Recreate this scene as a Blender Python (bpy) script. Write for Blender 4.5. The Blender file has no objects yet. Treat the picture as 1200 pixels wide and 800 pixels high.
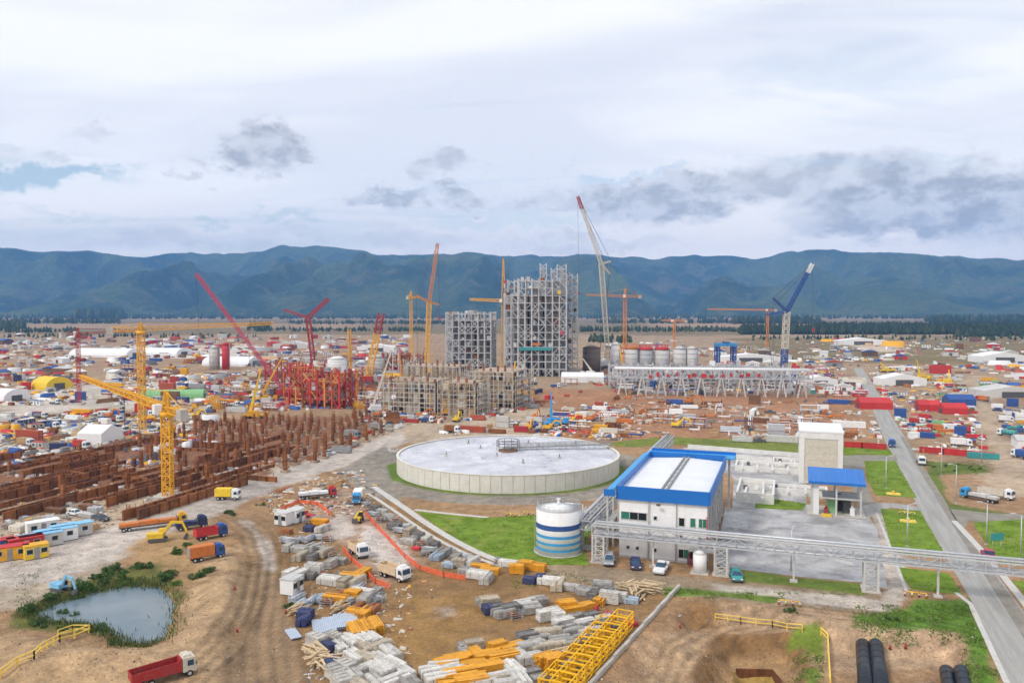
import bpy, math, random
import numpy as np
from mathutils import Vector, Matrix
random.seed(7)
rng = np.random.default_rng(7)
scene = bpy.context.scene
C = bpy.data.collections.new('site'); scene.collection.children.link(C)
rad = math.radians

# ------------------------------------------------------------------ camera
CAM_H, FPX, PITCH = 45.0, 933.0, math.atan(38/933)
cd = bpy.data.cameras.new('camera'); cam = bpy.data.objects.new('camera', cd); scene.collection.objects.link(cam)
cam.location = (0, 0, CAM_H); cam.rotation_euler = (math.pi/2 - PITCH, 0, 0)
cd.sensor_width = 36; cd.lens = 36*FPX/1200; cd.clip_end = 40000; cd.clip_start = 1
scene.camera = cam
def ray(px, py):
    a, b = px-600, 400-py
    return Vector((a, FPX*math.cos(PITCH)+b*math.sin(PITCH), -FPX*math.sin(PITCH)+b*math.cos(PITCH)))
def at(px, py, z=0.0):            # the ground point seen at a photo position
    r = ray(px, py); t = (z-CAM_H)/r.z
    return Vector((r.x*t, r.y*t, z))
def up(px, py, y):                # the point seen there at distance y
    r = ray(px, py); t = y/r.y
    return Vector((r.x*t, y, CAM_H+r.z*t))
GA = rad(-19.3)                   # the site's grid is turned by this
U = Vector((math.cos(GA), math.sin(GA), 0)); V = Vector((-math.sin(GA), math.cos(GA), 0))

# ------------------------------------------------------------------ sky and sun
SUN_EL, SUN_AZ = rad(45), rad(232)     # compass-like: 0 = +Y, clockwise; behind the camera, to the left
sun = bpy.data.lights.new('sun', 'SUN'); sun.energy = 1.5; sun.angle = rad(11); sun.color = (1.0, 0.94, 0.86)
so = bpy.data.objects.new('sun', sun); scene.collection.objects.link(so)
sd = Vector((math.sin(SUN_AZ)*math.cos(SUN_EL), math.cos(SUN_AZ)*math.cos(SUN_EL), math.sin(SUN_EL)))
so.rotation_euler = sd.to_track_quat('Z', 'Y').to_euler(); so.location = (-80, -120, 200)
vs = scene.view_settings
vs.view_transform = 'Standard'; vs.look = 'None'; vs.gamma = 1; vs.exposure = 0.52; vs.use_curve_mapping = False
try:
    scene.cycles.max_bounces = 5; scene.cycles.diffuse_bounces = 2; scene.cycles.volume_bounces = 1
    scene.cycles.use_denoising = True
    scene.cycles.use_adaptive_sampling = True; scene.cycles.adaptive_threshold = .03; scene.cycles.adaptive_min_samples = 8
except Exception: pass

world = bpy.data.worlds.new('World'); scene.world = world; world.use_nodes = True
nt = world.node_tree; nt.nodes.clear()
class NT:
    def __init__(s, tree): s.t = tree
    def n(s, typ, **kw):
        x = s.t.nodes.new(typ)
        for k, v in kw.items(): setattr(x, k, v)
        return x
    def l(s, a, b): s.t.links.new(a, b)
    def put(s, sock, v):
        if hasattr(v, 'links') or isinstance(v, bpy.types.NodeSocket): s.l(v, sock)
        else: sock.default_value = v
    def m(s, op, a, b=0.0, c=0.0, clamp=False):
        x = s.n('ShaderNodeMath', operation=op, use_clamp=clamp)
        s.put(x.inputs[0], a); s.put(x.inputs[1], b); s.put(x.inputs[2], c); return x.outputs[0]
    def vm(s, op, a, b=(0, 0, 0)):
        x = s.n('ShaderNodeVectorMath', operation=op); s.put(x.inputs[0], a); s.put(x.inputs[1], b)
        return x.outputs['Value'] if op in ('LENGTH', 'DOT_PRODUCT') else x.outputs[0]
    def noise(s, vec, scale, detail=5, rough=.55, dist=0, out='Fac', dim='3D'):
        x = s.n('ShaderNodeTexNoise'); x.noise_dimensions = dim; s.put(x.inputs['Vector'], vec) if vec is not None else None
        x.inputs['Scale'].default_value = scale; x.inputs['Detail'].default_value = detail
        x.inputs['Roughness'].default_value = rough; x.inputs['Distortion'].default_value = dist
        return x.outputs[out]
    def ramp(s, v, lo, hi, a=0.0, b=1.0, smooth=True):
        x = s.n('ShaderNodeMapRange'); x.interpolation_type = 'SMOOTHSTEP' if smooth else 'LINEAR'
        s.put(x.inputs[0], v); x.inputs[1].default_value = lo; x.inputs[2].default_value = hi
        x.inputs[3].default_value = a; x.inputs[4].default_value = b; return x.outputs[0]
    def mix(s, f, a, b, mode='MIX'):
        x = s.n('ShaderNodeMix', data_type='RGBA', blend_type=mode)
        s.put(x.inputs[0], f)
        for k, v in ((6, a), (7, b)):
            if isinstance(v, (tuple, list)): v = (*v[:3], 1)
            s.put(x.inputs[k], v)
        return x.outputs[2]
    def comb(s, x, y, z):
        k = s.n('ShaderNodeCombineXYZ'); s.put(k.inputs[0], x); s.put(k.inputs[1], y); s.put(k.inputs[2], z); return k.outputs[0]
def make_world():
    w = NT(nt)
    d = w.n('ShaderNodeTexCoord').outputs['Generated']
    sp = w.n('ShaderNodeSeparateXYZ'); w.l(d, sp.inputs[0])
    X, Y, Z = sp.outputs
    el = w.m('ARCSINE', Z); az = w.m('ARCTAN2', X, Y)
    ae = w.comb(az, el, 0.0)
    # high, thin, streaky sheet of cloud: a flat layer seen in perspective
    zz = w.m('ADD', w.m('MAXIMUM', Z, 0.0), 0.10)
    pl = w.comb(w.m('DIVIDE', X, zz), w.m('DIVIDE', Y, zz), 0.0)
    streak = w.noise(w.vm('MULTIPLY', pl, (0.55, 1.5, 1)), 0.9, 4, .6, .5, dim='2D')
    broad = w.noise(w.vm('ADD', w.vm('MULTIPLY', pl, (.35, .5, 1)), (3.1, 8.2, 0)), 0.8, 2, .5, 0, dim='2D')
    veil = w.ramp(w.m('ADD', w.m('MULTIPLY', streak, .6), w.m('MULTIPLY', broad, .5)), .40, .50)
    # distance from the low cumulus, with ragged edges
    big = w.noise(w.vm('MULTIPLY', ae, (1, 1.9, 1)), 11, 6, .66, 0, dim='2D')
    fine = w.noise(w.vm('ADD', w.vm('MULTIPLY', ae, (1, 1.7, 1)), (4.3, 7.7, 0)), 13, 6, .66, 0, dim='2D')
    wob = w.comb(w.m('MULTIPLY', w.m('SUBTRACT', big, .5), .16), w.m('MULTIPLY', w.m('SUBTRACT', fine, .5), .085), 0.0)
    aw = w.vm('ADD', ae, wob)
    def blob(px, py, rx, ry):
        r = ray(px, py).normalized()
        c = (math.atan2(r.x, r.y), math.asin(r.z), 0)
        q = w.vm('MULTIPLY', w.vm('SUBTRACT', aw, c), (FPX/rx, FPX/ry, 0))
        return w.m('SUBTRACT', 1.0, w.vm('LENGTH', q))
    def field(lst):
        out = None
        for px, py, rx, ry, k in lst:
            b = w.m('MULTIPLY', w.ramp(blob(px, py, rx, ry), -.10, .62), k)
            out = b if out is None else w.m('MAXIMUM', out, b)
        return out
    grey = field([(318, 168, 50, 27, .95), (282, 186, 42, 22, .9), (342, 180, 30, 16, .8), (440, 234, 42, 14, .75), (475, 230, 36, 14, .7), (550, 229, 52, 16, .8),
                  (517, 192, 46, 17, .62), (100, 157, 26, 10, .5), (20, 176, 30, 9, .35), (225, 211, 16, 6, .4), (720, 236, 86, 26, .85), (800, 228, 100, 30, .88),
                  (640, 240, 60, 13, .5), (950, 208, 125, 34, .75), (1080, 232, 165, 46, .95), (1200, 236, 135, 48, .95), (1040, 258, 125, 24, .85),
                  (200, 281, 130, 14, .35), (300, 277, 90, 12, .35), (480, 281, 120, 13, .3), (690, 285, 130, 12, .35)])
    # the same kind of cloud goes on around the rest of the sky
    gen = w.noise(w.vm('MULTIPLY', ae, (1, 2.4, 1)), 3.2, 5, .58, 0, dim='2D')
    beyond = w.ramp(w.m('ABSOLUTE', az), rad(36), rad(44))
    low = w.ramp(el, rad(26), rad(12))
    gen = w.m('MULTIPLY', w.m('MULTIPLY', w.ramp(gen, .50, .68), .7), w.m('MULTIPLY', beyond, low))
    grey = w.m('MAXIMUM', grey, gen)
    gaps = field([(40, 206, 95, 15, .85), (10, 198, 60, 10, .7), (255, 253, 26, 6, .5), (345, 254, 50, 7, .55), (560, 256, 90, 10, .42), (700, 208, 55, 8, .5), (620, 266, 80, 9, .4), (80, 250, 60, 6, .3), (780, 202, 40, 6, .4)])
    sheet = w.m('MULTIPLY', w.m('ADD', w.m('MULTIPLY', veil, .28), .72), w.m('SUBTRACT', 1.0, gaps))
    sheet = w.m('MAXIMUM', sheet, w.m('MULTIPLY', grey, 1.0), clamp=True)
    # colours of the cloud: white sheet, lilac-grey where the sheet is thick, grey cumulus with lighter heads
    thick = w.noise(w.vm('ADD', w.vm('MULTIPLY', pl, (.5, .9, 1)), (11, 2, 0)), .7, 4, .55, .4, dim='2D')
    lo = w.ramp(el, rad(1), rad(22))
    white = w.mix(w.m('MULTIPLY', w.ramp(thick, .40, .66), w.m('ADD', .45, w.m('MULTIPLY', lo, .55))), (.79, .785, .785), (.60, .62, .685))
    white = w.mix(w.ramp(el, rad(3), rad(9)), w.mix(1.0, white, (1.20, 1.10, 1.0), 'MULTIPLY'), white)
    inner = w.noise(w.vm('MULTIPLY', ae, (1, 1.8, 1)), 22, 5, .6, 0, dim='2D')
    gcol = w.mix(w.ramp(inner, .36, .66), (.33, .34, .375), (.56, .57, .60))
    ccol = w.mix(grey, white, gcol)
    sky = w.n('ShaderNodeTexSky', sky_type='NISHITA'); sky.sun_disc = False
    sky.sun_elevation = SUN_EL; sky.sun_rotation = SUN_AZ; sky.air_density = 1.2; sky.dust_density = .6
    b1 = w.n('ShaderNodeBackground'); w.l(sky.outputs[0], b1.inputs[0]); b1.inputs[1].default_value = .10
    b2 = w.n('ShaderNodeBackground'); w.l(ccol, b2.inputs[0]); b2.inputs[1].default_value = 1.0
    mx = w.n('ShaderNodeMixShader'); w.l(sheet, mx.inputs[0]); w.l(b1.outputs[0], mx.inputs[1]); w.l(b2.outputs[0], mx.inputs[2])
    o = w.n('ShaderNodeOutputWorld'); w.l(mx.outputs[0], o.inputs[0])
world.cycles.sampling_method = 'NONE'
make_world()

# ------------------------------------------------------------------ materials
MATS = {}
def M(key, rgb=None, rough=.65, metal=0.0, var=.12, scale=1.2, bump=0.0, bscale=8, grime=.0, spec=.4):
    """paint, steel, concrete ...: one colour broken up by noise, a little different on each object"""
    if key in MATS: return MATS[key]
    m = bpy.data.materials.new(key); m.use_nodes = True; t = NT(m.node_tree)
    b = m.node_tree.nodes['Principled BSDF']
    geo = t.n('ShaderNodeNewGeometry').outputs['Position']
    info = t.n('ShaderNodeObjectInfo').outputs['Random']
    nz = t.noise(geo, scale, 4, .6)
    f = t.m('ADD', t.ramp(nz, .25, .75, 1-var, 1+var, False), t.m('MULTIPLY', t.m('SUBTRACT', info, .5), var*1.2))
    col = t.vm('MULTIPLY', (*rgb[:3],), t.comb(f, f, f))
    if grime:
        g = t.noise(geo, scale*2.3, 6, .65)
        col = t.mix(t.m('MULTIPLY', t.ramp(g, .42, .70), grime), col, (.22, .165, .11))
    t.l(col, b.inputs['Base Color'])
    b.inputs['Roughness'].default_value = rough; b.inputs['Metallic'].default_value = metal
    b.inputs['Specular IOR Level'].default_value = spec
    if bump:
        bp = t.n('ShaderNodeBump'); bp.inputs['Strength'].default_value = bump; bp.inputs['Distance'].default_value = .05
        t.l(t.noise(geo, bscale, 4), bp.inputs['Height']); t.l(bp.outputs[0], b.inputs['Normal'])
    MATS[key] = m; return m
for k, c, kw in [
    ('white', (.80, .80, .79), dict(grime=.07, var=.06)), ('cream', (.62, .57, .47), dict(grime=.25)), ('pale_grey', (.56, .55, .53), dict(grime=.15, var=.15)),
    ('grey', (.30, .30, .30), dict(var=.2, grime=.3)), ('dark_grey', (.10, .10, .105), dict(var=.2)), ('black', (.018, .018, .02), dict(rough=.5)),
    ('steel', (.42, .43, .44), dict(rough=.5, var=.2, grime=.15)), ('galvanised', (.55, .57, .60), dict(rough=.42, metal=.35, var=.12)),
    ('silver_sheet', (.50, .57, .66), dict(rough=.38, metal=.3, var=.1)),
    ('concrete', (.50, .47, .42), dict(var=.2, scale=.6, grime=.25, bump=.3)), ('concrete_white', (.75, .735, .70), dict(var=.10, scale=.5, grime=.10, bump=.2)),
    ('concrete_raw', (.38, .285, .20), dict(var=.35, scale=.5, grime=.35)),
    ('red', (.40, .025, .028), dict(grime=.30, var=.16)), ('bright_red', (.56, .03, .035), dict(grime=.30, var=.16)), ('brick_red', (.42, .08, .04), dict(grime=.2)), ('pink_red', (.48, .06, .11), dict(grime=.15)),
    ('orange', (.62, .18, .03), dict(grime=.30, var=.16)), ('crane_orange', (.72, .27, .05), dict(grime=.30, var=.16)), ('yellow', (.80, .40, .015), dict(grime=.30, var=.16)), ('crane_yellow', (.80, .42, .04), dict(grime=.30, var=.16)),
    ('bright_yellow', (.80, .54, .03), dict(grime=.30, var=.16)), ('beam_yellow', (.74, .34, .02), dict(var=.22, grime=.2)), ('rail_yellow', (.82, .58, .10), {}),
    ('blue', (.02, .09, .33), dict(grime=.30, var=.16)), ('roof_blue', (.012, .155, .52), dict(rough=.45, var=.06, scale=.4)), ('light_blue', (.05, .33, .66), dict(rough=.5, grime=.12)),
    ('sky_blue', (.22, .50, .72), dict(rough=.5)), ('navy', (.02, .035, .12), dict(grime=.3)), ('teal', (.05, .30, .30), {}), ('green', (.05, .28, .09), {}), ('light_green', (.25, .50, .22), {}),
    ('rust', (.27, .098, .034), dict(var=.45, scale=.8, rough=.85, grime=.1)), ('dark_rust', (.15, .06, .026), dict(var=.4, scale=.8, rough=.9)), ('brown', (.20, .10, .05), dict(var=.3)),
    ('timber', (.50, .33, .17), dict(var=.3, scale=3, rough=.8)), ('pale_timber', (.62, .47, .29), dict(var=.25, scale=3, rough=.8)), ('tarp', (.66, .52, .34), dict(var=.15)),
    ('tyre', (.02, .02, .02), dict(rough=.85)), ('rubber', (.03, .03, .03), dict(rough=.8)), ('lamp', (.8, .8, .75), dict(rough=.2)), ('tail', (.5, .01, .01), dict(rough=.3)),
    ('yellow_paint', (.86, .48, .01), dict(var=.08)), ('silver', (.45, .47, .49), dict(rough=.3, metal=.5)), ('netting', (.85, .13, .05), dict(var=.2)), ('asphalt_dark', (.06, .06, .06), {}), ('liner', (.035, .05, .075), dict(rough=.35)),
    ('duct', (.36, .33, .29), dict(var=.25, grime=.3)), ('silo_brown', (.16, .12, .09), dict(var=.2)),
]: M(k, c, **kw)
def glass(key, rgb, rough=.08):
    m = bpy.data.materials.new(key); m.use_nodes = True; b = m.node_tree.nodes['Principled BSDF']; t = NT(m.node_tree)
    c = t.mix(t.noise(t.n('ShaderNodeNewGeometry').outputs['Position'], 1.5, 3), tuple(x*.7 for x in rgb), tuple(x*1.3 for x in rgb))
    t.l(c, b.inputs['Base Color']); b.inputs['Roughness'].default_value = rough; b.inputs['IOR'].default_value = 1.5
    MATS[key] = m
glass('glass', (.02, .025, .03)); glass('green_glass', (.03, .20, .13), .15); glass('dark_glass', (.012, .02, .02), .12); glass('blue_glass', (.03, .07, .12))

# ------------------------------------------------------------------ meshes
class MB:
    def __init__(s): s.v = []; s.f = []; s.mk = []; s.sm = []; s.cur = 'grey'
    def _add(s, vs, fs, mat=None, smooth=False):
        o = len(s.v); s.v.extend(vs); m = mat or s.cur
        for f in fs: s.f.append(tuple(i+o for i in f)); s.mk.append(m); s.sm.append(smooth)
        return s
    def box(s, x, y, z, sx, sy, sz, mat=None, rz=0, taper=(1, 1), rx=0):
        """centre x,y, BOTTOM z, sizes"""
        hx, hy = sx/2, sy/2; tx, ty = taper
        p = [(-hx, -hy, 0), (hx, -hy, 0), (hx, hy, 0), (-hx, hy, 0), (-hx*tx, -hy*ty, sz), (hx*tx, -hy*ty, sz), (hx*tx, hy*ty, sz), (-hx*tx, hy*ty, sz)]
        if rx: p = [(a, b*math.cos(rx)-c*math.sin(rx), b*math.sin(rx)+c*math.cos(rx)) for a, b, c in p]
        if rz: c, q = math.cos(rz), math.sin(rz); p = [(a*c-b*q, a*q+b*c, d) for a, b, d in p]
        return s._add([(a+x, b+y, c+z) for a, b, c in p], [(3, 2, 1, 0), (4, 5, 6, 7), (0, 1, 5, 4), (1, 2, 6, 5), (2, 3, 7, 6), (3, 0, 4, 7)], mat)
    def bar(s, p0, p1, w, mat=None, h=None):
        p0, p1 = Vector(p0), Vector(p1); d = p1-p0
        if d.length < 1e-6: return s
        d.normalize(); a = d.cross(Vector((0, 0, 1)))
        a = Vector((1, 0, 0)) if a.length < 1e-4 else a.normalized()
        b = a.cross(d).normalized(); a = a*(w/2); b = b*((h or w)/2)
        vs = [p+q for p in (p0, p1) for q in (-a-b, a-b, a+b, -a+b)]
        return s._add([tuple(v) for v in vs], [(0, 1, 2, 3), (7, 6, 5, 4), (4, 5, 1, 0), (5, 6, 2, 1), (6, 7, 3, 2), (7, 4, 0, 3)], mat)
    def cyl(s, p0, p1, r, n=10, mat=None, r2=None, smooth=True):
        p0, p1 = Vector(p0), Vector(p1); d = (p1-p0).normalized(); r2 = r if r2 is None else r2
        a = d.cross(Vector((0, 0, 1))); a = Vector((1, 0, 0)) if a.length < 1e-4 else a.normalized(); b = d.cross(a)
        vs = []
        for p, q in ((p0, r), (p1, r2)):
            for i in range(n):
                t = 2*math.pi*i/n; vs.append(tuple(p+a*(q*math.cos(t))+b*(q*math.sin(t))))
        s._add(vs, [(i, (i+1) % n, n+(i+1) % n, n+i) for i in range(n)], mat, smooth)
        o = len(s.v)-2*n
        for f in (tuple(o+i for i in range(n))[::-1], tuple(o+n+i for i in range(n))):
            s.f.append(f); s.mk.append(mat or s.cur); s.sm.append(False)
        return s
    def prism(s, prof, y0, y1, mat=None, inset=0):
        """outline in x,z run along y"""
        n = len(prof); vs = [(x, y0, z) for x, z in prof]+[(x, y1, z) for x, z in prof]
        return s._add(vs, [tuple(range(n)), tuple(range(2*n-1, n-1, -1))]+[(i+n, (i+1) % n+n, (i+1) % n, i) for i in range(n)], mat)
    def poly(s, pts, mat=None): return s._add([tuple(p) for p in pts], [tuple(range(len(pts)))], mat)
    def lattice(s, p0, p1, w0, w1=None, n=8, t=.12, mat=None, dt=None):
        p0, p1 = Vector(p0), Vector(p1); w1 = w0 if w1 is None else w1; dt = dt or t*.7
        d = (p1-p0).normalized(); a = d.cross(Vector((0, 0, 1))); a = Vector((1, 0, 0)) if a.length < 1e-3 else a.normalized(); b = a.cross(d).normalized()
        def c(i, k):
            f = i/n; p = p0.lerp(p1, f); w = (w0+(w1-w0)*f)/2; q = ((-1, -1), (1, -1), (1, 1), (-1, 1))[k % 4]
            return p+a*(w*q[0])+b*(w*q[1])
        for k in range(4):
            s.bar(c(0, k), c(n, k), t, mat)
            for i in range(n):
                s.bar(c(i, k), c(i+1, k+1), dt, mat) if i % 2 else s.bar(c(i, k+1), c(i+1, k), dt, mat)
                s.bar(c(i, k), c(i, k+1), dt, mat)
        return s
    def mesh(s, name):
        me = bpy.data.meshes.new(name); me.from_pydata(s.v, [], s.f)
        keys = list(dict.fromkeys(s.mk))
        for k in keys: me.materials.append(MATS[k])
        me.polygons.foreach_set('material_index', [keys.index(k) for k in s.mk])
        me.polygons.foreach_set('use_smooth', s.sm); me.update(); return me
def tag(o, label=None, cat=None, group=None, kind=None):
    for k, v in (('label', label), ('category', cat), ('group', group), ('kind', kind)):
        if v: o[k] = v
    return o
def link(name, data, parent=None, loc=(0, 0, 0), rot=(0, 0, 0), sc=None):
    o = bpy.data.objects.new(name, data); C.objects.link(o); o.location = loc; o.rotation_euler = rot
    if sc: o.scale = sc
    if parent: o.parent = parent
    return o
class T:
    """a thing's recipe: parts and sub-parts with their meshes, spawned as often as the photo shows the thing"""
    def __init__(s): s.p = []
    def add(s, name, mb, parent=-1, loc=(0, 0, 0), rot=(0, 0, 0)):
        me = mb.mesh(name) if isinstance(mb, MB) else mb
        s.p.append((name, me, parent, loc, rot)); return len(s.p)-1
    def joined(s):                # the same shape as one mesh, for things too far off to show parts
        if hasattr(s, 'j'): return s.j
        v = []; f = []; mi = []; mats = []; mat4 = []
        for name, me, par, loc, rot in s.p:
            from mathutils import Euler
            m = Matrix.Translation(loc) @ Euler(rot).to_matrix().to_4x4()
            if par >= 0: m = mat4[par] @ m
            mat4.append(m); o = len(v); v += [tuple(m @ x.co) for x in me.vertices]
            for p in me.polygons:
                f.append([i+o for i in p.vertices]); mm = me.materials[p.material_index]
                if mm not in mats: mats.append(mm)
                mi.append(mats.index(mm))
        me = bpy.data.meshes.new('whole'); me.from_pydata(v, [], f)
        for m in mats: me.materials.append(m)
        me.polygons.foreach_set('material_index', mi); me.update(); s.j = me; return me
THINGS = []
def spawn(t, name, label, cat, loc, rz=0, group=None, sc=None, whole=False, tilt=0):
    if isinstance(sc, (int, float)): sc = (sc, sc, sc)
    if whole or len(t.p) == 1:
        r = link(name, t.joined() if whole else t.p[0][1], None, loc, (tilt, 0, rz), sc)
    else:
        r = link(name, None, None, loc, (tilt, 0, rz), sc); r.empty_display_size = .5
        made = []
        for pn, me, par, l, ro in t.p: made.append(link(pn, me, r if par < 0 else made[par], l, ro))
    tag(r, label, cat, group, 'thing'); THINGS.append(r); return r
def structure(name, mb, loc=(0, 0, 0)):
    o = link(name, mb.mesh(name) if isinstance(mb, MB) else mb, None, loc); o['kind'] = 'structure'; return o
# ------------------------------------------------------------------ noise and polygons in numpy
def vnoise(x, y, seed=0):
    xi, yi = np.floor(x).astype(np.int64), np.floor(y).astype(np.int64); xf, yf = x-xi, y-yi
    def h(a, b):
        n = (a*374761393+b*668265263+seed*974634777) & 0x7fffffff
        n = ((n ^ (n >> 13))*1274126177) & 0x7fffffff
        return ((n ^ (n >> 16)) & 0xffff)/65535.0
    u, v = xf*xf*(3-2*xf), yf*yf*(3-2*yf)
    return (h(xi, yi)*(1-u)+h(xi+1, yi)*u)*(1-v)+(h(xi, yi+1)*(1-u)+h(xi+1, yi+1)*u)*v
def fbm(x, y, seed=0, o=4, g=.5):
    s = 0; a = 1; t = 0
    for i in range(o): s = s+a*vnoise(x*2**i, y*2**i, seed+i); t += a; a *= g
    return s/t
def sstep(a, b, x): t = np.clip((x-a)/(b-a), 0, 1); return t*t*(3-2*t)
def Wz(z, *pts): return [tuple(at(*p, z)[:2]) for p in pts]
def W(*pts): return [tuple(at(*p)[:2]) for p in pts]           # photo outline -> outline on the ground
def sdf(poly, x, y):              # signed distance, > 0 inside
    d = np.full(x.shape, 1e12); ins = np.zeros(x.shape, bool); n = len(poly)
    for i in range(n):
        (ax, ay), (bx, by) = poly[i], poly[(i+1) % n]
        ex, ey = bx-ax, by-ay; wx, wy = x-ax, y-ay
        t = np.clip((wx*ex+wy*ey)/(ex*ex+ey*ey+1e-12), 0, 1)
        d = np.minimum(d, (wx-ex*t)**2+(wy-ey*t)**2)
        c = (ay > y) != (by > y)
        with np.errstate(divide='ignore', invalid='ignore'): ins ^= c & (x < (bx-ax)*(y-ay)/(by-ay+1e-30)+ax)
    d = np.sqrt(d); return np.where(ins, d, -d)
def pdist(path, x, y):            # distance from a polyline
    d = np.full(x.shape, 1e12)
    for (ax, ay), (bx, by) in zip(path, path[1:]):
        ex, ey = bx-ax, by-ay; t = np.clip(((x-ax)*ex+(y-ay)*ey)/(ex*ex+ey*ey+1e-12), 0, 1)
        d = np.minimum(d, (x-ax-ex*t)**2+(y-ay-ey*t)**2)
    return np.sqrt(d)

POND = W((38, 716), (70, 702), (110, 690), (150, 682), (188, 684), (203, 700), (199, 722), (190, 742), (168, 751), (142, 750), (128, 738), (100, 728), (62, 726))
_c = np.mean(POND, axis=0); POND = [tuple(_c+(np.array(p)-_c)*np.array((1.10, 1.06))) for p in POND]
PAD = W((800, 706), (860, 704), (930, 716), (1000, 736), (1130, 742), (1142, 765), (1150, 810), (1160, 1200), (600, 1200), (690, 830), (745, 752))
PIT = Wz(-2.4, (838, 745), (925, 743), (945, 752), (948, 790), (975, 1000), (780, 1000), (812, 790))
SUMP = Wz(-5.2, (862, 786), (905, 787), (916, 800), (925, 900), (850, 900))
LEFT_DIRT = W((250, 612), (290, 612), (318, 640), (330, 700), (345, 760), (380, 805), (420, 1000), (-300, 1000), (-80, 745), (30, 735), (130, 755), (195, 752), (210, 700), (225, 665))
HAUL = [tuple(at(*p)[:2]) for p in ((330, 900), (312, 800), (308, 740), (318, 690), (322, 650), (310, 622), (285, 605), (255, 597))]
MOUNDS = [(at(235, 690), 6, 5, 1.2), (at(262, 700), 4, 6, 1.0), (at(60, 760), 7, 4, 1.5), (at(130, 782), 9, 3, 1.6), (at(215, 745), 5, 6, 1.3), (at(20, 790), 8, 3, 1.5), (at(350, 770), 2.5, 6, .8),
          (at(780, 735), 5, 5, 1.2), (at(800, 765), 3, 6, 1.0), (at(735, 790), 4, 6, 1.6), (at(990, 728), 8, 2, .8), (at(840, 702), 8, 2, .7), (at(255, 665), 5, 4, .8)]
def height(x, y):
    x, y = np.asarray(x, float), np.asarray(y, float); h = np.zeros(x.shape)
    near = y < 175
    if not near.any(): return h
    X, Y = x[near], y[near]; z = np.zeros(X.shape)
    z -= 2.2*sstep(-2.0, 5, sdf(POND, X, Y)+.8*(fbm(X*.4, Y*.4, 3)-.5))
    pd = sdf(PAD, X, Y)+2.2*(fbm(X*.25, Y*.25, 5)-.5)
    z -= 2.4*sstep(0, 3.6, pd)
    z -= 2.9*sstep(0, 3.4, sdf(PIT, X, Y)+1.0*(fbm(X*.4, Y*.4, 9)-.5))
    z -= 1.3*sstep(-.2, .35, sdf(SUMP, X, Y))
    ld = sstep(0, 7, sdf(LEFT_DIRT, X, Y))*sstep(-1, 4, -sdf(POND, X, Y)); hd = pdist(HAUL, X, Y)
    flat = sstep(3.2, 7, hd)
    dirt = np.maximum(ld, sstep(0, 4, pd))
    for c, rx, ry, a in MOUNDS:
        q = np.exp(-(((X-c.x)/rx)**2+((Y-c.y)/ry)**2)); z += a*q*(.55+.9*fbm(X*.35, Y*.35, 21))*dirt*flat
    z += dirt*(.25+.75*flat)*(.75*(fbm(X*.16, Y*.16, 11, 5)-.42)+.35*(np.abs(fbm(X*.5, Y*.5, 31)-.5)))
    z -= .75*ld*sstep(7, 2.5, hd)
    for k in (.9, 2.4):          # wheel ruts
        sx = fbm(X*.08, Y*.08, 41)*1.2
        z -= .20*ld*np.exp(-((hd-abs(k)-.3*sx)/.55)**2)
    rut = (X*V.x+Y*V.y)
    z += .10*sstep(1, 4, pd)*np.sin((X*.86-Y*.5)*1.7+4*fbm(X*.1, Y*.1, 51))*sstep(.52, .62, fbm(X*.09, Y*.09, 61))
    h[near] = z; return h
GXS, GYS = np.arange(-130, 131, .5), np.arange(60, 176, .5)
GZ = height(*np.meshgrid(GXS, GYS))
def gz(x, y):
    i, j = (x+130)*2, (y-60)*2
    if not (0 <= i < len(GXS)-1 and 0 <= j < len(GYS)-1): return 0.0
    a, b = int(i), int(j); u, v = i-a, j-b
    return float((GZ[b, a]*(1-u)+GZ[b, a+1]*u)*(1-v)+(GZ[b+1, a]*(1-u)+GZ[b+1, a+1]*u)*v)
gz_fast = gz
def on(px, py):                   # like at(), on the real relief
    lo, hi = 4.0, None; z = 4.0
    while z > -9:                     # walk down the line of sight until it meets the soil
        p = at(px, py, z)
        if gz(p.x, p.y) >= z: hi = z; break
        lo = z; z -= .25
    if hi is None: return at(px, py)
    for _ in range(6):
        m = (lo+hi)/2; p = at(px, py, m)
        if gz(p.x, p.y) >= m: hi = m
        else: lo = m
    p.z = gz(p.x, p.y); return p
# tank footprint is needed by the ground
TANK = Vector((-1.1, 223.7, 0)); TANK_R = 31.2; TANK_H = 4.4
def ring(c, r, n=64): return [(c.x+r*math.cos(2*math.pi*i/n), c.y+r*math.sin(2*math.pi*i/n)) for i in range(n)]

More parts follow.
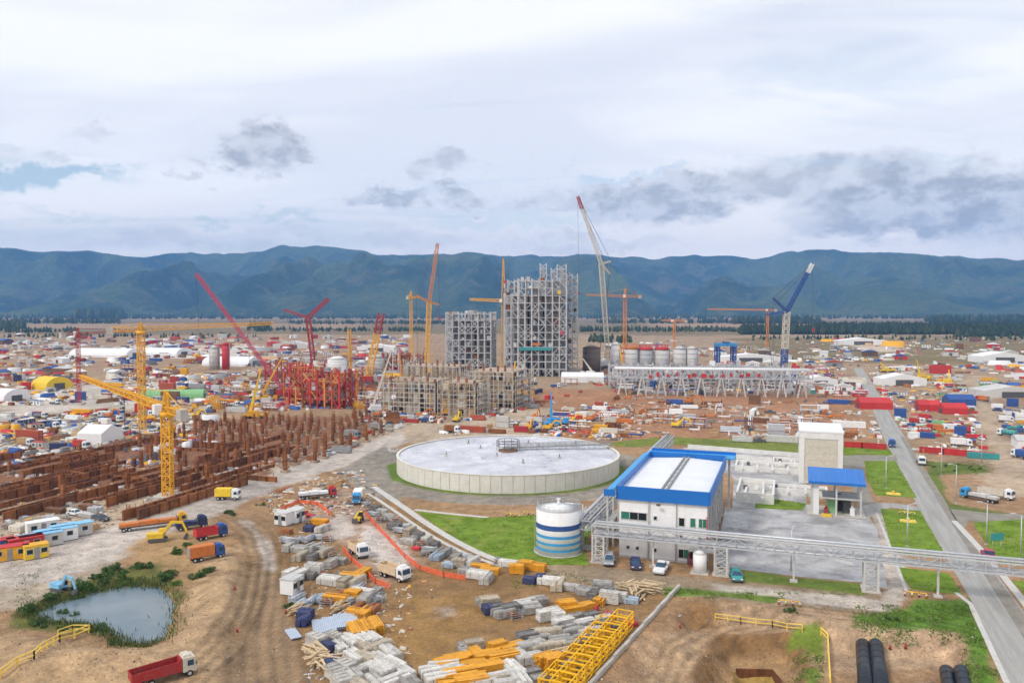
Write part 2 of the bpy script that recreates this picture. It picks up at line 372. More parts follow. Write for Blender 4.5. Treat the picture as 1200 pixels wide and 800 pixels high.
# soil colours: what the ground is made of, place by place, plus shade painted on the pit slopes   (outline, colour, soft edge m, raggedness m)
SOIL, SAND, YARD, GREYWET, GRAVEL, REDDISH, OLIVE, TAN, GRASS, LIGHT = (.33, .22, .125), (.42, .31, .19), (.27, .175, .085), (.44, .42, .40), (.27, .26, .235), (.24, .125, .075), (.20, .165, .09), (.44, .33, .23), (.11, .20, .03), (.50, .48, .45)
ZONES = [
    (W((-600, 364.2), (1800, 364.2), (1800, 372), (-600, 372)), OLIVE, 200, 300),
    (W((-500, 370.5), (1700, 370.5), (1700, 376), (-500, 376)), (.27, .20, .13), 90, 200),
    (W((-400, 375), (1600, 375), (1600, 392), (-400, 392)), (.19, .155, .085), 40, 120),
    (W((-200, 380), (420, 379), (420, 384), (-200, 385)), (.32, .235, .15), 25, 60),
    (W((760, 379), (1300, 380), (1300, 384), (760, 383)), (.36, .25, .17), 20, 60),
    (W((1000, 366.6), (1190, 366.6), (1190, 368.6), (1080, 368.6)), (.44, .26, .18), 90, 100),
    (W((-300, 392), (600, 394), (600, 432), (-300, 440)), (.33, .24, .16), 15, 25),
    (W((860, 396), (1500, 394), (1500, 425), (860, 425)), (.20, .165, .085), 15, 40),
    (W((1000, 403), (1060, 403), (1060, 412), (1000, 412)), (.5, .45, .38), 6, 12),
    (W((0, 455), (240, 446), (260, 470), (0, 490)), LIGHT, 8, 12),
    (W((140, 405), (300, 404), (300, 416), (140, 422)), (.55, .53, .50), 8, 10),
    (W((-40, 490), (180, 485), (260, 500), (-40, 545)), (.38, .30, .17), 5, 9),
    (W((-60, 535), (150, 520), (240, 492), (450, 485), (470, 512), (400, 535), (250, 592), (150, 600), (-60, 612)), REDDISH, 4, 8),
    (W((-60, 585), (120, 585), (190, 580), (250, 575), (330, 545), (340, 556), (230, 597), (150, 615), (-60, 645)), (.42, .36, .28), 3, 6),
    (W((600, 455), (1010, 462), (1010, 535), (700, 520), (590, 500)), (.36, .205, .12), 6, 8),
    (W((1010, 465), (1230, 460), (1230, 560), (1080, 548), (1040, 520)), (.33, .24, .16), 5, 8),
    (W((1085, 552), (1260, 552), (1260, 602), (1110, 600)), (.34, .23, .14), 3, 4),
    (W((1128, 440), (1150, 440), (1180, 500), (1240, 580), (1160, 580), (1150, 520)), (.42, .35, .27), 3, 5),
    (W((440, 487), (640, 478), (690, 500), (640, 512), (470, 520), (420, 530)), (.42, .36, .28), 4, 6),
    # haul road, grey track, yard
    (W((-80, 668), (60, 636), (150, 615), (240, 582), (320, 552), (400, 530), (470, 506), (480, 518), (400, 548), (330, 570), (270, 598), (150, 650), (60, 688), (-80, 712)), GREYWET, 1.4, 2.4),
    (W((-60, 690), (60, 683), (120, 660), (150, 668), (60, 700), (-40, 730)), (.36, .32, .26), 1.4, 2.4),
    (W((150, 640), (250, 610), (270, 640), (240, 690), (205, 690), (180, 668)), (.36, .25, .13), 2, 3),
    (W((-200, 745), (30, 738), (130, 757), (195, 755), (206, 705), (235, 660), (285, 640), (300, 700), (280, 760), (235, 830), (-300, 1100)), SAND, 2, 4),
    (W((265, 603), (298, 606), (330, 640), (332, 700), (345, 760), (385, 810), (440, 1000), (200, 1000), (262, 790), (292, 700), (300, 650)), (.31, .225, .14), 1.2, 1.6),
    (W((275, 606), (298, 612), (318, 640), (322, 668), (310, 665), (303, 635), (290, 620)), (.46, .43, .40), .8, 1.4),
    (W((318, 612), (345, 590), (405, 560), (440, 576), (520, 622), (600, 662), (690, 690), (790, 690), (760, 720), (690, 800), (640, 900), (420, 900), (365, 780), (335, 700)), YARD, 1.0, 1.2),
    (W((345, 600), (405, 572), (425, 585), (470, 625), (500, 660), (440, 690), (415, 650), (380, 620)), (.36, .27, .21), 2.0, 2.5),
    (W((425, 612), (455, 620), (485, 655), (470, 668), (440, 660), (420, 640)), (.52, .50, .49), .8, 1.6),
    (W((372, 612), (410, 600), (420, 625), (390, 632)), (.48, .45, .43), .8, 1.6),
    (W((470, 700), (560, 690), (590, 715), (540, 750), (470, 780), (450, 740)), (.30, .19, .075), 3, 3),
    (W((505, 712), (535, 705), (540, 722), (515, 728)), (.40, .34, .29), 1.2, 2),
    # gravel apron around the tank, road past the building
    (ring(TANK, TANK_R+11.0), GRAVEL, .5, .3),
    (W((395, 552), (450, 522), (480, 540), (470, 590), (440, 582), (415, 570)), GRAVEL, .8, .6),
    (W((590, 652), (640, 662), (700, 664), (850, 680), (1000, 694), (1060, 690), (1052, 722), (950, 713), (850, 703), (720, 689), (650, 676), (600, 668)), (.28, .23, .165), .5, .6),
    (W((830, 682), (950, 694), (1060, 705), (1052, 719), (950, 708), (840, 697)), (.47, .45, .42), .7, 1.0),
    (W((1020, 598), (1040, 596), (1066, 690), (1052, 716), (1030, 714), (1040, 680)), (.45, .43, .40), .5, .6),
    (PAD, (.35, .235, .14), 1.5, 1.5),
    (W((800, 703), (930, 713), (1000, 733), (990, 742), (930, 728), (850, 722), (800, 722)), (.27, .165, .08), 1.2, 1.2),
    (Wz(-2.4, (838, 722), (960, 732), (1120, 752), (1140, 790), (960, 790), (960, 750), (835, 738)), (.44, .33, .225), 2, 2.5),
    (Wz(-2.0, (752, 770), (800, 742), (840, 735), (820, 780), (800, 900), (700, 900)), (.42, .31, .20), 1.5, 2.2),
    (PIT, (.25, .155, .075), .5, .6), (Wz(-5.2, (858, 775), (914, 775), (926, 785), (935, 810), (950, 900), (820, 900), (840, 790)), (.34, .23, .125), 1.2, 1.4), (SUMP, (.33, .24, .08), .5, .5),  # ring of dark wet soil, also painting shade onto the pit slopes
    # bits of green
    (ring(TANK, TANK_R+2.2), (.13, .20, .03), .4, .5),
    (W((452, 545), (470, 540), (475, 566), (460, 562)), GRASS, .5, .4),
    (W((778, 688), (840, 691), (920, 700), (905, 706), (840, 698), (780, 697)), (.12, .20, .035), .4, .8),
    (Wz(-2.4, (930, 744), (962, 746), (966, 770), (945, 766), (944, 758), (925, 750)), (.17, .25, .04), .6, 1.0), (Wz(-2.4, (942, 783), (962, 783), (962, 830), (938, 830)), (.15, .25, .03), .6, .8),
    (W((995, 722), (1060, 712), (1075, 702), (1140, 700), (1152, 740), (1178, 830), (1145, 830), (1130, 790), (1135, 752), (1120, 738), (1040, 735)), (.10, .22, .025), .6, .9),
    (W((870, 668), (1010, 684), (1012, 696), (870, 680)), (.13, .20, .035), .5, .8),
    (W((20, 718), (70, 694), (130, 668), (185, 660), (205, 680), (225, 700), (205, 706), (190, 686), (150, 684), (70, 704), (55, 722), (130, 738), (140, 752), (80, 742), (10, 736)), (.13, .14, .04), 1.0, 1.8),
    (W((1083, 540), (1160, 545), (1160, 553), (1100, 556), (1110, 590), (1180, 601), (1180, 608), (1112, 598), (1092, 570)), (.12, .17, .035), .7, 1.2),
    (W((700, 520), (780, 511), (960, 520), (1040, 528), (1040, 538), (950, 533), (790, 521), (740, 524)), (.16, .21, .04), 1, 1.2),
]
def axis(lo, hi, s0, s1, step, g):
    a = list(np.arange(s0, s1+1e-6, step)); d = step
    while a[-1] < hi: d *= g; a.append(min(a[-1]+d, hi))
    d = step
    while a[0] > lo: d *= g; a.insert(0, max(a[0]-d, lo))
    return np.array(a)
def grid_mesh(name, X, Y, Z, col=None, keep=None):
    ny, nx = X.shape; me = bpy.data.meshes.new(name)
    i = np.arange(nx*ny).reshape(ny, nx)
    q = np.stack([i[:-1, :-1], i[:-1, 1:], i[1:, 1:], i[1:, :-1]], -1).reshape(-1, 4)
    me.vertices.add(nx*ny); me.vertices.foreach_set('co', np.stack([X, Y, Z], -1).astype(np.float32).ravel())
    me.loops.add(q.size); me.loops.foreach_set('vertex_index', q.astype(np.int32).ravel())
    me.polygons.add(len(q)); me.polygons.foreach_set('loop_start', np.arange(0, q.size, 4, dtype=np.int32))
    me.polygons.foreach_set('use_smooth', np.ones(len(q), bool)); me.update(calc_edges=True)
    if col is not None:
        at_ = me.color_attributes.new('soil', 'FLOAT_COLOR', 'POINT')
        at_.data.foreach_set('color', np.concatenate([col.reshape(-1, 3), np.ones((nx*ny, 1))], 1).astype(np.float32).ravel())
    return me
def make_ground():
    xs = axis(-9300, 9300, -84, 88, .5, 1.04); ys = axis(-60, 8600, 78, 150, .4, 1.016)
    X, Y = np.meshgrid(xs, ys); x, y = X.ravel(), Y.ravel()
    z = height(x, y)
    col = np.empty((x.size, 3)); col[:] = SOIL
    mid = sstep(250, 420, y)[:, None]
    col = col*(1-mid)+np.array((.34, .26, .18))*mid
    wx = (fbm(x*.12, y*.12, 71, 5)-.5)*2; wf = (fbm(x*.9, y*.9, 81, 3)-.5)*2
    wl = (fbm(x*.012, y*.012, 91, 4)-.5)*2
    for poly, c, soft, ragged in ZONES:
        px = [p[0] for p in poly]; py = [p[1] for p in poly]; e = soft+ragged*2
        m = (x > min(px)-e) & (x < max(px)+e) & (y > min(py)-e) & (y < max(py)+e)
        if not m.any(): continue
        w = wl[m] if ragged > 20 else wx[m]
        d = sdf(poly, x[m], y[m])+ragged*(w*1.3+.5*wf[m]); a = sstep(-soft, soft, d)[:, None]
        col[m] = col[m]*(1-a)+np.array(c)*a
    f = (1+.20*wx+.14*wf)[:, None]; col = np.clip(col*f*np.array((1.02, .93, .84)), .01, .9)
    hd = pdist(HAUL, x, y); ld = sstep(0, 5, sdf(LEFT_DIRT, x, y)+6)*sstep(9, 7, hd)
    rut = sum(np.exp(-((hd-k-.5*fbm(x*.08, y*.08, 41))/.5)**2) for k in (.7, 2.3, 4.2)); r2 = [tuple(at(*p)[:2]) for p in ((120, 860), (215, 800), (262, 755), (290, 705), (300, 660))]; h2 = pdist(r2, x, y); rut2 = sum(np.exp(-((h2-k-.4*fbm(x*.1, y*.1, 43))/.42)**2) for k in (.6, 2.2)); col *= (1-.42*np.clip(rut2, 0, 1)*sstep(8, 3, h2)*(.4+fbm(x*.3, y*.3, 8)))[:, None]
    r3 = [tuple(at(*p, -2.2)[:2]) for p in ((760, 840), (800, 770), (850, 735), (930, 728), (1060, 745), (1130, 760))]; h3 = pdist(r3, x, y); rut3 = sum(np.exp(-((h3-k-.4*fbm(x*.1, y*.1, 44))/.42)**2) for k in (.7, 2.3)); col *= (1-.34*np.clip(rut3, 0, 1)*sstep(8, 3, h3)*(.4+fbm(x*.3, y*.3, 9)))[:, None]
    col *= (1-.34*np.clip(rut, 0, 1)*ld*(.5+fbm(x*.3, y*.3, 6)))[:, None]
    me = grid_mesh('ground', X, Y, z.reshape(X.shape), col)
    m = bpy.data.materials.new('soil'); m.use_nodes = True; t = NT(m.node_tree); b = m.node_tree.nodes['Principled BSDF']
    a = t.n('ShaderNodeAttribute', attribute_name='soil').outputs['Color']; pos = t.n('ShaderNodeNewGeometry').outputs['Position']
    n1 = t.noise(pos, .35, 8, .68); n2 = t.noise(pos, 2.2, 6, .65, .4); n3 = t.noise(t.vm('MULTIPLY', pos, (1, .4, 1)), .055, 6, .6)
    k = t.m('MULTIPLY', t.ramp(n1, .3, .7, .66, 1.34, False), t.m('MULTIPLY', t.ramp(n2, .3, .72, .72, 1.28, False), t.ramp(n3, .3, .7, .82, 1.18, False)))
    c = t.vm('MULTIPLY', a, t.comb(k, k, k))
    c = t.mix(t.m('MULTIPLY', t.ramp(t.noise(pos, .8, 7, .7, .8), .60, .72), .35), c, (.50, .46, .40))
    c = t.mix(t.m('MULTIPLY', t.ramp(t.noise(pos, .21, 7, .7, .6), .58, .70), .30), c, (.12, .085, .055))
    t.l(c, b.inputs['Base Color']); b.inputs['Roughness'].default_value = .92; b.inputs['Specular IOR Level'].default_value = .2
    bp = t.n('ShaderNodeBump'); bp.inputs['Strength'].default_value = .55; bp.inputs['Distance'].default_value = .22
    t.l(t.m('ADD', n2, t.m('MULTIPLY', n1, .8)), bp.inputs['Height']); t.l(bp.outputs[0], b.inputs['Normal'])
    me.materials.append(m); o = link('ground', me); o['kind'] = 'structure'; o['label'] = 'bare brown soil of the building site'
make_ground()

# ------------------------------------------------------------------ hills
def make_hills():
    sk = np.array([(-400, 300), (-200, 296), (-60, 290), (0, 292), (50, 297), (100, 295), (170, 303), (200, 300), (230, 297), (265, 299), (300, 296), (340, 289), (390, 289), (420, 294), (455, 301), (520, 298), (560, 299), (600, 302),
                   (640, 302), (700, 300), (730, 302), (760, 304), (800, 301), (850, 302), (885, 304), (915, 298), (945, 294), (975, 294), (1005, 297), (1020, 298), (1060, 298), (1110, 300), (1150, 304), (1200, 307), (1300, 300), (1500, 296), (1700, 300)], float)
    n = 620; r = 190
    px = np.linspace(-420, 1680, n); t = np.linspace(0, 1.25, r)
    PX, TT = np.meshgrid(px, t)
    y0, y1 = 4300.0, 7600.0
    Yd = y0+(y1-y0)*TT; Xd = (PX-600)/FPX*Yd
    sky = np.interp(PX, sk[:, 0], sk[:, 1])+3.0*(fbm(PX/22, PX*0, 3, 4)-.5)*2-1.0; crest = 45+(362-sky)/FPX*y1
    # spurs run down from the crest towards the plain
    q = Xd/640.0+.9*fbm(Xd/1500, Yd/1500, 5, 3)
    rid = 1-np.abs(2*fbm(q, Yd/2600, 7, 3, .45)-1)*1.7
    rid2 = 1-np.abs(2*fbm(Xd/260+3, Yd/700, 17, 4)-1)
    env = np.where(TT < 1, TT**1.0, 1-.8*(TT-1))
    body = np.clip(env, 0, 1)
    h = crest*(body*.80+.20*body*body)
    side = np.clip(body*(1-body)*4, 0, 1)
    h = h+crest*side*(.85*(rid-.60)+.34*(rid2-.6)+.25*(fbm(Xd/1100, Yd/1100, 27, 4)-.5))
    cap = 45+(362-sky)/FPX*Yd
    lim = cap-6-14*(1-body); h = np.where(TT < .98, np.minimum(h, lim), h)
    h = np.maximum(h, 0)+10*(fbm(Xd/60, Yd/60, 37, 3)-.5)*np.clip(TT*6, 0, 1)-6*(1-np.clip(TT*8, 0, 1))
    me = grid_mesh('hills', Xd, Yd, h)
    m = bpy.data.materials.new('hill_forest'); m.use_nodes = True; t_ = NT(m.node_tree); b = m.node_tree.nodes['Principled BSDF']
    pos = t_.n('ShaderNodeNewGeometry').outputs['Position']
    big = t_.noise(pos, .0011, 5, .6, .6); mid = t_.noise(pos, .006, 6, .65, .3); fine = t_.noise(pos, .035, 5, .7)
    c = t_.mix(t_.ramp(big, .40, .62), (.028, .055, .028), (.095, .13, .055))  # mottled greens; the lighter ones also paint sunny patches into the forest
    c = t_.mix(t_.m('MULTIPLY', t_.ramp(mid, .50, .64), .8), c, (.125, .130, .062))
    c = t_.mix(t_.m('MULTIPLY', t_.ramp(t_.noise(t_.vm('ADD', pos, (900, 0, 0)), .0023, 3, .5, .4), .64, .70), .45), c, (.15, .12, .09))
    k = t_.ramp(fine, .3, .7, .6, 1.4, False); c = t_.vm('MULTIPLY', c, t_.comb(k, k, k))
    t_.l(c, b.inputs['Base Color']); b.inputs['Roughness'].default_value = 1; b.inputs['Specular IOR Level'].default_value = .05
    bp = t_.n('ShaderNodeBump'); bp.inputs['Strength'].default_value = 1; bp.inputs['Distance'].default_value = 22; t_.l(t_.m('ADD', fine, t_.m('MULTIPLY', mid, 1.4)), bp.inputs['Height']); t_.l(bp.outputs[0], b.inputs['Normal'])
    me.materials.append(m); o = link('hills', me); o['kind'] = 'structure'; o['label'] = 'forested blue hills closing the plain'
make_hills()
def make_haze():
    mb = MB(); mb.box(0, 4250, -12, 19600, 9100, 12+760, 'grey'); me = mb.mesh('haze'); me.materials.clear()
    m = bpy.data.materials.new('haze_air'); m.use_nodes = True; n = m.node_tree.nodes; n.remove(n['Principled BSDF'])
    v = n.new('ShaderNodeVolumePrincipled'); v.inputs['Color'].default_value = (.20, .48, 1.0, 1); v.inputs['Density'].default_value = HAZE
    v.inputs['Anisotropy'].default_value = 0.0
    m.node_tree.links.new(v.outputs[0], n['Material Output'].inputs['Volume']); me.materials.append(m)
    o = link('haze', me); o['kind'] = 'stuff'; o['label'] = 'thin blue air between the site and hills'
HAZE = 9.0e-5
make_haze()
# ------------------------------------------------------------------ roads, lawns, pond water
def surf(key, c1, c2, scale, rough, bump=.2, streak=None, c3=None, spec=.3, bs=6):
    m = bpy.data.materials.new(key); m.use_nodes = True; t = NT(m.node_tree); b = m.node_tree.nodes['Principled BSDF']
    pos = t.n('ShaderNodeNewGeometry').outputs['Position']
    q = pos if streak is None else t.vm('MULTIPLY', t.comb(t.vm('DOT_PRODUCT', pos, tuple(streak[0])), t.vm('DOT_PRODUCT', pos, tuple(streak[1])), 0.0), (1, .06, 1))
    n = t.noise(q, scale, 6, .62, .3)
    c = t.mix(t.ramp(n, .32, .68), c1, c2)
    if c3: c = t.mix(t.m('MULTIPLY', t.ramp(t.noise(pos, scale*.6, 6, .65, .5), .54, .66), .75), c, c3)
    f = t.ramp(t.noise(pos, scale*9, 4, .6), .3, .7, .86, 1.14, False); c = t.vm('MULTIPLY', c, t.comb(f, f, f))
    t.l(c, b.inputs['Base Color']); t.put(b.inputs['Roughness'], rough if not c3 or key == 'lawn' else t.ramp(n, .3, .7, rough, max(.25, rough-.35)))
    b.inputs['Specular IOR Level'].default_value = spec
    bp = t.n('ShaderNodeBump'); bp.inputs['Strength'].default_value = bump; bp.inputs['Distance'].default_value = .06; t.l(t.noise(pos, bs, 4), bp.inputs['Height']); t.l(bp.outputs[0], b.inputs['Normal'])
    MATS[key] = m; return m
RD = (at(1185, 760)-at(1050, 545)); RD.normalize(); RN = Vector((-RD.y, RD.x, 0))
surf('road_concrete', (.30, .29, .265), (.40, .385, .355), .9, .75, .15, (RN, RD), spec=.3)
surf('gravel_grey', (.22, .20, .165), (.30, .275, .23), .35, .9, .4)
surf('yard_concrete', (.26, .25, .245), (.47, .46, .45), .16, .7, .15, c3=(.60, .57, .52))
surf('lawn', (.115, .185, .022), (.20, .295, .045), .3, .95, .5, spec=.05, bs=5, c3=(.27, .27, .08))
surf('kerb', (.50, .48, .44), (.60, .58, .54), .8, .85, .2)
surf('tank_roof', (.66, .66, .69), (.44, .44, .48), .16, .55, .12, c3=(.80, .80, .82))
surf('tank_wall', (.74, .71, .63), (.66, .63, .56), .5, .8, .15, spec=.25)
def sheet(name, pts, z, mat, label=None, thick=.0):
    mb = MB(); n = len(pts)
    mb._add([(x, y, z) for x, y in pts]+[(x, y, z-.3) for x, y in pts], [tuple(range(n))]+[(i+n, (i+1) % n+n, (i+1) % n, i) for i in range(n)], mat)
    a = sum(pts[i][0]*pts[(i+1) % n][1]-pts[(i+1) % n][0]*pts[i][1] for i in range(n))
    if a < 0: mb.f = [f[::-1] for f in mb.f]
    o = structure(name, mb)
    if label: o['label'] = label
    return o
def strip(path, w, smooth=2):
    p = [Vector((*q[:2], 0)) for q in path]; L = []; R = []
    for i, q in enumerate(p):
        d = (p[min(i+1, len(p)-1)]-p[max(i-1, 0)]).normalized(); k = Vector((-d.y, d.x, 0)); ww = w[i] if isinstance(w, (list, tuple)) else w
        L.append(tuple((q+k*ww/2)[:2])); R.append(tuple((q-k*ww/2)[:2]))
    return L+R[::-1]
def curve(pts, n=6):
    p = [Vector((*q[:2], 0)) for q in pts]; p = [2*p[0]-p[1]]+p+[2*p[-1]-p[-2]]; out = []
    for i in range(1, len(p)-2):
        for k in range(n):
            t = k/n; a, b, c, d = p[i-1:i+3]
            out.append(.5*((2*b)+(c-a)*t+(2*a-5*b+4*c-d)*t*t+(3*b-a-3*c+d)*t**3))
    return out+[p[-2]]
main_road = W((1232, 900), (1180, 800), (1138, 703), (1106, 648), (1080, 602), (1052, 548), (1035, 512), (1022, 478), (1010, 450), (1000, 432), (1010, 431), (1022, 448), (1040, 480), (1058, 508), (1088, 556), (1119, 605), (1142, 638), (1172, 678), (1218, 742), (1290, 850))
sheet('road', main_road, .030, 'road_concrete', 'pale concrete main road running to the site')
sheet('road', strip(curve([at(*p) for p in ((1086, 600), (1062, 594), (1036, 592), (1014, 598), (1002, 608))], 6), [5, 4.6, 4.6, 4.6, 4.6, 4.6]+[4.6]*19), .042, 'road_concrete', 'curved pale driveway branching to the blue canopy building')
sheet('road', W((1290, 880), (1262, 850), (1200, 748), (1150, 668), (1112, 608), (1083, 560), (1055, 512), (1061, 512), (1090, 560), (1120, 607), (1162, 668), (1216, 742), (1284, 850)), .036, 'gravel_grey', 'darker lane of the main road')
sheet('road', W((1012, 540), (1000, 534), (985, 534), (993, 560), (1000, 580), (1008, 592), (1024, 589), (1016, 566)), .034, 'gravel_grey', 'grey side lane beside the white tower building')
sheet('road', W((1000, 533), (1050, 533), (1052, 541), (1005, 540)), .040, 'gravel_grey', 'grey cross lane above the lawn')
sheet('road', W((1112, 596), (1160, 601), (1240, 604), (1240, 613), (1160, 612), (1135, 610), (1128, 622)), .036, 'gravel_grey', 'grey side road leaving the main road')
sheet('pavement', W((850, 594), (860, 596), (1012, 596), (1028, 620), (1040, 690), (1010, 682), (960, 678), (845, 664), (838, 655)), .022, 'yard_concrete', 'stained concrete yard behind the pipe rack')
sheet('pavement', W((800, 524), (945, 534), (945, 598), (858, 597), (860, 560)), .026, 'yard_concrete', 'pale concrete apron around the basins')
sheet('path', strip(curve([at(*p) for p in ((438, 570), (470, 592), (500, 613), (540, 637), (580, 655), (612, 665))], 5), 1.6), .06, 'kerb', 'pale concrete drain strip beside the lawn')
sheet('path', strip(curve([at(*p) for p in ((432, 578), (462, 598), (500, 624), (545, 648), (590, 664))], 5), .9), .05, 'kerb', 'second pale drain edge beside the stacks')
sheet('path', strip([at(486, 597), at(520, 601), at(572, 606)], 1.1), .05, 'kerb', 'pale kerb strip along the top of the lawn')
sheet('path', strip([at(1027, 600), at(1046, 648), at(1062, 692)], .5), .06, 'kerb', 'pale kerb of the service lane')
sheet('path', strip([at(1118, 610), at(1160, 655), at(1220, 730)], 1.2), .06, 'kerb', 'pale footpath along the main road')
sheet('path', strip([at(1180, 800), at(1137, 707), at(1120, 694)], .7), .07, 'kerb', 'pale kerb on the near side of the main road')
LAWNS = {
    'green lawn between the tank and the laydown yard': W((488, 599), (560, 607), (632, 603), (690, 598), (700, 606), (684, 640), (690, 662), (628, 661), (596, 657), (560, 644), (524, 625)),
    'green lawn plot beside the main road with a yellow marker': W((1013, 540), (1049, 540), (1074, 583), (1026, 580), (1017, 562)),
    'green lawn plot with a lamp post in front of the driveway': W((1032, 596), (1078, 598), (1109, 652), (1060, 650), (1046, 645)),
    'green lawn below the pipe rack beside the main road': W((1050, 664), (1112, 672), (1128, 697), (1068, 690)),
    'green lawn across the main road': W((1140, 612), (1240, 606), (1240, 668), (1170, 660)),
    'narrow green lawn right of the main road below the rack': W((1186, 680), (1240, 684), (1240, 712), (1205, 700)),
    'small grass strip by the concrete basins': W((885, 587), (905, 584), (945, 590), (940, 598), (885, 595)),
    'grass strip behind the white tower building': W((985, 521), (1040, 524), (1048, 534), (990, 531)),
}
tuft = MB()
for lab, poly in LAWNS.items():
    sheet('lawn', poly, .05, 'lawn', lab)
    xs = [p[0] for p in poly]; ys = [p[1] for p in poly]; n = int(min(2600, (max(xs)-min(xs))*(max(ys)-min(ys))*1.6))
    x = rng.uniform(min(xs), max(xs), n); y = rng.uniform(min(ys), max(ys), n); k = (sdf(poly, x, y) > -.25) & (fbm(x*.5, y*.5, 3) > .42)
    for a, b in zip(x[k], y[k]):
        s = random.uniform(.08, .2); r = random.uniform(0, 3.1); c, q = math.cos(r)*s, math.sin(r)*s
        tuft._add([(a-c, b-q, .04), (a+c, b+q, .04), (a+random.uniform(-.1, .1), b, .04+s*.9)], [(0, 1, 2)], 'lawn')
        tuft._add([(a+q, b-c, .04), (a-q, b+c, .04), (a, b+random.uniform(-.1, .1), .04+s*.8)], [(0, 1, 2)], 'lawn')
o = link('grass', tuft.mesh('grass')); tag(o, 'uneven short grass on the lawns', 'grass', kind='stuff')
def make_water():
    m = bpy.data.materials.new('pond_water'); m.use_nodes = True; t = NT(m.node_tree); b = m.node_tree.nodes['Principled BSDF']
    pos = t.n('ShaderNodeNewGeometry').outputs['Position']
    t.l(t.mix(t.ramp(t.noise(pos, .12, 4), .35, .65), (.13, .185, .22), (.19, .235, .26)), b.inputs['Base Color'])
    b.inputs['Roughness'].default_value = .22; b.inputs['IOR'].default_value = 1.33
    bp = t.n('ShaderNodeBump'); bp.inputs['Strength'].default_value = .12; bp.inputs['Distance'].default_value = .05; t.l(t.noise(pos, 2.2, 3), bp.inputs['Height']); t.l(bp.outputs[0], b.inputs['Normal'])
    MATS['pond_water'] = m
    c = Vector((sum(p[0] for p in POND)/len(POND), sum(p[1] for p in POND)/len(POND), 0))
    pts = [((p[0]-c.x)*1.12+c.x, (p[1]-c.y)*1.12+c.y, -.65) for p in POND]
    mb = MB(); mb.poly(pts[::-1] if sum(pts[i][0]*pts[(i+1) % len(pts)][1]-pts[(i+1) % len(pts)][0]*pts[i][1] for i in range(len(pts))) < 0 else pts, 'pond_water')
    o = structure('water', mb); o['label'] = 'still grey-blue water of the small pond'
make_water()
# concrete edge wall of the laydown yard
def kerb_wall():
    t = T(); a, b = on(796, 688), on(668, 830); n = 22; L = (b-a).length/n; ang = math.atan2(b.y-a.y, b.x-a.x)
    for i in range(n):
        p = a.lerp(b, (i+.5)/n)-a; mb = MB(); mb.box(0, 0, -.8, L-.06, .42, 1.35+.05*(i % 3), 'concrete'); t.add('block', mb, -1, (p.x, p.y, 0), (0, 0, ang))
    spawn(t, 'retaining_wall', 'long low concrete block wall edging the laydown yard beside the pit', 'wall', (a.x, a.y, 0))
kerb_wall()

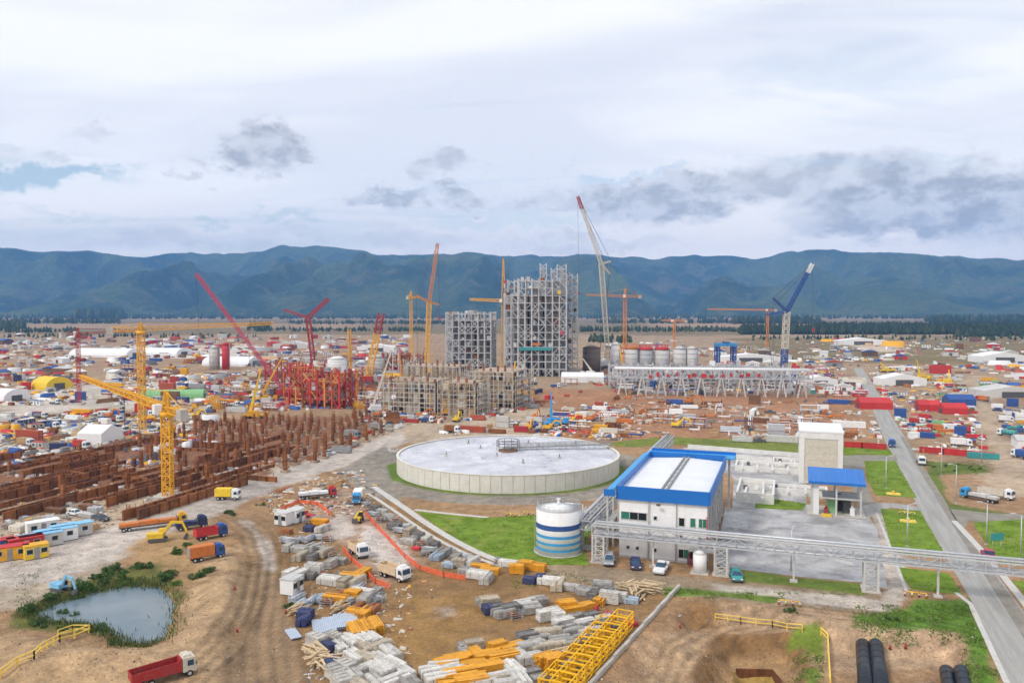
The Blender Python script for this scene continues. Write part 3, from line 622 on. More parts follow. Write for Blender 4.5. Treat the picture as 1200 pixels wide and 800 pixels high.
# ------------------------------------------------------------------ big round tank
def big_tank():
    t = T(); R, H = TANK_R, TANK_H; n = 72
    b = MB(); b.cyl((0, 0, -.2), (0, 0, H-.35), R-.35, 96, 'concrete'); t.add('core', b)
    da = 2*math.pi/n
    for i in range(n):
        mb = MB(); g = .0016; k = 3
        vs = []; hh = H
        for j in range(k+1):
            a = -da/2+g+(da-2*g)*j/k
            for r in (R-.5, R): vs += [(r*math.cos(a)-R, r*math.sin(a), 0), (r*math.cos(a)-R, r*math.sin(a), hh)]
        fs = []
        for j in range(k):
            o, q = 4*j, 4*(j+1)
            fs += [(o+2, q+2, q+3, o+3), (q, o, o+1, q+1), (o+1, o+3, q+3, q+1), (o, q, q+2, o+2)]
        fs += [(0, 2, 3, 1), (4*k+2, 4*k, 4*k+1, 4*k+3)]
        mb._add(vs, fs, 'tank_wall')
        if i == 0: me = mb.mesh('wall_panel')
        a = i*da; t.add('wall_panel', me, -1, (R*math.cos(a), R*math.sin(a), 0), (0, 0, a))
    # shallow cone of the roof, with the lip of the wall standing above it
    mb = MB(); k = 96; vs = [(0, 0, H+.55)]; rr = [6, 14, 22, R-.55]; zz = [H+.45, H+.25, H, H-.22]
    for r, z in zip(rr, zz): vs += [(r*math.cos(2*math.pi*i/k), r*math.sin(2*math.pi*i/k), z) for i in range(k)]
    fs = [(0, 1+i, 1+(i+1) % k) for i in range(k)]
    for q in range(3): fs += [(1+q*k+i, 1+(q+1)*k+i, 1+(q+1)*k+(i+1) % k, 1+q*k+(i+1) % k) for i in range(k)]
    mb._add(vs, fs, 'tank_roof', True); t.add('roof', mb)
    mb = MB(); n2 = 96
    vs = [(r*math.cos(2*math.pi*i/n2), r*math.sin(2*math.pi*i/n2), z) for z, r in ((H+.02, R-.6), (H+.02, R+.12), (H+.16, R+.12), (H+.16, R-.6)) for i in range(n2)]
    mb._add(vs, [(j*n2+i, j*n2+(i+1) % n2, ((j+1) % 4)*n2+(i+1) % n2, ((j+1) % 4)*n2+i) for j in range(4) for i in range(n2)], 'tank_wall', False); t.add('rim', mb)
    # centre drive: brown base, platform, railed cage
    c = MB(); c.cyl((0, 0, H+.3), (0, 0, H+1.0), 2.6, 20, 'brown'); c.cyl((0, 0, H+1.0), (0, 0, H+1.8), 1.3, 16, 'grey'); i = t.add('centre_drive', c)
    c = MB()
    for q in range(10):
        a = 2*math.pi*q/10; x, y = 3.2*math.cos(a), 3.2*math.sin(a)+1.0; c.bar((x, y, H+.3), (x, y, H+3.4), .14, 'dark_grey'); a2 = a+2*math.pi/10
        for z in (1.9, 2.7, 3.4): c.bar((x, y, H+z), (3.2*math.cos(a2), 3.2*math.sin(a2)+1.0, H+z), .12, 'dark_grey')
    t.add('railing', c, i)
    # walkway from the centre to the edge
    e = Vector((R-1, 8.0, 0)); c = MB(); c.bar((0, 1.5, H+1.15), (e.x, e.y, H+1.15), 1.6, 'grey', .22)
    w = t.add('walkway', c)
    nrm = Vector((-e.y, e.x, 0)).normalized()
    for s in (-.75, .75):
        c = MB(); N = 18
        for q in range(N+1):
            p = Vector((0, 1.5, 0)).lerp(e, q/N)+nrm*s; c.bar((p.x, p.y, H+.2), (p.x, p.y, H+2.2), .09, 'grey')
        for z in (1.7, 2.2):
            p, q = Vector((0, 1.5, 0))+nrm*s, e+nrm*s; c.bar((p.x, p.y, H+z), (q.x, q.y, H+z), .10, 'grey')
        t.add('handrail', c, w)
    for (x, y, s) in [(-8, 5, 1.2), (-3, -7, .9), (9, 9, 1), (4, -16, .7), (-17, -6, .8), (14, -9, .8), (-12, 14, .8), (20, 12, 1.2), (6, 14, .9)]:
        c = MB(); c.box(x, y, H+.1, s, s, .55, 'concrete'); c.cyl((x, y, H+.6), (x, y, H+1.3), .13, 8, 'dark_grey'); t.add('vent', c)
    spawn(t, 'clarifier_tank', 'huge low round concrete tank with white stained flat roof', 'tank', TANK)
big_tank()

# ------------------------------------------------------------------ white tank with blue bands
def striped_tank():
    t = T(); R, H = 4.15, 8.1; c = at(656, 653); c = Vector((c.x, c.y+R, 0))
    b = MB(); b.cyl((0, 0, 0), (0, 0, H), R, 48, 'white'); t.add('shell', b)
    b = MB(); b.cyl((0, 0, H+.002), (0, 0, H+.55), R+.02, 48, 'white', .6); t.add('roof', b)
    for z0, z1, m in ((4.7, 5.65, 'blue'), (3.2, 3.75, 'light_blue'), (1.95, 2.45, 'light_blue'), (.85, 1.3, 'light_blue')):
        b = MB(); n = 48; vs = [((R+d)*math.cos(2*math.pi*i/n), (R+d)*math.sin(2*math.pi*i/n), z) for z, d in ((z0, .012), (z1, .012)) for i in range(n)]
        b._add(vs, [(i, (i+1) % n, n+(i+1) % n, n+i) for i in range(n)], m, True); t.add('stripe', b)
    b = MB(); b.cyl((0, 0, -.15), (0, 0, .12), R+.5, 40, 'concrete'); t.add('base_slab', b)
    b = MB()
    for i in range(24):
        a = 2*math.pi*i/24; a2 = a+2*math.pi/24; r = R-.15
        b.bar((r*math.cos(a), r*math.sin(a), H), (r*math.cos(a), r*math.sin(a), H+1.0), .06, 'galvanised')
        for z in (.55, 1.0): b.bar((r*math.cos(a), r*math.sin(a), H+z), (r*math.cos(a2), r*math.sin(a2), H+z), .05, 'galvanised')
    t.add('railing', b)
    b = MB()
    for s in (-.25, .25): b.bar((-R-.25, s, 0), (-R-.25, s, H+1), .07, 'steel')
    for i in range(22): b.bar((-R-.25, -.25, .4+i*.38), (-R-.25, .25, .4+i*.38), .04, 'steel')
    t.add('ladder', b)
    b = MB(); b.cyl((R+.3, -.6, .2), (R+.3, -.6, H+.7), .14, 8, 'galvanised'); b.cyl((R+.3, -.6, H+.7), (1.2, 0, H+.9), .14, 8, 'galvanised'); t.add('pipe', b)
    b = MB(); b.cyl((0, 0, H+.4), (0, 0, H+1.5), .25, 10, 'white'); b.cyl((0, 0, H+1.5), (0, 0, H+1.7), .4, 10, 'white'); t.add('vent', b)
    spawn(t, 'storage_tank', 'small white upright tank with one dark and three pale blue bands', 'tank', c)
striped_tank()

# ------------------------------------------------------------------ blue-roofed process building
def process_building():
    t = T(); w, d, H = 15.6, 36.0, 10.6
    b = MB(); b.box(w/2-1.3, d/2, 0, w-2.6, d, H, 'white'); t.add('wall', b)
    b = MB(); b.box(w-1.3, .22, 0, 2.58, .44, H, 'white'); t.add('front_wing_wall', b)
    for x in (5.55, 10.4): b = MB(); b.box(x, -.06, 0, .22, .12, H, 'pale_grey'); t.add('pilaster', b)
    b = MB(); b.box(w/2, -.05, 0, w, .1, .35, 'pale_grey'); t.add('plinth', b)
    for zi in range(3):
        for xi in range(13):
            b = MB(); pw = w/13; b.box((xi+.5)*pw, -.012, .36+zi*3.4, pw-.035, .024, 3.36, 'white_panel'); t.add('wall_panel', b)
    # right-hand bay: columns, floor and clutter behind them
    for i in range(7): b = MB(); b.box(w-.25, 2.5+i*5.4, 0, .5, .6, H, 'pale_grey'); t.add('column', b)
    for z in (3.4, 6.8): b = MB(); b.box(w-1.25, d/2+.5, z, 2.3, d-1.2, .28, 'grey'); t.add('floor_slab', b)
    for i in range(6):
        b = MB(); b.box(w-2.5, 5.2+i*5.4, .1, .12, 2.4, 2.9, 'dark_grey'); t.add('door', b)
        b = MB(); b.box(w-1.2, 4.4+i*5.4, 3.7, 1.2, 1.6, 2.0, ('steel', 'brown', 'pale_grey')[i % 3]); t.add('machine', b)
    # parapet: four deep blue fascia boards around a white deck
    o = .42; z0, z1 = 10.6, 13.05
    for nm, x, y, sx, sy in (('fascia', w/2, -o, w+2*o, .22), ('fascia', w/2, d+o, w+2*o, .22), ('fascia', -o, d/2, .22, d+2*o-.24), ('fascia', w+o, d/2, .22, d+2*o-.24)):
        b = MB(); b.box(x, y, z0, sx, sy, z1-z0, 'roof_blue'); t.add(nm, b)
    b = MB(); b.box(w/2, d/2, z0+.06, w+2*o-.26, d+2*o-.26, .12, 'pale_grey'); t.add('soffit', b)
    k = 8; prof = [(-.5, 11.0), (w+.5, 11.0), (w+.5, 11.75), (w/2, 12.25), (-.5, 11.75)]
    for i in range(k):
        b = MB(); y0 = .1+i*(d-.2)/k; b.prism(prof, y0+.02, y0+(d-.2)/k-.02, 'roof_white'); t.add('roof_sheet', b)
    for x in (w/2-.45, w/2+.45): b = MB(); b.box(x, d/2, 12.16, .32, d-1, .42, 'grey'); t.add('roof_rail', b)
    for y in range(2, 34, 4): b = MB(); b.box(w/2, y, 12.2, 1.0, .18, .3, 'galvanised'); t.add('roof_bracket', b)
    # pale blue lean-to roof on the far side, second blue edge behind
    b = MB(); b.prism([(-2.6, 11.7), (-.56, 12.6), (-.56, 12.85), (-2.6, 11.95)], -1.0, d+3.2, 'light_blue'); t.add('lean_to_roof', b)
    b = MB(); b.box(-1.6, -1.05, 11.2, 2.1, .16, 1.2, 'roof_blue'); t.add('lean_to_fascia', b)
    for i in range(8): b = MB(); b.box(-2.3, .5+i*5, 0, .35, .35, 11.75, 'pale_grey'); t.add('lean_to_post', b)
    b = MB(); b.box(w/2+.6, d+3.6, 12.0, w+3.2, 4.6, .3, 'light_blue'); t.add('rear_roof', b)
    b = MB(); b.box(w/2+.6, d+6.0, 11.4, w+3.2, .2, 1.5, 'roof_blue'); t.add('rear_fascia', b)
    for x in (.4, w/2, w+.8): b = MB(); b.box(x, d+5.4, 0, .5, .5, 12.0, 'pale_grey'); t.add('rear_post', b)
    b = MB(); b.box(w/2, d+2.8, 0, w-3, 3.2, 10, 'pale_grey'); t.add('rear_wall', b)
    # windows on the front: (x0, x1, z0, z1, number of panes, glazing)
    for x0, x1, a, c, n, g in [(.35, 5.0, 7.0, 8.3, 3, ('green_glass', 'dark_glass', 'dark_glass')), (6.25, 6.85, 7.3, 7.9, 1, ('dark_glass',)), (10.7, 11.7, 6.6, 8.0, 1, ('dark_glass',)), (12.7, 13.6, 6.6, 8.1, 1, ('green_glass',)),
                               (14.35-.2, 15.55, 6.6, 8.1, 2, ('green_glass', 'green_glass')), (10.7, 11.4, 3.9, 4.9, 1, ('dark_glass',)), (14.1, 15.4, 3.7, 4.8, 2, ('green_glass', 'green_glass')), (10.7, 13.4, .9, 2.4, 3, ('dark_glass', 'green_glass', 'dark_glass')),
                               (1.4, 1.9, 1.6, 2.1, 1, ('dark_glass',)), (3.1, 3.6, 1.6, 2.1, 1, ('dark_glass',)), (6.2, 6.8, 1.5, 2.1, 1, ('dark_glass',))]:
        f = MB(); T_ = .09
        f.box((x0+x1)/2, -.05, a-T_, x1-x0+2*T_, .16, T_, 'pale_grey'); f.box((x0+x1)/2, -.05, c, x1-x0+2*T_, .16, T_, 'pale_grey')
        for i in range(n+1): f.box(x0+(x1-x0)*i/n, -.05, a, T_, .16, c-a, 'pale_grey')
        i = t.add('window', f)
        for q in range(n):
            p = MB(); ww = (x1-x0)/n; p.box(x0+ww*(q+.5), -.005, a, ww-T_, .05, c-a, g[q % len(g)]); t.add('pane', p, i)
    b = MB(); b.cyl((15.6, -.2, .2), (15.6, -.2, 8.6), .10, 8, 'pink_red'); t.add('fire_pipe', b)
    for x in (5.3, 10.2): b = MB(); b.cyl((x, -.22, .1), (x, -.22, H), .08, 8, 'pale_grey'); t.add('downpipe', b)
    b = MB(); b.box(7.2, -1.0, 10.1, .7, .35, .3, 'dark_grey'); t.add('floodlight', b)
    # ground-floor porch and plant at the right front corner
    b = MB(); b.box(15.0, -1.2, 2.9, 4.6, 2.6, .16, 'pale_grey'); t.add('porch_roof', b)
    for x in (12.9, 17.1): b = MB(); b.box(x, -2.3, 0, .16, .16, 2.9, 'red'); t.add('porch_post', b)
    for x, m in ((13.4, 'red'), (14.3, 'brick_red'), (12.6, 'dark_grey')): b = MB(); b.box(x, -.7, 0, .5, .5, 1.6, m); b.cyl((x, -.7, 1.6), (x, -.7, 2.1), .14, 8, m); t.add('pump', b)
    b = MB(); b.box(14.9, -.06, 0, 1.1, .1, 2.2, 'dark_grey'); t.add('door', b)
    p = at(722, 651)+U*.55; spawn(t, 'process_building', 'white three-storey building with deep bright blue roof edge', 'building', p, GA)
    c = MB(); c.cyl((0, 0, 0), (0, 0, 3.3), 1.15, 20, 'white'); c.cyl((0, 0, 3.3), (0, 0, 3.9), 1.17, 20, 'white', .35); tt = T(); tt.add('shell', c)
    c = MB(); c.cyl((.2, 0, 3.8), (.2, 0, 4.6), .12, 8, 'steel'); tt.add('pipe', c); c = MB(); c.box(0, 0, -.1, 3, 3, .2, 'concrete'); tt.add('base_slab', c)
    spawn(tt, 'storage_tank', 'small plain white tank standing at the corner of the blue-roofed building', 'tank', at(820, 670), GA)
M('white_panel', (.86, .86, .85), .6, 0, .05, .5, grime=.06); M('roof_white', (.78, .79, .80), .5, 0, .05, .6, grime=.05)
process_building()

# ------------------------------------------------------------------ white tower building and blue canopy
def tower_building():
    p = Vector((74.6, 205.5, 0)); t = T(); w, d, h = 10.6, 17.0, 13.2
    b = MB(); b.box(w/2, d/2, 0, w, d, h, 'concrete_white'); t.add('wall', b)
    b = MB(); b.box(w/2, d/2, h+.01, w+.3, d+.3, .35, 'white'); t.add('roof', b)
    for x in (.7, w-.7): b = MB(); b.box(x, -.12, 0, 1.2, .24, h-1.6, 'concrete_white'); t.add('pilaster', b)
    b = MB(); b.box(w/2, -.12, h-1.58, w-.2, .24, 1.3, 'concrete_white'); t.add('head_beam', b)
    for k in range(6):
        b = MB(); b.box(w/2, -.04, .6+k*1.8, w-2.8, .08, 1.74, 'cream'); t.add('panel', b)
    for k in range(3): b = MB(); b.box(w+.06, 3+k*5, 0, .12, .6, h-.3, 'pale_grey'); t.add('rib', b)
    b = MB(); b.box(w/2-2, .05, .2, 1.2, .2, 2.2, 'dark_grey'); t.add('door', b)
    spawn(t, 'tower_building', 'tall plain off-white windowless building behind the blue canopy', 'building', p, GA)
    t = T(); q = at(950, 602); w, d = 10.4, 8.0
    zs = []
    for x in (.3, w/2, w-.3):
        for y in (.3, d-.3):
            b = MB(); b.box(x, y, 0, .38, .38, 7.3 if y < 1 else 8.3, 'pale_grey'); t.add('post', b)
    b = MB(); b.box(.9, .9, 0, 1.5, 1.5, 7.0, 'white'); t.add('white_pier', b)
    for z in (3.6, 6.8):
        b = MB(); b.box(w/2, .3, z, w, .25, .3, 'pale_grey'); t.add('beam', b); b = MB(); b.box(w/2, d-.3, z, w, .25, .3, 'pale_grey'); t.add('beam', b)
    b = MB(); b.box(w/2+1, d/2, 3.4, w-3, d-1, .18, 'grey'); t.add('floor', b)
    n = 10
    for i in range(n):
        x0 = -.6+(w+1.2)*i/n; x1 = x0+(w+1.2)/n-.03; b = MB()
        b._add([(x0, -.8, 7.35), (x1, -.8, 7.35), (x1, d+.6, 8.75), (x0, d+.6, 8.75), (x0, -.8, 7.5), (x1, -.8, 7.5), (x1, d+.6, 8.9), (x0, d+.6, 8.9)], [(3, 2, 1, 0), (4, 5, 6, 7), (0, 1, 5, 4), (1, 2, 6, 5), (2, 3, 7, 6), (3, 0, 4, 7)], 'roof_blue'); t.add('roof_sheet', b)
    b = MB(); b.box(w/2, -.85, 6.95, w+1.2, .12, .55, 'roof_blue'); t.add('fascia', b)
    for x, y, s, h, m in ((4.3, 3, 1.8, 3.0, 'light_green'), (7.5, 3.4, 1.6, 2.6, 'dark_grey'), (8.5, 1.6, .9, 1.5, 'white'), (6.0, 6.0, 2.4, 3.1, 'dark_grey'), (3.2, 1.4, .8, 1.2, 'red')):
        b = MB(); b.box(x, y, .1, s, s, h, m); b.cyl((x, y, h+.1), (x, y, h+.6), s*.25, 10, m); t.add('machine', b)
    b = MB(); b.box(3.2, -1.2, 0, 2.0, .7, .6, 'bright_yellow'); t.add('yellow_block', b)
    b = MB(); b.box(w/2, d/2, -.1, w+1.5, d+1, .22, 'concrete'); t.add('base_slab', b)
    spawn(t, 'machine_shelter', 'open steel shelter with bright blue sloping roof over machines', 'shelter', q, GA)
    # low concrete basins between the two blue roofs
    for (px, py, w, d, h, lab) in [(862, 588, 8.5, 17, 2.4, 'pale square concrete basin next to the blue-roofed building'), (893, 578, 15, 6, 1.6, 'long white concrete basin with pipes in front of the pale yard walls'),
                                   (861, 551, 17, 9, 1.5, 'low wide concrete basin behind the white pipe basin'), (905, 549, 10, 10, 1.8, 'low concrete basin beside the white tower building')]:
        t = T(); W_ = .45
        for x, y, sx, sy in ((w/2, W_/2, w, W_), (w/2, d-W_/2, w, W_), (W_/2, d/2, W_, d-2*W_-.01), (w-W_/2, d/2, W_, d-2*W_-.01)):
            b = MB(); b.box(x, y, 0, sx, sy, h, 'concrete_white'); t.add('basin_wall', b)
        b = MB(); b.box(w/2, d/2, .05, w-2*W_-.02, d-2*W_-.02, h*.55, 'concrete'); t.add('basin_floor', b)
        for i in range(int(w//4)):
            b = MB(); b.cyl((2+i*4, -.6, h*.6), (2+i*4, d*.6, h*.8), .3, 10, 'white'); t.add('pipe', b)
        for i in range(3): b = MB(); b.box(w*(.2+.3*i), d*.5, h*.6, .9, .9, .9, ('dark_grey', 'white', 'steel')[i]); t.add('valve_box', b)
        spawn(t, 'concrete_basin', lab, 'basin', at(px, py), GA)
    for (px, py, px2, py2, lab) in [(806, 525, 944, 536, 'long low pale wall behind the basins'), (800, 531, 905, 541, 'second low pale wall behind the basins')]:
        a, b2 = at(px, py), at(px2, py2); t = T(); n = 14; ang = math.atan2(b2.y-a.y, b2.x-a.x); L = (b2-a).length/n
        for i in range(n):
            b = MB(); b.box(0, 0, 0, L-.05, .35, 1.3, 'concrete_white'); q = a.lerp(b2, (i+.5)/n)-a; t.add('wall_panel', b, -1, (q.x, q.y, 0), (0, 0, ang))
        spawn(t, 'low_wall', lab, 'wall', a)
tower_building()

# ------------------------------------------------------------------ pipe racks
def pipe_rack(name, label, p0, p1, z0, z1, w, supports, mats=('galvanised', 'pale_grey', 'white'), bay=3.0, deck=True):
    """supports: (distance along, 'post' or 'tower')"""
    d = p1-p0; L = d.length; ang = math.atan2(d.y, d.x); t = T(); n = max(4, int(L/bay))
    for s in (-w/2, w/2):
        for z in (z0, z1): b = MB(); b.box(L/2, s, z-.11, L, .2, .24, 'galvanised'); t.add('chord', b)
        b = MB()
        for i in range(n+1): b.bar((L*i/n, s, z0), (L*i/n, s, z1), .13)
        for i in range(n): b.bar((L*i/n, s, z0 if i % 2 else z1), (L*(i+1)/n, s, z1 if i % 2 else z0), .11)
        b.mk = ['galvanised']*len(b.mk); t.add('side_bracing', b)
    b = MB()
    for i in range(n+1):
        for z in (z0, z1): b.box(L*i/n, 0, z-.08, .16, w-.22, .17, 'galvanised')
    t.add('cross_beam', b)
    for i, (y, z, r) in enumerate([(-w*.32, z0, .16), (-w*.1, z0, .22), (w*.16, z0, .14), (w*.34, z0, .18), (-w*.28, z1, .15), (0, z1, .12), (w*.28, z1, .20)]):
        b = MB(); b.cyl((.2, y, z+r+.1), (L-.2, y, z+r+.1), r, 8, ('galvanised', 'pale_grey', 'steel')[i % 3]); t.add('pipe', b)
    for x, k in supports:
        xs = (x,) if k == 'post' else (x-1.0, x+1.0)
        for xx in xs:
            for s in ((0,) if k == 'post' else (-w/2, w/2)): b = MB(); b.box(xx, s, 0, .32, .32, z0-.12, 'pale_grey'); t.add('leg', b)
        b = MB(); b.box(x, 0, -.1, 2.8 if k != 'post' else 1.2, w+.8 if k != 'post' else 1.2, .35, 'concrete'); t.add('footing', b)
        if k == 'post':
            b = MB(); b.box(x, 0, z0-.4, .3, w, .28, 'pale_grey'); t.add('head_beam', b)
        else:
            b = MB(); N = 3
            for q in range(N):
                a, c = (z0-.3)*q/N+.3, (z0-.3)*(q+1)/N
                for s in (-w/2, w/2): b.bar((x-1, s, a), (x+1, s, c), .1); b.bar((x+1, s, a), (x-1, s, c), .1); b.bar((x-1, s, c), (x+1, s, c), .1)
            b.mk = ['pale_grey']*len(b.mk); t.add('cross_bracing', b)
    return spawn(t, name, label, 'pipe rack', (p0.x, p0.y, 0), ang)
ra = Vector((14.6, 141.2, 0)); rb = ra+U*86
def along(px, py): return (at(px, py)-ra).dot(U)
pipe_rack('pipe_rack', 'long elevated grey pipe rack crossing in front of the blue-roofed building and road', ra, rb, 4.9, 6.6, 2.6, [(along(701, 659), 'tower'), (along(765, 664), 'post'), (along(845, 673), 'tower'), (along(930, 684), 'post'), (along(1021, 694), 'tower'), (along(1101, 703), 'post'), (78, 'post')])
pipe_rack('pipe_rack', 'elevated pipe rack running back between the round tank and the blue-roofed building', Vector((13.2, 144.6, 0)), Vector((48.5, 243.5, 0)), 4.6, 6.2, 2.8, [(i*12+4, 'tower') for i in range(9)])
def grating_deck():
    t = T(); b = MB(); b.box(0, 0, 3.9, 6.5, 8.5, .2, 'galvanised'); t.add('deck', b)
    for x in (-3, 3):
        for y in (-4, 4): b = MB(); b.box(x, y, 0, .28, .28, 3.9, 'pale_grey'); t.add('leg', b)
    for x, y, x2, y2 in ((-3.2, -4.2, 3.2, -4.2), (3.2, -4.2, 3.2, 4.2), (-3.2, -4.2, -3.2, 4.2)):
        b = MB()
        for i in range(7):
            f = i/6; b.bar((x+(x2-x)*f, y+(y2-y)*f, 4.1), (x+(x2-x)*f, y+(y2-y)*f, 5.2), .07, 'white')
        for z in (4.6, 5.2): b.bar((x, y, z), (x2, y2, z), .08, 'white')
        t.add('handrail', b)
    for i in range(6): b = MB(); b.cyl((-2.6+i*1.0, -3.8, 4.3), (-2.6+i*1.0, 3.8, 4.3), .16, 8, ('galvanised', 'steel', 'pale_grey')[i % 3]); t.add('pipe', b)
    spawn(t, 'pipe_platform', 'grey pipe platform with white handrail beside the striped tank', 'platform', (at(703, 640).x, at(703, 640).y+5.0, 0), GA)
grating_deck()
# ------------------------------------------------------------------ cranes
def tower_crane(base, name, label, mast_top, jib, counter, mat, w=2.0, peak=7.0, sec=6.0, cab=True, thick=.16, pend=True, hook=.55, group=None):
    """base: ground point; mast_top: height; jib, counter: vectors in plan"""
    if base.y > 250: thick *= .8; w *= .85
    t = T(); n = max(3, int(mast_top/sec)); h = mast_top/n
    b = MB(); b.box(0, 0, -.1, w*3.0, w*3.0, 1.0, 'concrete'); t.add('base', b)
    s = MB(); s.lattice((0, 0, 0), (0, 0, h), w, w, 4, thick, mat); me = s.mesh('mast_section')
    for i in range(n): t.add('mast_section', me, -1, (0, 0, .9+i*h))
    z = mast_top+.9
    b = MB(); b.cyl((0, 0, z), (0, 0, z+1.2), w*.85, 14, mat); t.add('slewing_ring', b)
    J, K = Vector(jib), Vector(counter); d = J.normalized(); side = Vector((-d.y, d.x, 0)).normalized()
    if cab:
        c = side*(w*.95)+d*.8; b = MB(); b.box(c.x, c.y, z+.8, 1.9, 1.9, 2.2, 'white', math.atan2(d.y, d.x)); i = t.add('cab', b)
        b = MB(); q = c+d*.97; b.box(q.x, q.y, z+1.3, .08, 1.6, 1.3, 'glass', math.atan2(d.y, d.x)); t.add('cab_window', b, i)
    if peak: b = MB(); b.lattice((0, 0, z+1.2), (0, 0, z+1.2+peak), w*.9, .5, 4, thick, mat); t.add('tower_head', b)
    jz = z+2.0; b = MB(); L = J.length; b.lattice((d.x*w*.4, d.y*w*.4, jz), (J.x, J.y, jz+J.z), w*.8, w*.5, max(5, int(L/2.6)), thick*.85, mat); i = t.add('jib', b)
    if pend and peak:
        b = MB(); b.bar((0, 0, z+peak+1), (J.x*.62, J.y*.62, jz+.8+J.z*.62), .16, mat); t.add('tie_bar', b); b = MB(); b.bar((0, 0, z+peak+1), (K.x*.85, K.y*.85, jz+.6), .16, mat); t.add('tie_bar', b)
    kd = K.normalized(); b = MB(); b.lattice((kd.x*w*.4, kd.y*w*.4, jz-.2), (K.x, K.y, jz-.2), w*.75, w*.75, max(3, int(K.length/3)), thick*.85, mat); t.add('counter_jib', b)
    b = MB(); b.box(K.x*.9, K.y*.9, jz-2.0, 2.4, 1.8, 2.6, 'concrete', math.atan2(K.y, K.x)); t.add('counterweight', b)
    if hook:
        p = J*hook; b = MB(); b.box(p.x, p.y, jz-1.1, 1.5, 1.2, .5, 'dark_grey', math.atan2(d.y, d.x)); t.add('trolley', b)
        b = MB(); b.bar((p.x, p.y, jz-1.1), (p.x, p.y, jz-14), .12, 'dark_grey'); r = t.add('hoist_rope', b)
        b = MB(); b.box(p.x, p.y, jz-15.2, .9, .6, 1.2, 'dark_grey'); t.add('hook_block', b, r)
    return spawn(t, name, label, 'crane', base, 0, group)
def crawler_crane(base, name, label, knee, tip, mats, w=3.0, wj=2.2, body='grey', struts=(), tipmat=None, scale=1.0, n=22, thick=.3, two=None):
    """base on the ground; knee: top of the main boom; tip: end of the jib (or None)"""
    t = T(); k = Vector(knee)-base; s = scale; w *= .8; wj *= .8; thick *= .78
    ang = math.atan2(k.y, k.x) if abs(k.x)+abs(k.y) > 1 else 0
    for q in (-1, 1):
        b = MB(); b.prism([(-4.5*s, .2), (4.5*s, .2), (5*s, .9*s), (4.5*s, 1.5*s), (-4.5*s, 1.5*s), (-5*s, .9*s)], q*2.6*s-.7*s, q*2.6*s+.7*s, 'dark_grey'); t.add('crawler_track', b)
    b = MB(); b.box(0, 0, 1.3*s, 5*s, 3.6*s, .8*s, 'dark_grey'); t.add('undercarriage', b)
    b = MB(); b.box(-1.5*s, 0, 2.1*s, 8*s, 3.6*s, 2.4*s, body); h = t.add('house', b)
    b = MB(); b.box(3.2*s, 1.4*s, 2.2*s, 1.9*s, 1.4*s, 2.4*s, 'white'); c = t.add('cab', b); b = MB(); b.box(4.2*s, 1.4*s, 3.0*s, .08, 1.2*s, 1.3*s, 'glass'); t.add('cab_window', b, c)
    b = MB(); b.box(-6*s, 0, 2.0*s, 1.8*s, 4.6*s, 3.0*s, 'dark_grey'); t.add('counterweight', b)
    f = Vector((0, 0, 2.6*s)); 
    if two:
        cut = two[0]; m1, m2 = mats[0], two[1]; p = f.lerp(k, cut)
        b = MB(); b.lattice(f, p, w, w, max(3, int(n*cut)), thick, m1); t.add('boom', b); b = MB(); b.lattice(p, k, w, w, max(3, int(n*(1-cut))), thick, m2); t.add('boom', b)
    else: b = MB(); b.lattice(f, k, w*.8, w, n, thick, mats[0]); t.add('boom', b)
    if tip is not None:
        e = Vector(tip)-base; cut = .82 if tipmat else 1.0; p = k.lerp(e, cut)
        b = MB(); b.lattice(k, p, wj, wj*.9, n, thick*.8, mats[1]); t.add('jib', b)
        if tipmat: b = MB(); b.lattice(p, e, wj*1.05, wj*.8, 5, thick*.9, tipmat); t.add('jib_head', b)
    else: e = k
    for q in struts:
        q = Vector(q)-base; b = MB(); b.lattice(k, q, wj*.7, wj*.4, 7, thick*.7, mats[-1]); r = t.add('strut', b)
        b = MB(); b.bar(q, e, .18*s, 'dark_grey'); t.add('pendant', b, r)
        b = MB(); b.bar(q, (-5*s, 0, 4*s), .18*s, 'dark_grey'); t.add('pendant', b, r)
    b = MB(); b.bar(e, (e.x+1.0, e.y, e.z*.45), .16, 'dark_grey'); r = t.add('hoist_rope', b)
    b = MB(); b.box(e.x+1.0, e.y, e.z*.45-2.2, 1.2, .8, 2.2, 'red'); t.add('hook_block', b, r)
    return spawn(t, name, label, 'crane', base)
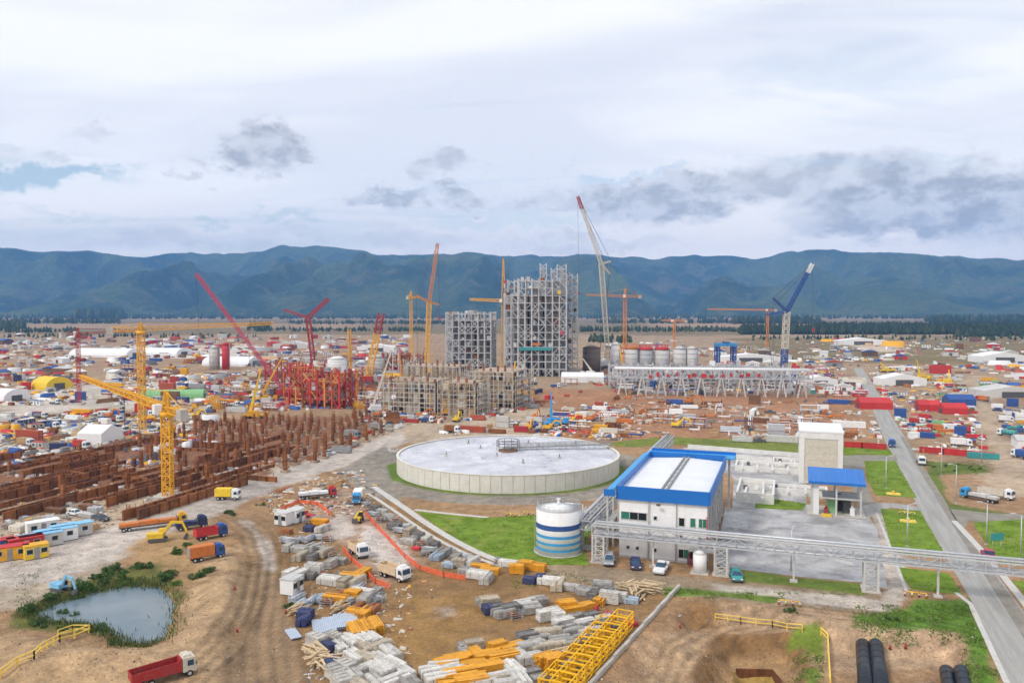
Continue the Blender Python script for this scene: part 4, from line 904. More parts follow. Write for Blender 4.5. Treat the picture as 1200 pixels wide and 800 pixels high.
def cranes():
    # white luffing crane beside the boiler house
    B = at(713, 433); y = B.y
    crawler_crane(B, 'crawler_crane', 'tallest crane, white lattice tower with leaning white jib and red tip', up(704.5, 309, y), up(677, 230, y), ('cream', 'cream'), 4.2, 2.8, 'white', [up(716, 306, y), up(715, 321, y)], 'red', 1.5, 26, .55)
    B = at(918, 446); y = B.y
    crawler_crane(B, 'crawler_crane', 'blue and white lattice crane with blue jib and bulky white head', up(922, 365, y), up(952, 309, y), ('blue', 'blue'), 4.0, 2.6, 'blue', [up(906, 349, y), up(897, 369, y)], 'white', 1.3, 20, .55, two=(.42, 'cream'))
    B = at(500, 441); y = B.y
    crawler_crane(B, 'luffing_crane', 'tall yellow luffing crane standing behind the brown concrete frames', up(503, 354, y), up(513, 285, y), ('crane_yellow', 'crane_orange'), 3.6, 2.4, 'yellow', [up(488, 346, y), up(515, 357, y)], None, 1.2, 20, .5)
    B = at(590, 437)
    tower_crane(B, 'tower_crane', 'yellow tower crane standing right in front of the grey boiler house', up(590, 357, B.y).z, (-24, 8, 1), (6, -3, 0), 'crane_yellow', 3.0, 30, 8, thick=.55, pend=False)
    B = at(732, 428)
    tower_crane(B, 'tower_crane', 'orange tower crane just behind the row of silos', up(732, 351, B.y).z, (-31, 2, 1), (13, -1, 0), 'crane_orange', 2.6, 7, 8, thick=.45)
    B = at(482, 424)
    tower_crane(B, 'tower_crane', 'slim yellow tower crane beside the tall yellow luffing crane', up(482, 352, B.y).z, (3, 40, 0), (-2, -10, 0), 'crane_yellow', 2.4, 6, 8, thick=.45, hook=None)
    B = at(167, 506); y = B.y; z = up(166, 388, y).z
    tower_crane(B, 'tower_crane', 'big yellow hammerhead tower crane with level jib over the far yard', z-2, (up(298, 376, y)-up(166, 381, y))+Vector((0, 25, 0)), (-11, -2.5, 0), 'crane_yellow', 2.3, 3.0, 6, thick=.34, hook=.8)
    B = at(197, 584); y = B.y; z = up(196, 477, y).z
    tower_crane(B, 'tower_crane', 'nearest yellow tower crane with its jib swung back over the rusty foundations', z-3.2, (-55, 64, 2.2), (7, -7, 0), 'yellow', 1.9, 5.0, 5, thick=.26, hook=.42)
    B = at(93, 474); tower_crane(B, 'tower_crane', 'slim red tower crane at the far left yard', up(93, 398, B.y).z, (6, 50, 0), (-3, -9, 0), 'red', 1.6, 3.5, 6, thick=.2, hook=None)
    B = at(790, 415); tower_crane(B, 'tower_crane', 'small orange tower crane beyond the silos', up(791, 379, B.y).z, (-9, 20, 0), (12, -4, 0), 'crane_orange', 2.2, 2, 8, thick=.45, pend=False, hook=None)
    B = at(899, 408); tower_crane(B, 'tower_crane', 'far orange tower crane with long level jib behind the blue and white crane', up(899, 366, B.y).z, (-62, 30, 1), (9, -4, 0), 'crane_orange', 2.4, 2, 8, thick=.5, pend=False, hook=None)
    # red cranes
    B = at(336, 468); y = B.y; crawler_crane(B, 'crawler_crane', 'red crawler crane with very long boom leaning left over the yard', up(230, 321, y+40), None, ('pink_red',), 1.9, 2, 'red', (), None, 1.1, 50, .26)
    B = at(369, 446); y = B.y
    crawler_crane(B, 'crawler_crane', 'red crane folded into an X with two thick booms', up(361, 372, y), up(385, 350, y), ('red', 'red'), 3.2, 2.6, 'red', [up(333, 363, y)], None, 1.2, 12, .5)
    B = at(431, 452); y = B.y; crawler_crane(B, 'crawler_crane', 'yellow and red crane with short thick boom near the red sheds', up(447, 367, y), None, ('crane_yellow',), 4.0, 2, 'red', (), None, 1.3, 16, .55, two=(.7, 'red'))
    B = at(411, 446); y = B.y; crawler_crane(B, 'crawler_crane', 'small yellow lattice crane left of the yellow and red crane', up(409, 386, y), None, ('crane_yellow',), 2.2, 2, 'yellow', (), None, 1.0, 14, .35)
    B = at(262, 466); 
# telescopic cranes: a wheeled carrier with a boom of nested boxes
def mobile_crane(base, label, tip, mat, truck='yellow', sc=1.0, rz=0.0, name='mobile_crane'):
    t = T(); b = MB(); b.box(0, 0, .9, 10, 2.6, .8, truck); t.add('carrier', b)
    for x in (-3.8, -2.2, 2.2, 3.8):
        for y in (-1.2, 1.2): b = MB(); b.cyl((x, y-.2, .6), (x, y+.2, .6), .6, 12, 'tyre'); t.add('wheel', b)
    b = MB(); b.box(4.4, 0, 1.7, 1.6, 2.4, 1.1, truck); c = t.add('cab', b); b = MB(); b.box(5.2, 0, 2.0, .08, 2.1, .7, 'glass'); t.add('windscreen', b, c)
    b = MB(); b.box(-1.2, 0, 1.7, 4.2, 2.6, 1.5, truck); t.add('house', b)
    e = Matrix.Rotation(-rz, 3, 'Z') @ ((Vector(tip)-base)/sc); f = Vector((-2.2, 0, 3.0)); w = .95
    for i in range(3):
        b = MB(); b.bar(f.lerp(e, (0, .30, .62)[i]), f.lerp(e, (.34, .66, 1)[i]), w*(1-.24*i), mat if i < 2 else (mat), w*(1.1-.26*i)); t.add('boom_section', b)
    b = MB(); b.bar(e, (e.x, e.y, max(2.5, e.z*.5)), .1, 'dark_grey'); r = t.add('hoist_rope', b); b = MB(); b.box(e.x, e.y, max(2.5, e.z*.5)-1.2, .7, .5, 1.2, 'dark_grey'); t.add('hook_block', b, r)
    for x in (-4.6, 3.2):
        for y in (-2.6, 2.6): b = MB(); b.box(x, y*.75, .9, .4, 1.6, .3, 'dark_grey'); b.box(x, y, .0, .5, .5, 1.2, 'dark_grey'); t.add('outrigger', b)
    return spawn(t, name, label, 'crane', base, rz, None, sc)
def mobile_cranes():
    def mk(px, py, tx, ty, lab, mat, truck='yellow', sc=1.0, rz=0, dy=0): B = at(px, py); mobile_crane(B, lab, up(tx, ty, B.y+dy), mat, truck, sc, rz)
    mk(652, 499, 646, 458, 'bright blue telescopic crane standing behind the round tank', 'light_blue', 'light_blue', 1.0, .4)
    mk(444, 483, 459, 410, 'white telescopic crane rising before the brown concrete frame', 'cream', 'white', 1.1, .2)
    mk(601, 473, 604, 424, 'yellow telescopic crane at the end of the concrete frame', 'crane_yellow', 'yellow', 1.0, 1)
    mk(1082, 446, 1074, 421, 'yellow crane truck with boom raised left in the right-hand yard', 'bright_yellow', 'bright_yellow', 1.1, .3)
    mk(1108, 450, 1112, 433, 'yellow crane truck with short boom beside the dirt road', 'bright_yellow', 'bright_yellow', 1.0, 2)
    mk(1040, 436, 1031, 424, 'yellow crane truck with low boom behind white sheds', 'bright_yellow', 'bright_yellow', 1.0, .1)
    mk(300, 490, 306, 432, 'yellow telescopic crane above the rusty columns', 'bright_yellow', 'yellow', 1.0, .1)
    mk(604, 444, 611, 424, 'small pale telescopic crane at the foot of the boiler house', 'cream', 'white', 1.2, .4)
    mk(690, 441, 683, 420, 'small pale telescopic crane at the right foot of the boiler house', 'cream', 'white', 1.2, 2.4)
    mk(735, 440, 726, 404, 'yellow and red telescopic crane left of the silos', 'yellow', 'red', 1.4, .4)
    mk(312, 470, 330, 420, 'yellow telescopic crane beside the red long-boom crane', 'yellow', 'yellow', 1.0, .4)
    mk(475, 446, 468, 412, 'orange telescopic crane behind the brown concrete frame', 'crane_orange', 'yellow', 1.2, .4)
    mk(528, 486, 520, 470, 'low yellow telescopic crane in front of the concrete frame', 'yellow', 'yellow', .8, .4)

# ------------------------------------------------------------------ steel and concrete frames
def steel_frame(base, name, label, nx, ny, nz, sx, sy, hz, rz, mats=('steel', 'galvanised'), cw=.9, bw=.6, brace=.5, floors=.5, extra=(), jag=1, seed=1, core=True):
    r = random.Random(seed); t = T(); W_, D = nx*sx, ny*sy
    tops = {(i, j): nz-(r.randint(0, jag) if jag and r.random() < .5 else 0) for i in range(nx+1) for j in range(ny+1)}
    for (i, j), k in tops.items():
        b = MB(); b.box(i*sx-W_/2, j*sy, 0, cw, cw, k*hz+1.5, r.choice(mats)); t.add('column', b)
    for k in range(1, nz+1):
        b = MB(); z = k*hz
        for j in range(ny+1):
            for i in range(nx):
                if tops[i, j] >= k and tops[i+1, j] >= k and r.random() < .93: b.bar((i*sx-W_/2, j*sy, z), ((i+1)*sx-W_/2, j*sy, z), bw, r.choice(mats))
        for i in range(nx+1):
            for j in range(ny):
                if tops[i, j] >= k and tops[i, j+1] >= k and r.random() < .93: b.bar((i*sx-W_/2, j*sy, z), (i*sx-W_/2, (j+1)*sy, z), bw, r.choice(mats))
        if b.f: f = t.add('floor_beam', b)
        for i in range(nx):
            for j in range(ny):
                if r.random() < floors and tops[i, j] >= k and tops[i+1, j+1] >= k:
                    b = MB(); b.box((i+.5)*sx-W_/2, (j+.5)*sy, z-.1, sx*.94, sy*.94, .3, r.choice(('grey', 'steel', 'pale_grey', 'pale_grey'))); t.add('floor_plate', b)
                    if r.random() < .5: b = MB(); hh = hz*r.uniform(.3, .8); b.box((i+r.uniform(.3, .7))*sx-W_/2, (j+r.uniform(.2, .6))*sy, z+.25, sx*r.uniform(.3, .7), sy*.4, hh, r.choice(('duct', 'steel', 'pale_grey', 'rust', 'white', 'grey', 'galvanised'))); t.add('machine', b)
    for face in range(4):
        b = MB()
        for k in range(nz):
            for i in range(nx if face < 2 else ny):
                if r.random() > brace: continue
                z0, z1 = k*hz, (k+1)*hz
                if face < 2: y = 0 if face == 0 else D; a, c = (i*sx-W_/2, y), ((i+1)*sx-W_/2, y)
                else: x = -W_/2 if face == 2 else W_/2; a, c = (x, i*sy), (x, (i+1)*sy)
                m = r.choice(mats)
                if r.random() < .5: b.bar((*a, z0), (*c, z1), bw*.8, m)
                if r.random() < .6: b.bar((*c, z0), (*a, z1), bw*.8, m)
        if b.f: t.add('bracing', b)
    if core:
        for i in range(3): b = MB(); b.box(-W_*.25+W_*.25*i, D*.5, 4, W_*.22, D*.5, nz*hz*.8, 'duct'); t.add('boiler_block', b)
    for nm, mb in extra: t.add(nm, mb)
    return spawn(t, name, label, 'steel frame', base, rz)
def frames():
    B = at(627, 441)
    ex = []
    for x, z, s, m in ((-20, 62, 1.6, 'bright_red'), (16, 55, 2.0, 'bright_yellow'), (18, 28, 2.2, 'pink_red'), (1, 21, 6, 'orange')):
        b = MB(); b.box(x, -.8, z, s, 1, s*1.1 if s < 5 else 1.4, m); ex.append(('tarpaulin', b))
    b = MB(); b.box(0, -.9, 17.5, 22, .6, 2.0, 'teal'); ex.append(('netting', b))
    steel_frame(B, 'boiler_house', 'tall grey steel boiler house frame, a dense lattice of beams', 9, 5, 13, 4.6, 7, 4.9, rad(-6), extra=ex, brace=.62, floors=.36, jag=2, seed=3, mats=('galvanised', 'pale_grey', 'steel'), cw=.75, bw=.5)
    B2 = at(667, 439); steel_frame(B2, 'stair_tower', 'dense grey steel stair tower on the side of the boiler house', 3, 3, 19, 3.6, 4.5, 3.55, rad(-6), cw=.6, bw=.45, brace=.8, floors=.6, seed=8, core=False, jag=3, mats=('galvanised', 'pale_grey', 'steel'))
    y = B.y+8; p, q = up(648, 338, y), up(648, 309, y)
    b = MB(); t = T()
    for x0, wd, hh in ((-6.6, 4.2, 1.0), (.6, 3.8, .82), (5.8, 6.0, .97)):
        b = MB(); H = (q.z-p.z)*hh; b.lattice((x0, 0, 0), (x0, 0, H), wd, wd, 5, .5, 'galvanised'); t.add('frame', b)
        b = MB(); b.box(x0, 0, 0, wd*.55, wd*.5, H*.85, 'steel'); t.add('duct', b)
    for z in (3, 9): b = MB(); b.bar((-8, 0, z), (9, 0, z), .6, 'steel'); t.add('beam', b)
    b = MB(); b.box(0, 0, -4, 20, 6, 4.2, 'steel'); t.add('base', b)
    spawn(t, 'roof_frame', 'pale steel frame standing on top of the boiler house', 'steel frame', (p.x, y, p.z))
    B = at(549, 436); steel_frame(B, 'steel_building', 'lower square grey steel frame left of the boiler house', 7, 4, 9, 4.6, 7, 4.6, rad(-6), brace=.4, floors=.62, jag=1, seed=13, mats=('galvanised', 'steel', 'pale_grey'))
    # brown concrete frames under construction, ringed by scaffold
    def concrete_frame(base, label, w, d, nz, h, seed, pale=False):
        r = random.Random(seed); t = T(); nx, ny = int(w/3.4), int(d/5)
        for k in range(nz):
            b = MB(); b.box(0, d/2, (k+1)*h-.5, w*(1-.04*k), d*(1-.02*k), .6, 'concrete_raw'); t.add('floor_slab', b)
            for i in range(nx+1):
                for j in (0, ny):
                    b = MB(); b.box((i/nx-.5)*(w-1.2), .5+(d-1)*j/ny, k*h, .9, .9, h-.5, r.choice(('concrete_raw', 'concrete_raw', 'concrete'))); t.add('column', b)
            for i in range(nx):
                if r.random() < .42: b = MB(); b.box(((i+.5)/nx-.5)*(w-1.2), .6, k*h, w/nx*.86, .25, h-.6, r.choice(('concrete_raw', 'concrete', 'concrete_raw', 'timber', 'cream'))); t.add('wall_panel', b)
        for i in range(nx+1):
            b = MB(); b.box((i/nx-.5)*(w-1.2), 1.2, nz*h, .8, .8, r.uniform(1, 3.4), r.choice(('rust', 'concrete_raw'))); t.add('starter_column', b)
        b = MB(); H = nz*h+1.5; n = int(w/2.2)
        for i in range(n+1): x = (i/n-.5)*(w+1); b.bar((x, -1.3, 0), (x, -1.3, H*r.uniform(.8, 1)), .22, r.choice(('pale_grey', 'cream', 'steel')))
        for k in range(int(H/2.0)): b.bar((-w/2-.5, -1.3, k*2.0+1), (w/2+.5, -1.3, k*2.0+1), .2, r.choice(('pale_grey', 'timber', 'cream')))
        t.add('scaffold', b)
        b = MB(); m = max(2, int(d/2.4))
        for i in range(m+1): y = d*i/m; b.bar((w/2+1.2, y, 0), (w/2+1.2, y, H*r.uniform(.8, 1)), .22, r.choice(('pale_grey', 'cream')))
        for k in range(int(H/2.0)): b.bar((w/2+1.2, 0, k*2+1), (w/2+1.2, d, k*2+1), .2, 'pale_grey')
        t.add('scaffold', b)
        spawn(t, 'unfinished_building', label, 'building', base, GA)
    concrete_frame(at(478, 484), 'brown unfinished concrete frame with timber and scaffold, nearer the rusty columns', 26, 18, 3, 4.6, 3)
    concrete_frame(at(536, 487), 'pale scaffolded concrete block standing closest to the round tank', 16, 14, 4, 3.5, 5)
    concrete_frame(at(574, 479), 'long brown unfinished concrete frame below the yellow tower crane', 22, 26, 4, 4.2, 9)
    concrete_frame(at(505, 462), 'brown concrete frame with rusty starter columns behind the scaffolded block', 34, 16, 3, 5.0, 12)
    steel_frame(at(368, 478), 'steel_building', 'bright red and rust steel frame building in the crowded yard', 7, 3, 4, 3.8, 5, 4.0, GA, ('red', 'brick_red', 'bright_red', 'rust', 'crane_orange'), .7, .5, .85, .5, (), 2, 44, False)
frames()
cranes(); mobile_cranes()

# ------------------------------------------------------------------ mid pipe bridge, silos, sheds
def mid_rack():
    p0, p1 = at(718, 463), at(952, 466); d = p1-p0; L = d.length; t = T(); n = 26; z0, z1 = 9.0, 13.4; w = 8
    for s in (0, w):
        for z in (z0, z1): b = MB(); b.box(L/2, s, z, L, .6, .6, 'galvanised'); t.add('chord', b)
        for i in range(n+1): b = MB(); b.box(L*i/n, s, z0, .55, .55, z1-z0, 'pale_grey'); t.add('post', b)
        b = MB()
        for i in range(n): b.bar((L*i/n, s, z0 if i % 2 else z1), (L*(i+1)/n, s, z1 if i % 2 else z0), .4, 'galvanised')
        t.add('bracing', b)
        for i in range(10):
            for q in (-1, 1): b = MB(); b.bar((L*(i+.5)/10+q*2.2, s, 0), (L*(i+.5)/10+q*.5, s, z0), .7, 'pale_grey'); t.add('leg', b)
    for i in range(9): b = MB(); z = z0+.6 if i < 5 else z1+.6; r = .35+.12*(i % 3); y = .8+(i % 5)*1.5; b.cyl((1, y, z), (L-1, y, z), r, 8, ('galvanised', 'steel', 'white')[i % 3]); t.add('pipe', b)
    r = random.Random(4)
    for i in range(13): b = MB(); b.box(L*(.2+.045*i+r.uniform(-.015, .015)), -.6, z0+r.uniform(.2, 1.6), r.uniform(1, 2.6), .3, r.uniform(1.2, 2.4), r.choice(('bright_red', 'red', 'bright_red', 'orange'))); t.add('banner', b)
    spawn(t, 'pipe_bridge', 'long pale steel pipe bridge with red banners across the middle of the site', 'pipe bridge', p0, math.atan2(d.y, d.x))
mid_rack()
def silo(px, py, r, top, mat, label, cap=None):
    B = at(px, py); H = up(px, top, B.y).z; t = T(); b = MB(); b.cyl((0, 0, 0), (0, 0, H), r, 28, mat); t.add('shell', b)
    for k in range(1, 5): b = MB(); b.cyl((0, 0, H*k/5), (0, 0, H*k/5+.35), r+.15, 28, mat); t.add('hoop', b)
    b = MB(); b.cyl((0, 0, H+.01), (0, 0, H+1.8), r+.3, 28, cap or mat, r*.9 if cap else r*.3); t.add('roof', b)
    if cap: 
        b = MB()
        for i in range(14): a = 2*math.pi*i/14; b.bar((r*math.cos(a), r*math.sin(a), H+1.8), (r*math.cos(a), r*math.sin(a), H+3.4), .3, cap); a2 = a+2*math.pi/14; b.bar((r*math.cos(a), r*math.sin(a), H+3.2), (r*math.cos(a2), r*math.sin(a2), H+3.2), .25, cap)
        t.add('railing', b)
    b = MB(); b.bar((r+.4, 0, 0), (r+.4, 0, H+1), .5, 'steel'); t.add('ladder', b)
    spawn(t, 'silo', label, 'silo', (B.x, B.y+r, 0))
for a in [(741, 437, 4.6, 409, 'pale_grey', 'grey silo with red top railing, leftmost of the silo row', 'orange'), (758, 437, 5.0, 410, 'steel', 'grey silo with red top railing, second of the silo row', 'bright_red'),
          (777, 437, 5.2, 410, 'pale_grey', 'grey silo with red top railing, third of the silo row', 'bright_red'), (798, 437, 4.7, 409, 'pale_grey', 'plain pale grey silo right of the red-topped silos'), (812, 437, 4.0, 409, 'pale_grey', 'plain pale grey silo at the end of the silo row'),
          (694, 437, 6.2, 408, 'silo_brown', 'wide dark brown silo beside the boiler house'), (722, 436, 3.2, 404, 'white', 'slim white silo at the foot of the tallest crane'),
          (393, 436, 7.0, 421, 'white', 'squat white tank in the crowded yard behind the red frame'), (263, 433, 2.6, 404, 'bright_red', 'slim bright red upright tank among blue containers'), (249, 433, 3.6, 408, 'pale_grey', 'pale grey upright tank beside the slim red tank'),
          (440, 437, 6.5, 419, 'pale_grey', 'squat grey tank behind the brown concrete frame')]: silo(*a)
def gantry():
    B = at(861, 440); H = up(861, 404, B.y).z; t = T()
    for x in (-11, 0):
        for y in (0, 8): b = MB(); b.lattice((x, y, 0), (x, y, H), 1.4, 1.4, 7, .35, 'blue'); t.add('leg', b)
    for y in (0, 8): b = MB(); b.lattice((-12, y, H), (2, y, H), 1.6, 1.6, 6, .4, 'light_blue'); t.add('girder', b)
    b = MB(); b.box(-5, 4, H+.6, 3, 9, 1.4, 'blue'); t.add('trolley', b)
    spawn(t, 'gantry_crane', 'blue gantry crane right of the silos', 'crane', B)
gantry()
def tent(px, py, w, d, h, mat, label, rz=None, arch=True, cat='tent', name='storage_tent'):
    t = T(); n = 8 if arch else 2; prof = [(-w/2, 0)]
    if arch: prof += [(-w/2*math.cos(math.pi*i/n), h*.25+h*.75*math.sin(math.pi*i/n)) for i in range(n+1)]+[(w/2, 0)]
    else: prof += [(-w/2, h*.6), (0, h), (w/2, h*.6), (w/2, 0)]
    k = max(2, int(d/5))
    for i in range(k): b = MB(); b.prism(prof, d*i/k+.03, d*(i+1)/k-.03, mat); t.add('cover_bay', b)
    b = MB(); b.box(0, -.05, 0, w*.4, .1, h*.5, 'dark_grey'); t.add('door', b)
    spawn(t, name, label, cat, at(px, py), GA if rz is None else rz)
for a in [(70, 456, 15, 15, 7, 'bright_yellow', 'bright yellow arched storage tent in the left yard', rad(60)), (160, 418, 30, 60, 8, 'white', 'wide white storage tent in the far yard', rad(80)), (216, 416, 26, 50, 7, 'white', 'second wide white storage tent in the far yard', rad(80)),
          (20, 470, 14, 34, 6, 'white', 'long white tent at the left edge of the yard', rad(70)), (240, 466, 9, 30, 4.5, 'light_green', 'long pale green covered pile in the left yard', rad(100)), (658, 447, 12, 26, 6, 'white', 'flat white tent before the boiler house', rad(-96), False),
          (300, 428, 24, 40, 7, 'white', 'white storage tent behind the long red boom', rad(80)), (104, 517, 11, 9, 6, 'white', 'white site office block beside the red container', rad(-100), False), (1005, 478, 8, 14, 5, 'bright_red', 'bright red shed in the right-hand yard', rad(-96), False), 
          (1102, 484, 7, 10, 4.6, 'bright_red', 'red shed beside the blue-roofed huts', rad(-96), False), (1074, 480, 7, 9, 4.6, 'bright_red', 'red shed behind the white vehicles', rad(-100), False), (1108, 474, 8, 12, 5, 'blue', 'blue-roofed shed in the right-hand yard', rad(-96), False),
          (962, 452, 20, 10, 6, 'white', 'long low white shed behind the right-hand pipes', rad(0), False), (1060, 452, 26, 12, 7, 'white', 'broad white hall in the right-hand yard', rad(0), False), (1012, 404, 60, 20, 9, 'white', 'far white hall beyond the right-hand yard', rad(0), False), (1178, 425, 40, 20, 9, 'white', 'far white hall at the right edge', rad(0), False),
          (880, 424, 50, 16, 7, 'white', 'long white hall behind the pipe bridge', rad(0), False), (1188, 466, 30, 14, 6, 'pale_grey', 'grey-white shed at the right edge of the site', rad(0), False), (340, 408, 40, 22, 8, 'pale_grey', 'grey hall in the far crowded yard', rad(0), False), (440, 412, 40, 20, 8, 'white', 'white hall in the far crowded yard behind the cranes', rad(0), False)]: tent(*a)
# ------------------------------------------------------------------ vehicles (+x is forward)
CACHE = {}
def memo(f):
    def g(*a):
        k = (f.__name__,)+a
        if k not in CACHE: CACHE[k] = f(*a)
        return CACHE[k]
    return g
def wheels(t, xs, y, r, w=.3, n=14):
    b = MB(); b.cyl((0, -w/2, 0), (0, w/2, 0), r, n, 'tyre'); me = b.mesh('wheel')
    h = MB(); h.cyl((0, -w/2-.012, 0), (0, w/2+.012, 0), r*.55, 10, 'galvanised'); hm = h.mesh('rim')
    for x in xs:
        for s in (-y, y): i = t.add('wheel', me, -1, (x, s, r)); t.add('rim', hm, i)
@memo
def car(mat, kind='suv'):
    t = T(); L, w = 4.5, 1.85; h = .95 if kind == 'suv' else .85; top = 1.72 if kind == 'suv' else 1.45
    b = MB(); prof = [(-L/2, .38), (L/2-.1, .34), (L/2, .6), (L/2-.12, .86), (1.0, h+.04), (-L/2+.1, h+.02), (-L/2, .8)]
    n = len(prof)
    vs = [(x, -w/2+(.1 if z > .7 else 0), z) for x, z in prof]+[(x, w/2-(.1 if z > .7 else 0), z) for x, z in prof]
    b._add(vs, [tuple(range(n)), tuple(range(2*n-1, n-1, -1))]+[(i+n, (i+1) % n+n, (i+1) % n, i) for i in range(n)], mat); t.add('body', b)
    x0, x1 = (-2.05, 1.0) if kind == 'suv' else (-1.75, 1.0)
    b = MB(); q = .78; b._add([(x0, -q, h), (x1, -q, h), (x1, q, h), (x0, q, h), (x0+.35, -q+.14, top-.06), (x1-.75, -q+.14, top-.06), (x1-.75, q-.14, top-.06), (x0+.35, q-.14, top-.06)], [(4, 5, 6, 7), (0, 1, 5, 4), (1, 2, 6, 5), (2, 3, 7, 6), (3, 0, 4, 7)], 'blue_glass'); t.add('window', b)
    b = MB(); b.box((x0+x1)/2-.2, 0, top-.06, x1-x0-1.0, 1.3, .09, mat, 0, (.94, .9)); t.add('roof', b)
    for x in (x1-.55, (x0+x1)/2-.25, x0+.2):
        for s in (-1, 1): b = MB(); b.bar((x+.22 if x > 0 else x, s*(q-.0), h), (x-.1, s*(q-.12), top-.05), .09, mat); t.add('pillar', b)
    for s in (-.62, .62):
        b = MB(); b.box(L/2-.05, s, .62, .12, .36, .17, 'lamp'); t.add('headlight', b); b = MB(); b.box(-L/2+.02, s*1.1, .7, .1, .26, .26, 'tail'); t.add('taillight', b)
    b = MB(); b.box(L/2-.02, 0, .36, .1, w-.2, .2, 'dark_grey'); t.add('bumper', b); b = MB(); b.box(-L/2+.02, 0, .36, .1, w-.2, .2, 'dark_grey'); t.add('bumper', b)
    for s in (-1.02, 1.02): b = MB(); b.box(.75, s, h+.02, .16, .22, .16, mat); t.add('mirror', b)
    wheels(t, (-1.4, 1.4), .84, .35, .24); return t
@memo
def pickup(mat):
    t = T(); L, w = 5.3, 1.9; b = MB()
    prof = [(-L/2, .45), (L/2-.1, .42), (L/2, .7), (L/2-.15, 1.0), (1.15, 1.1), (-.75, 1.1), (-.75, .62), (-L/2, .62)]; n = len(prof)
    b.prism(prof, -w/2, w/2, mat); t.add('body', b)
    for y in (-w/2+.05, w/2-.05): b = MB(); b.box((-L/2-.75)/2, y, .62, L/2-.78, .09, .48, mat); t.add('bed_side', b)
    b = MB(); b.box(-L/2+.05, 0, .62, .09, w-.22, .48, mat); t.add('tailgate', b)
    q = .8; b = MB(); b._add([(-.75, -q, 1.1), (1.2, -q, 1.1), (1.2, q, 1.1), (-.75, q, 1.1), (-.6, -q+.12, 1.72), (.55, -q+.12, 1.72), (.55, q-.12, 1.72), (-.6, q-.12, 1.72)], [(4, 5, 6, 7), (0, 1, 5, 4), (1, 2, 6, 5), (2, 3, 7, 6), (3, 0, 4, 7)], 'blue_glass'); t.add('window', b)
    b = MB(); b.box(-.03, 0, 1.71, 1.15, 1.4, .09, mat, 0, (.95, .92)); t.add('roof', b)
    for s in (-.65, .65):
        b = MB(); b.box(L/2-.06, s, .74, .12, .36, .18, 'lamp'); t.add('headlight', b); b = MB(); b.box(-L/2-.01, s*1.25, .7, .08, .2, .3, 'tail'); t.add('taillight', b)
    b = MB(); b.box(L/2, 0, .42, .12, w-.1, .22, 'galvanised'); t.add('bumper', b); b = MB(); b.box(-L/2-.03, 0, .42, .12, w-.1, .18, 'galvanised'); t.add('bumper', b)
    for s in (-1.05, 1.05): b = MB(); b.box(.95, s, 1.12, .18, .24, .2, mat); t.add('mirror', b)
    wheels(t, (-1.65, 1.6), .86, .38, .26); return t
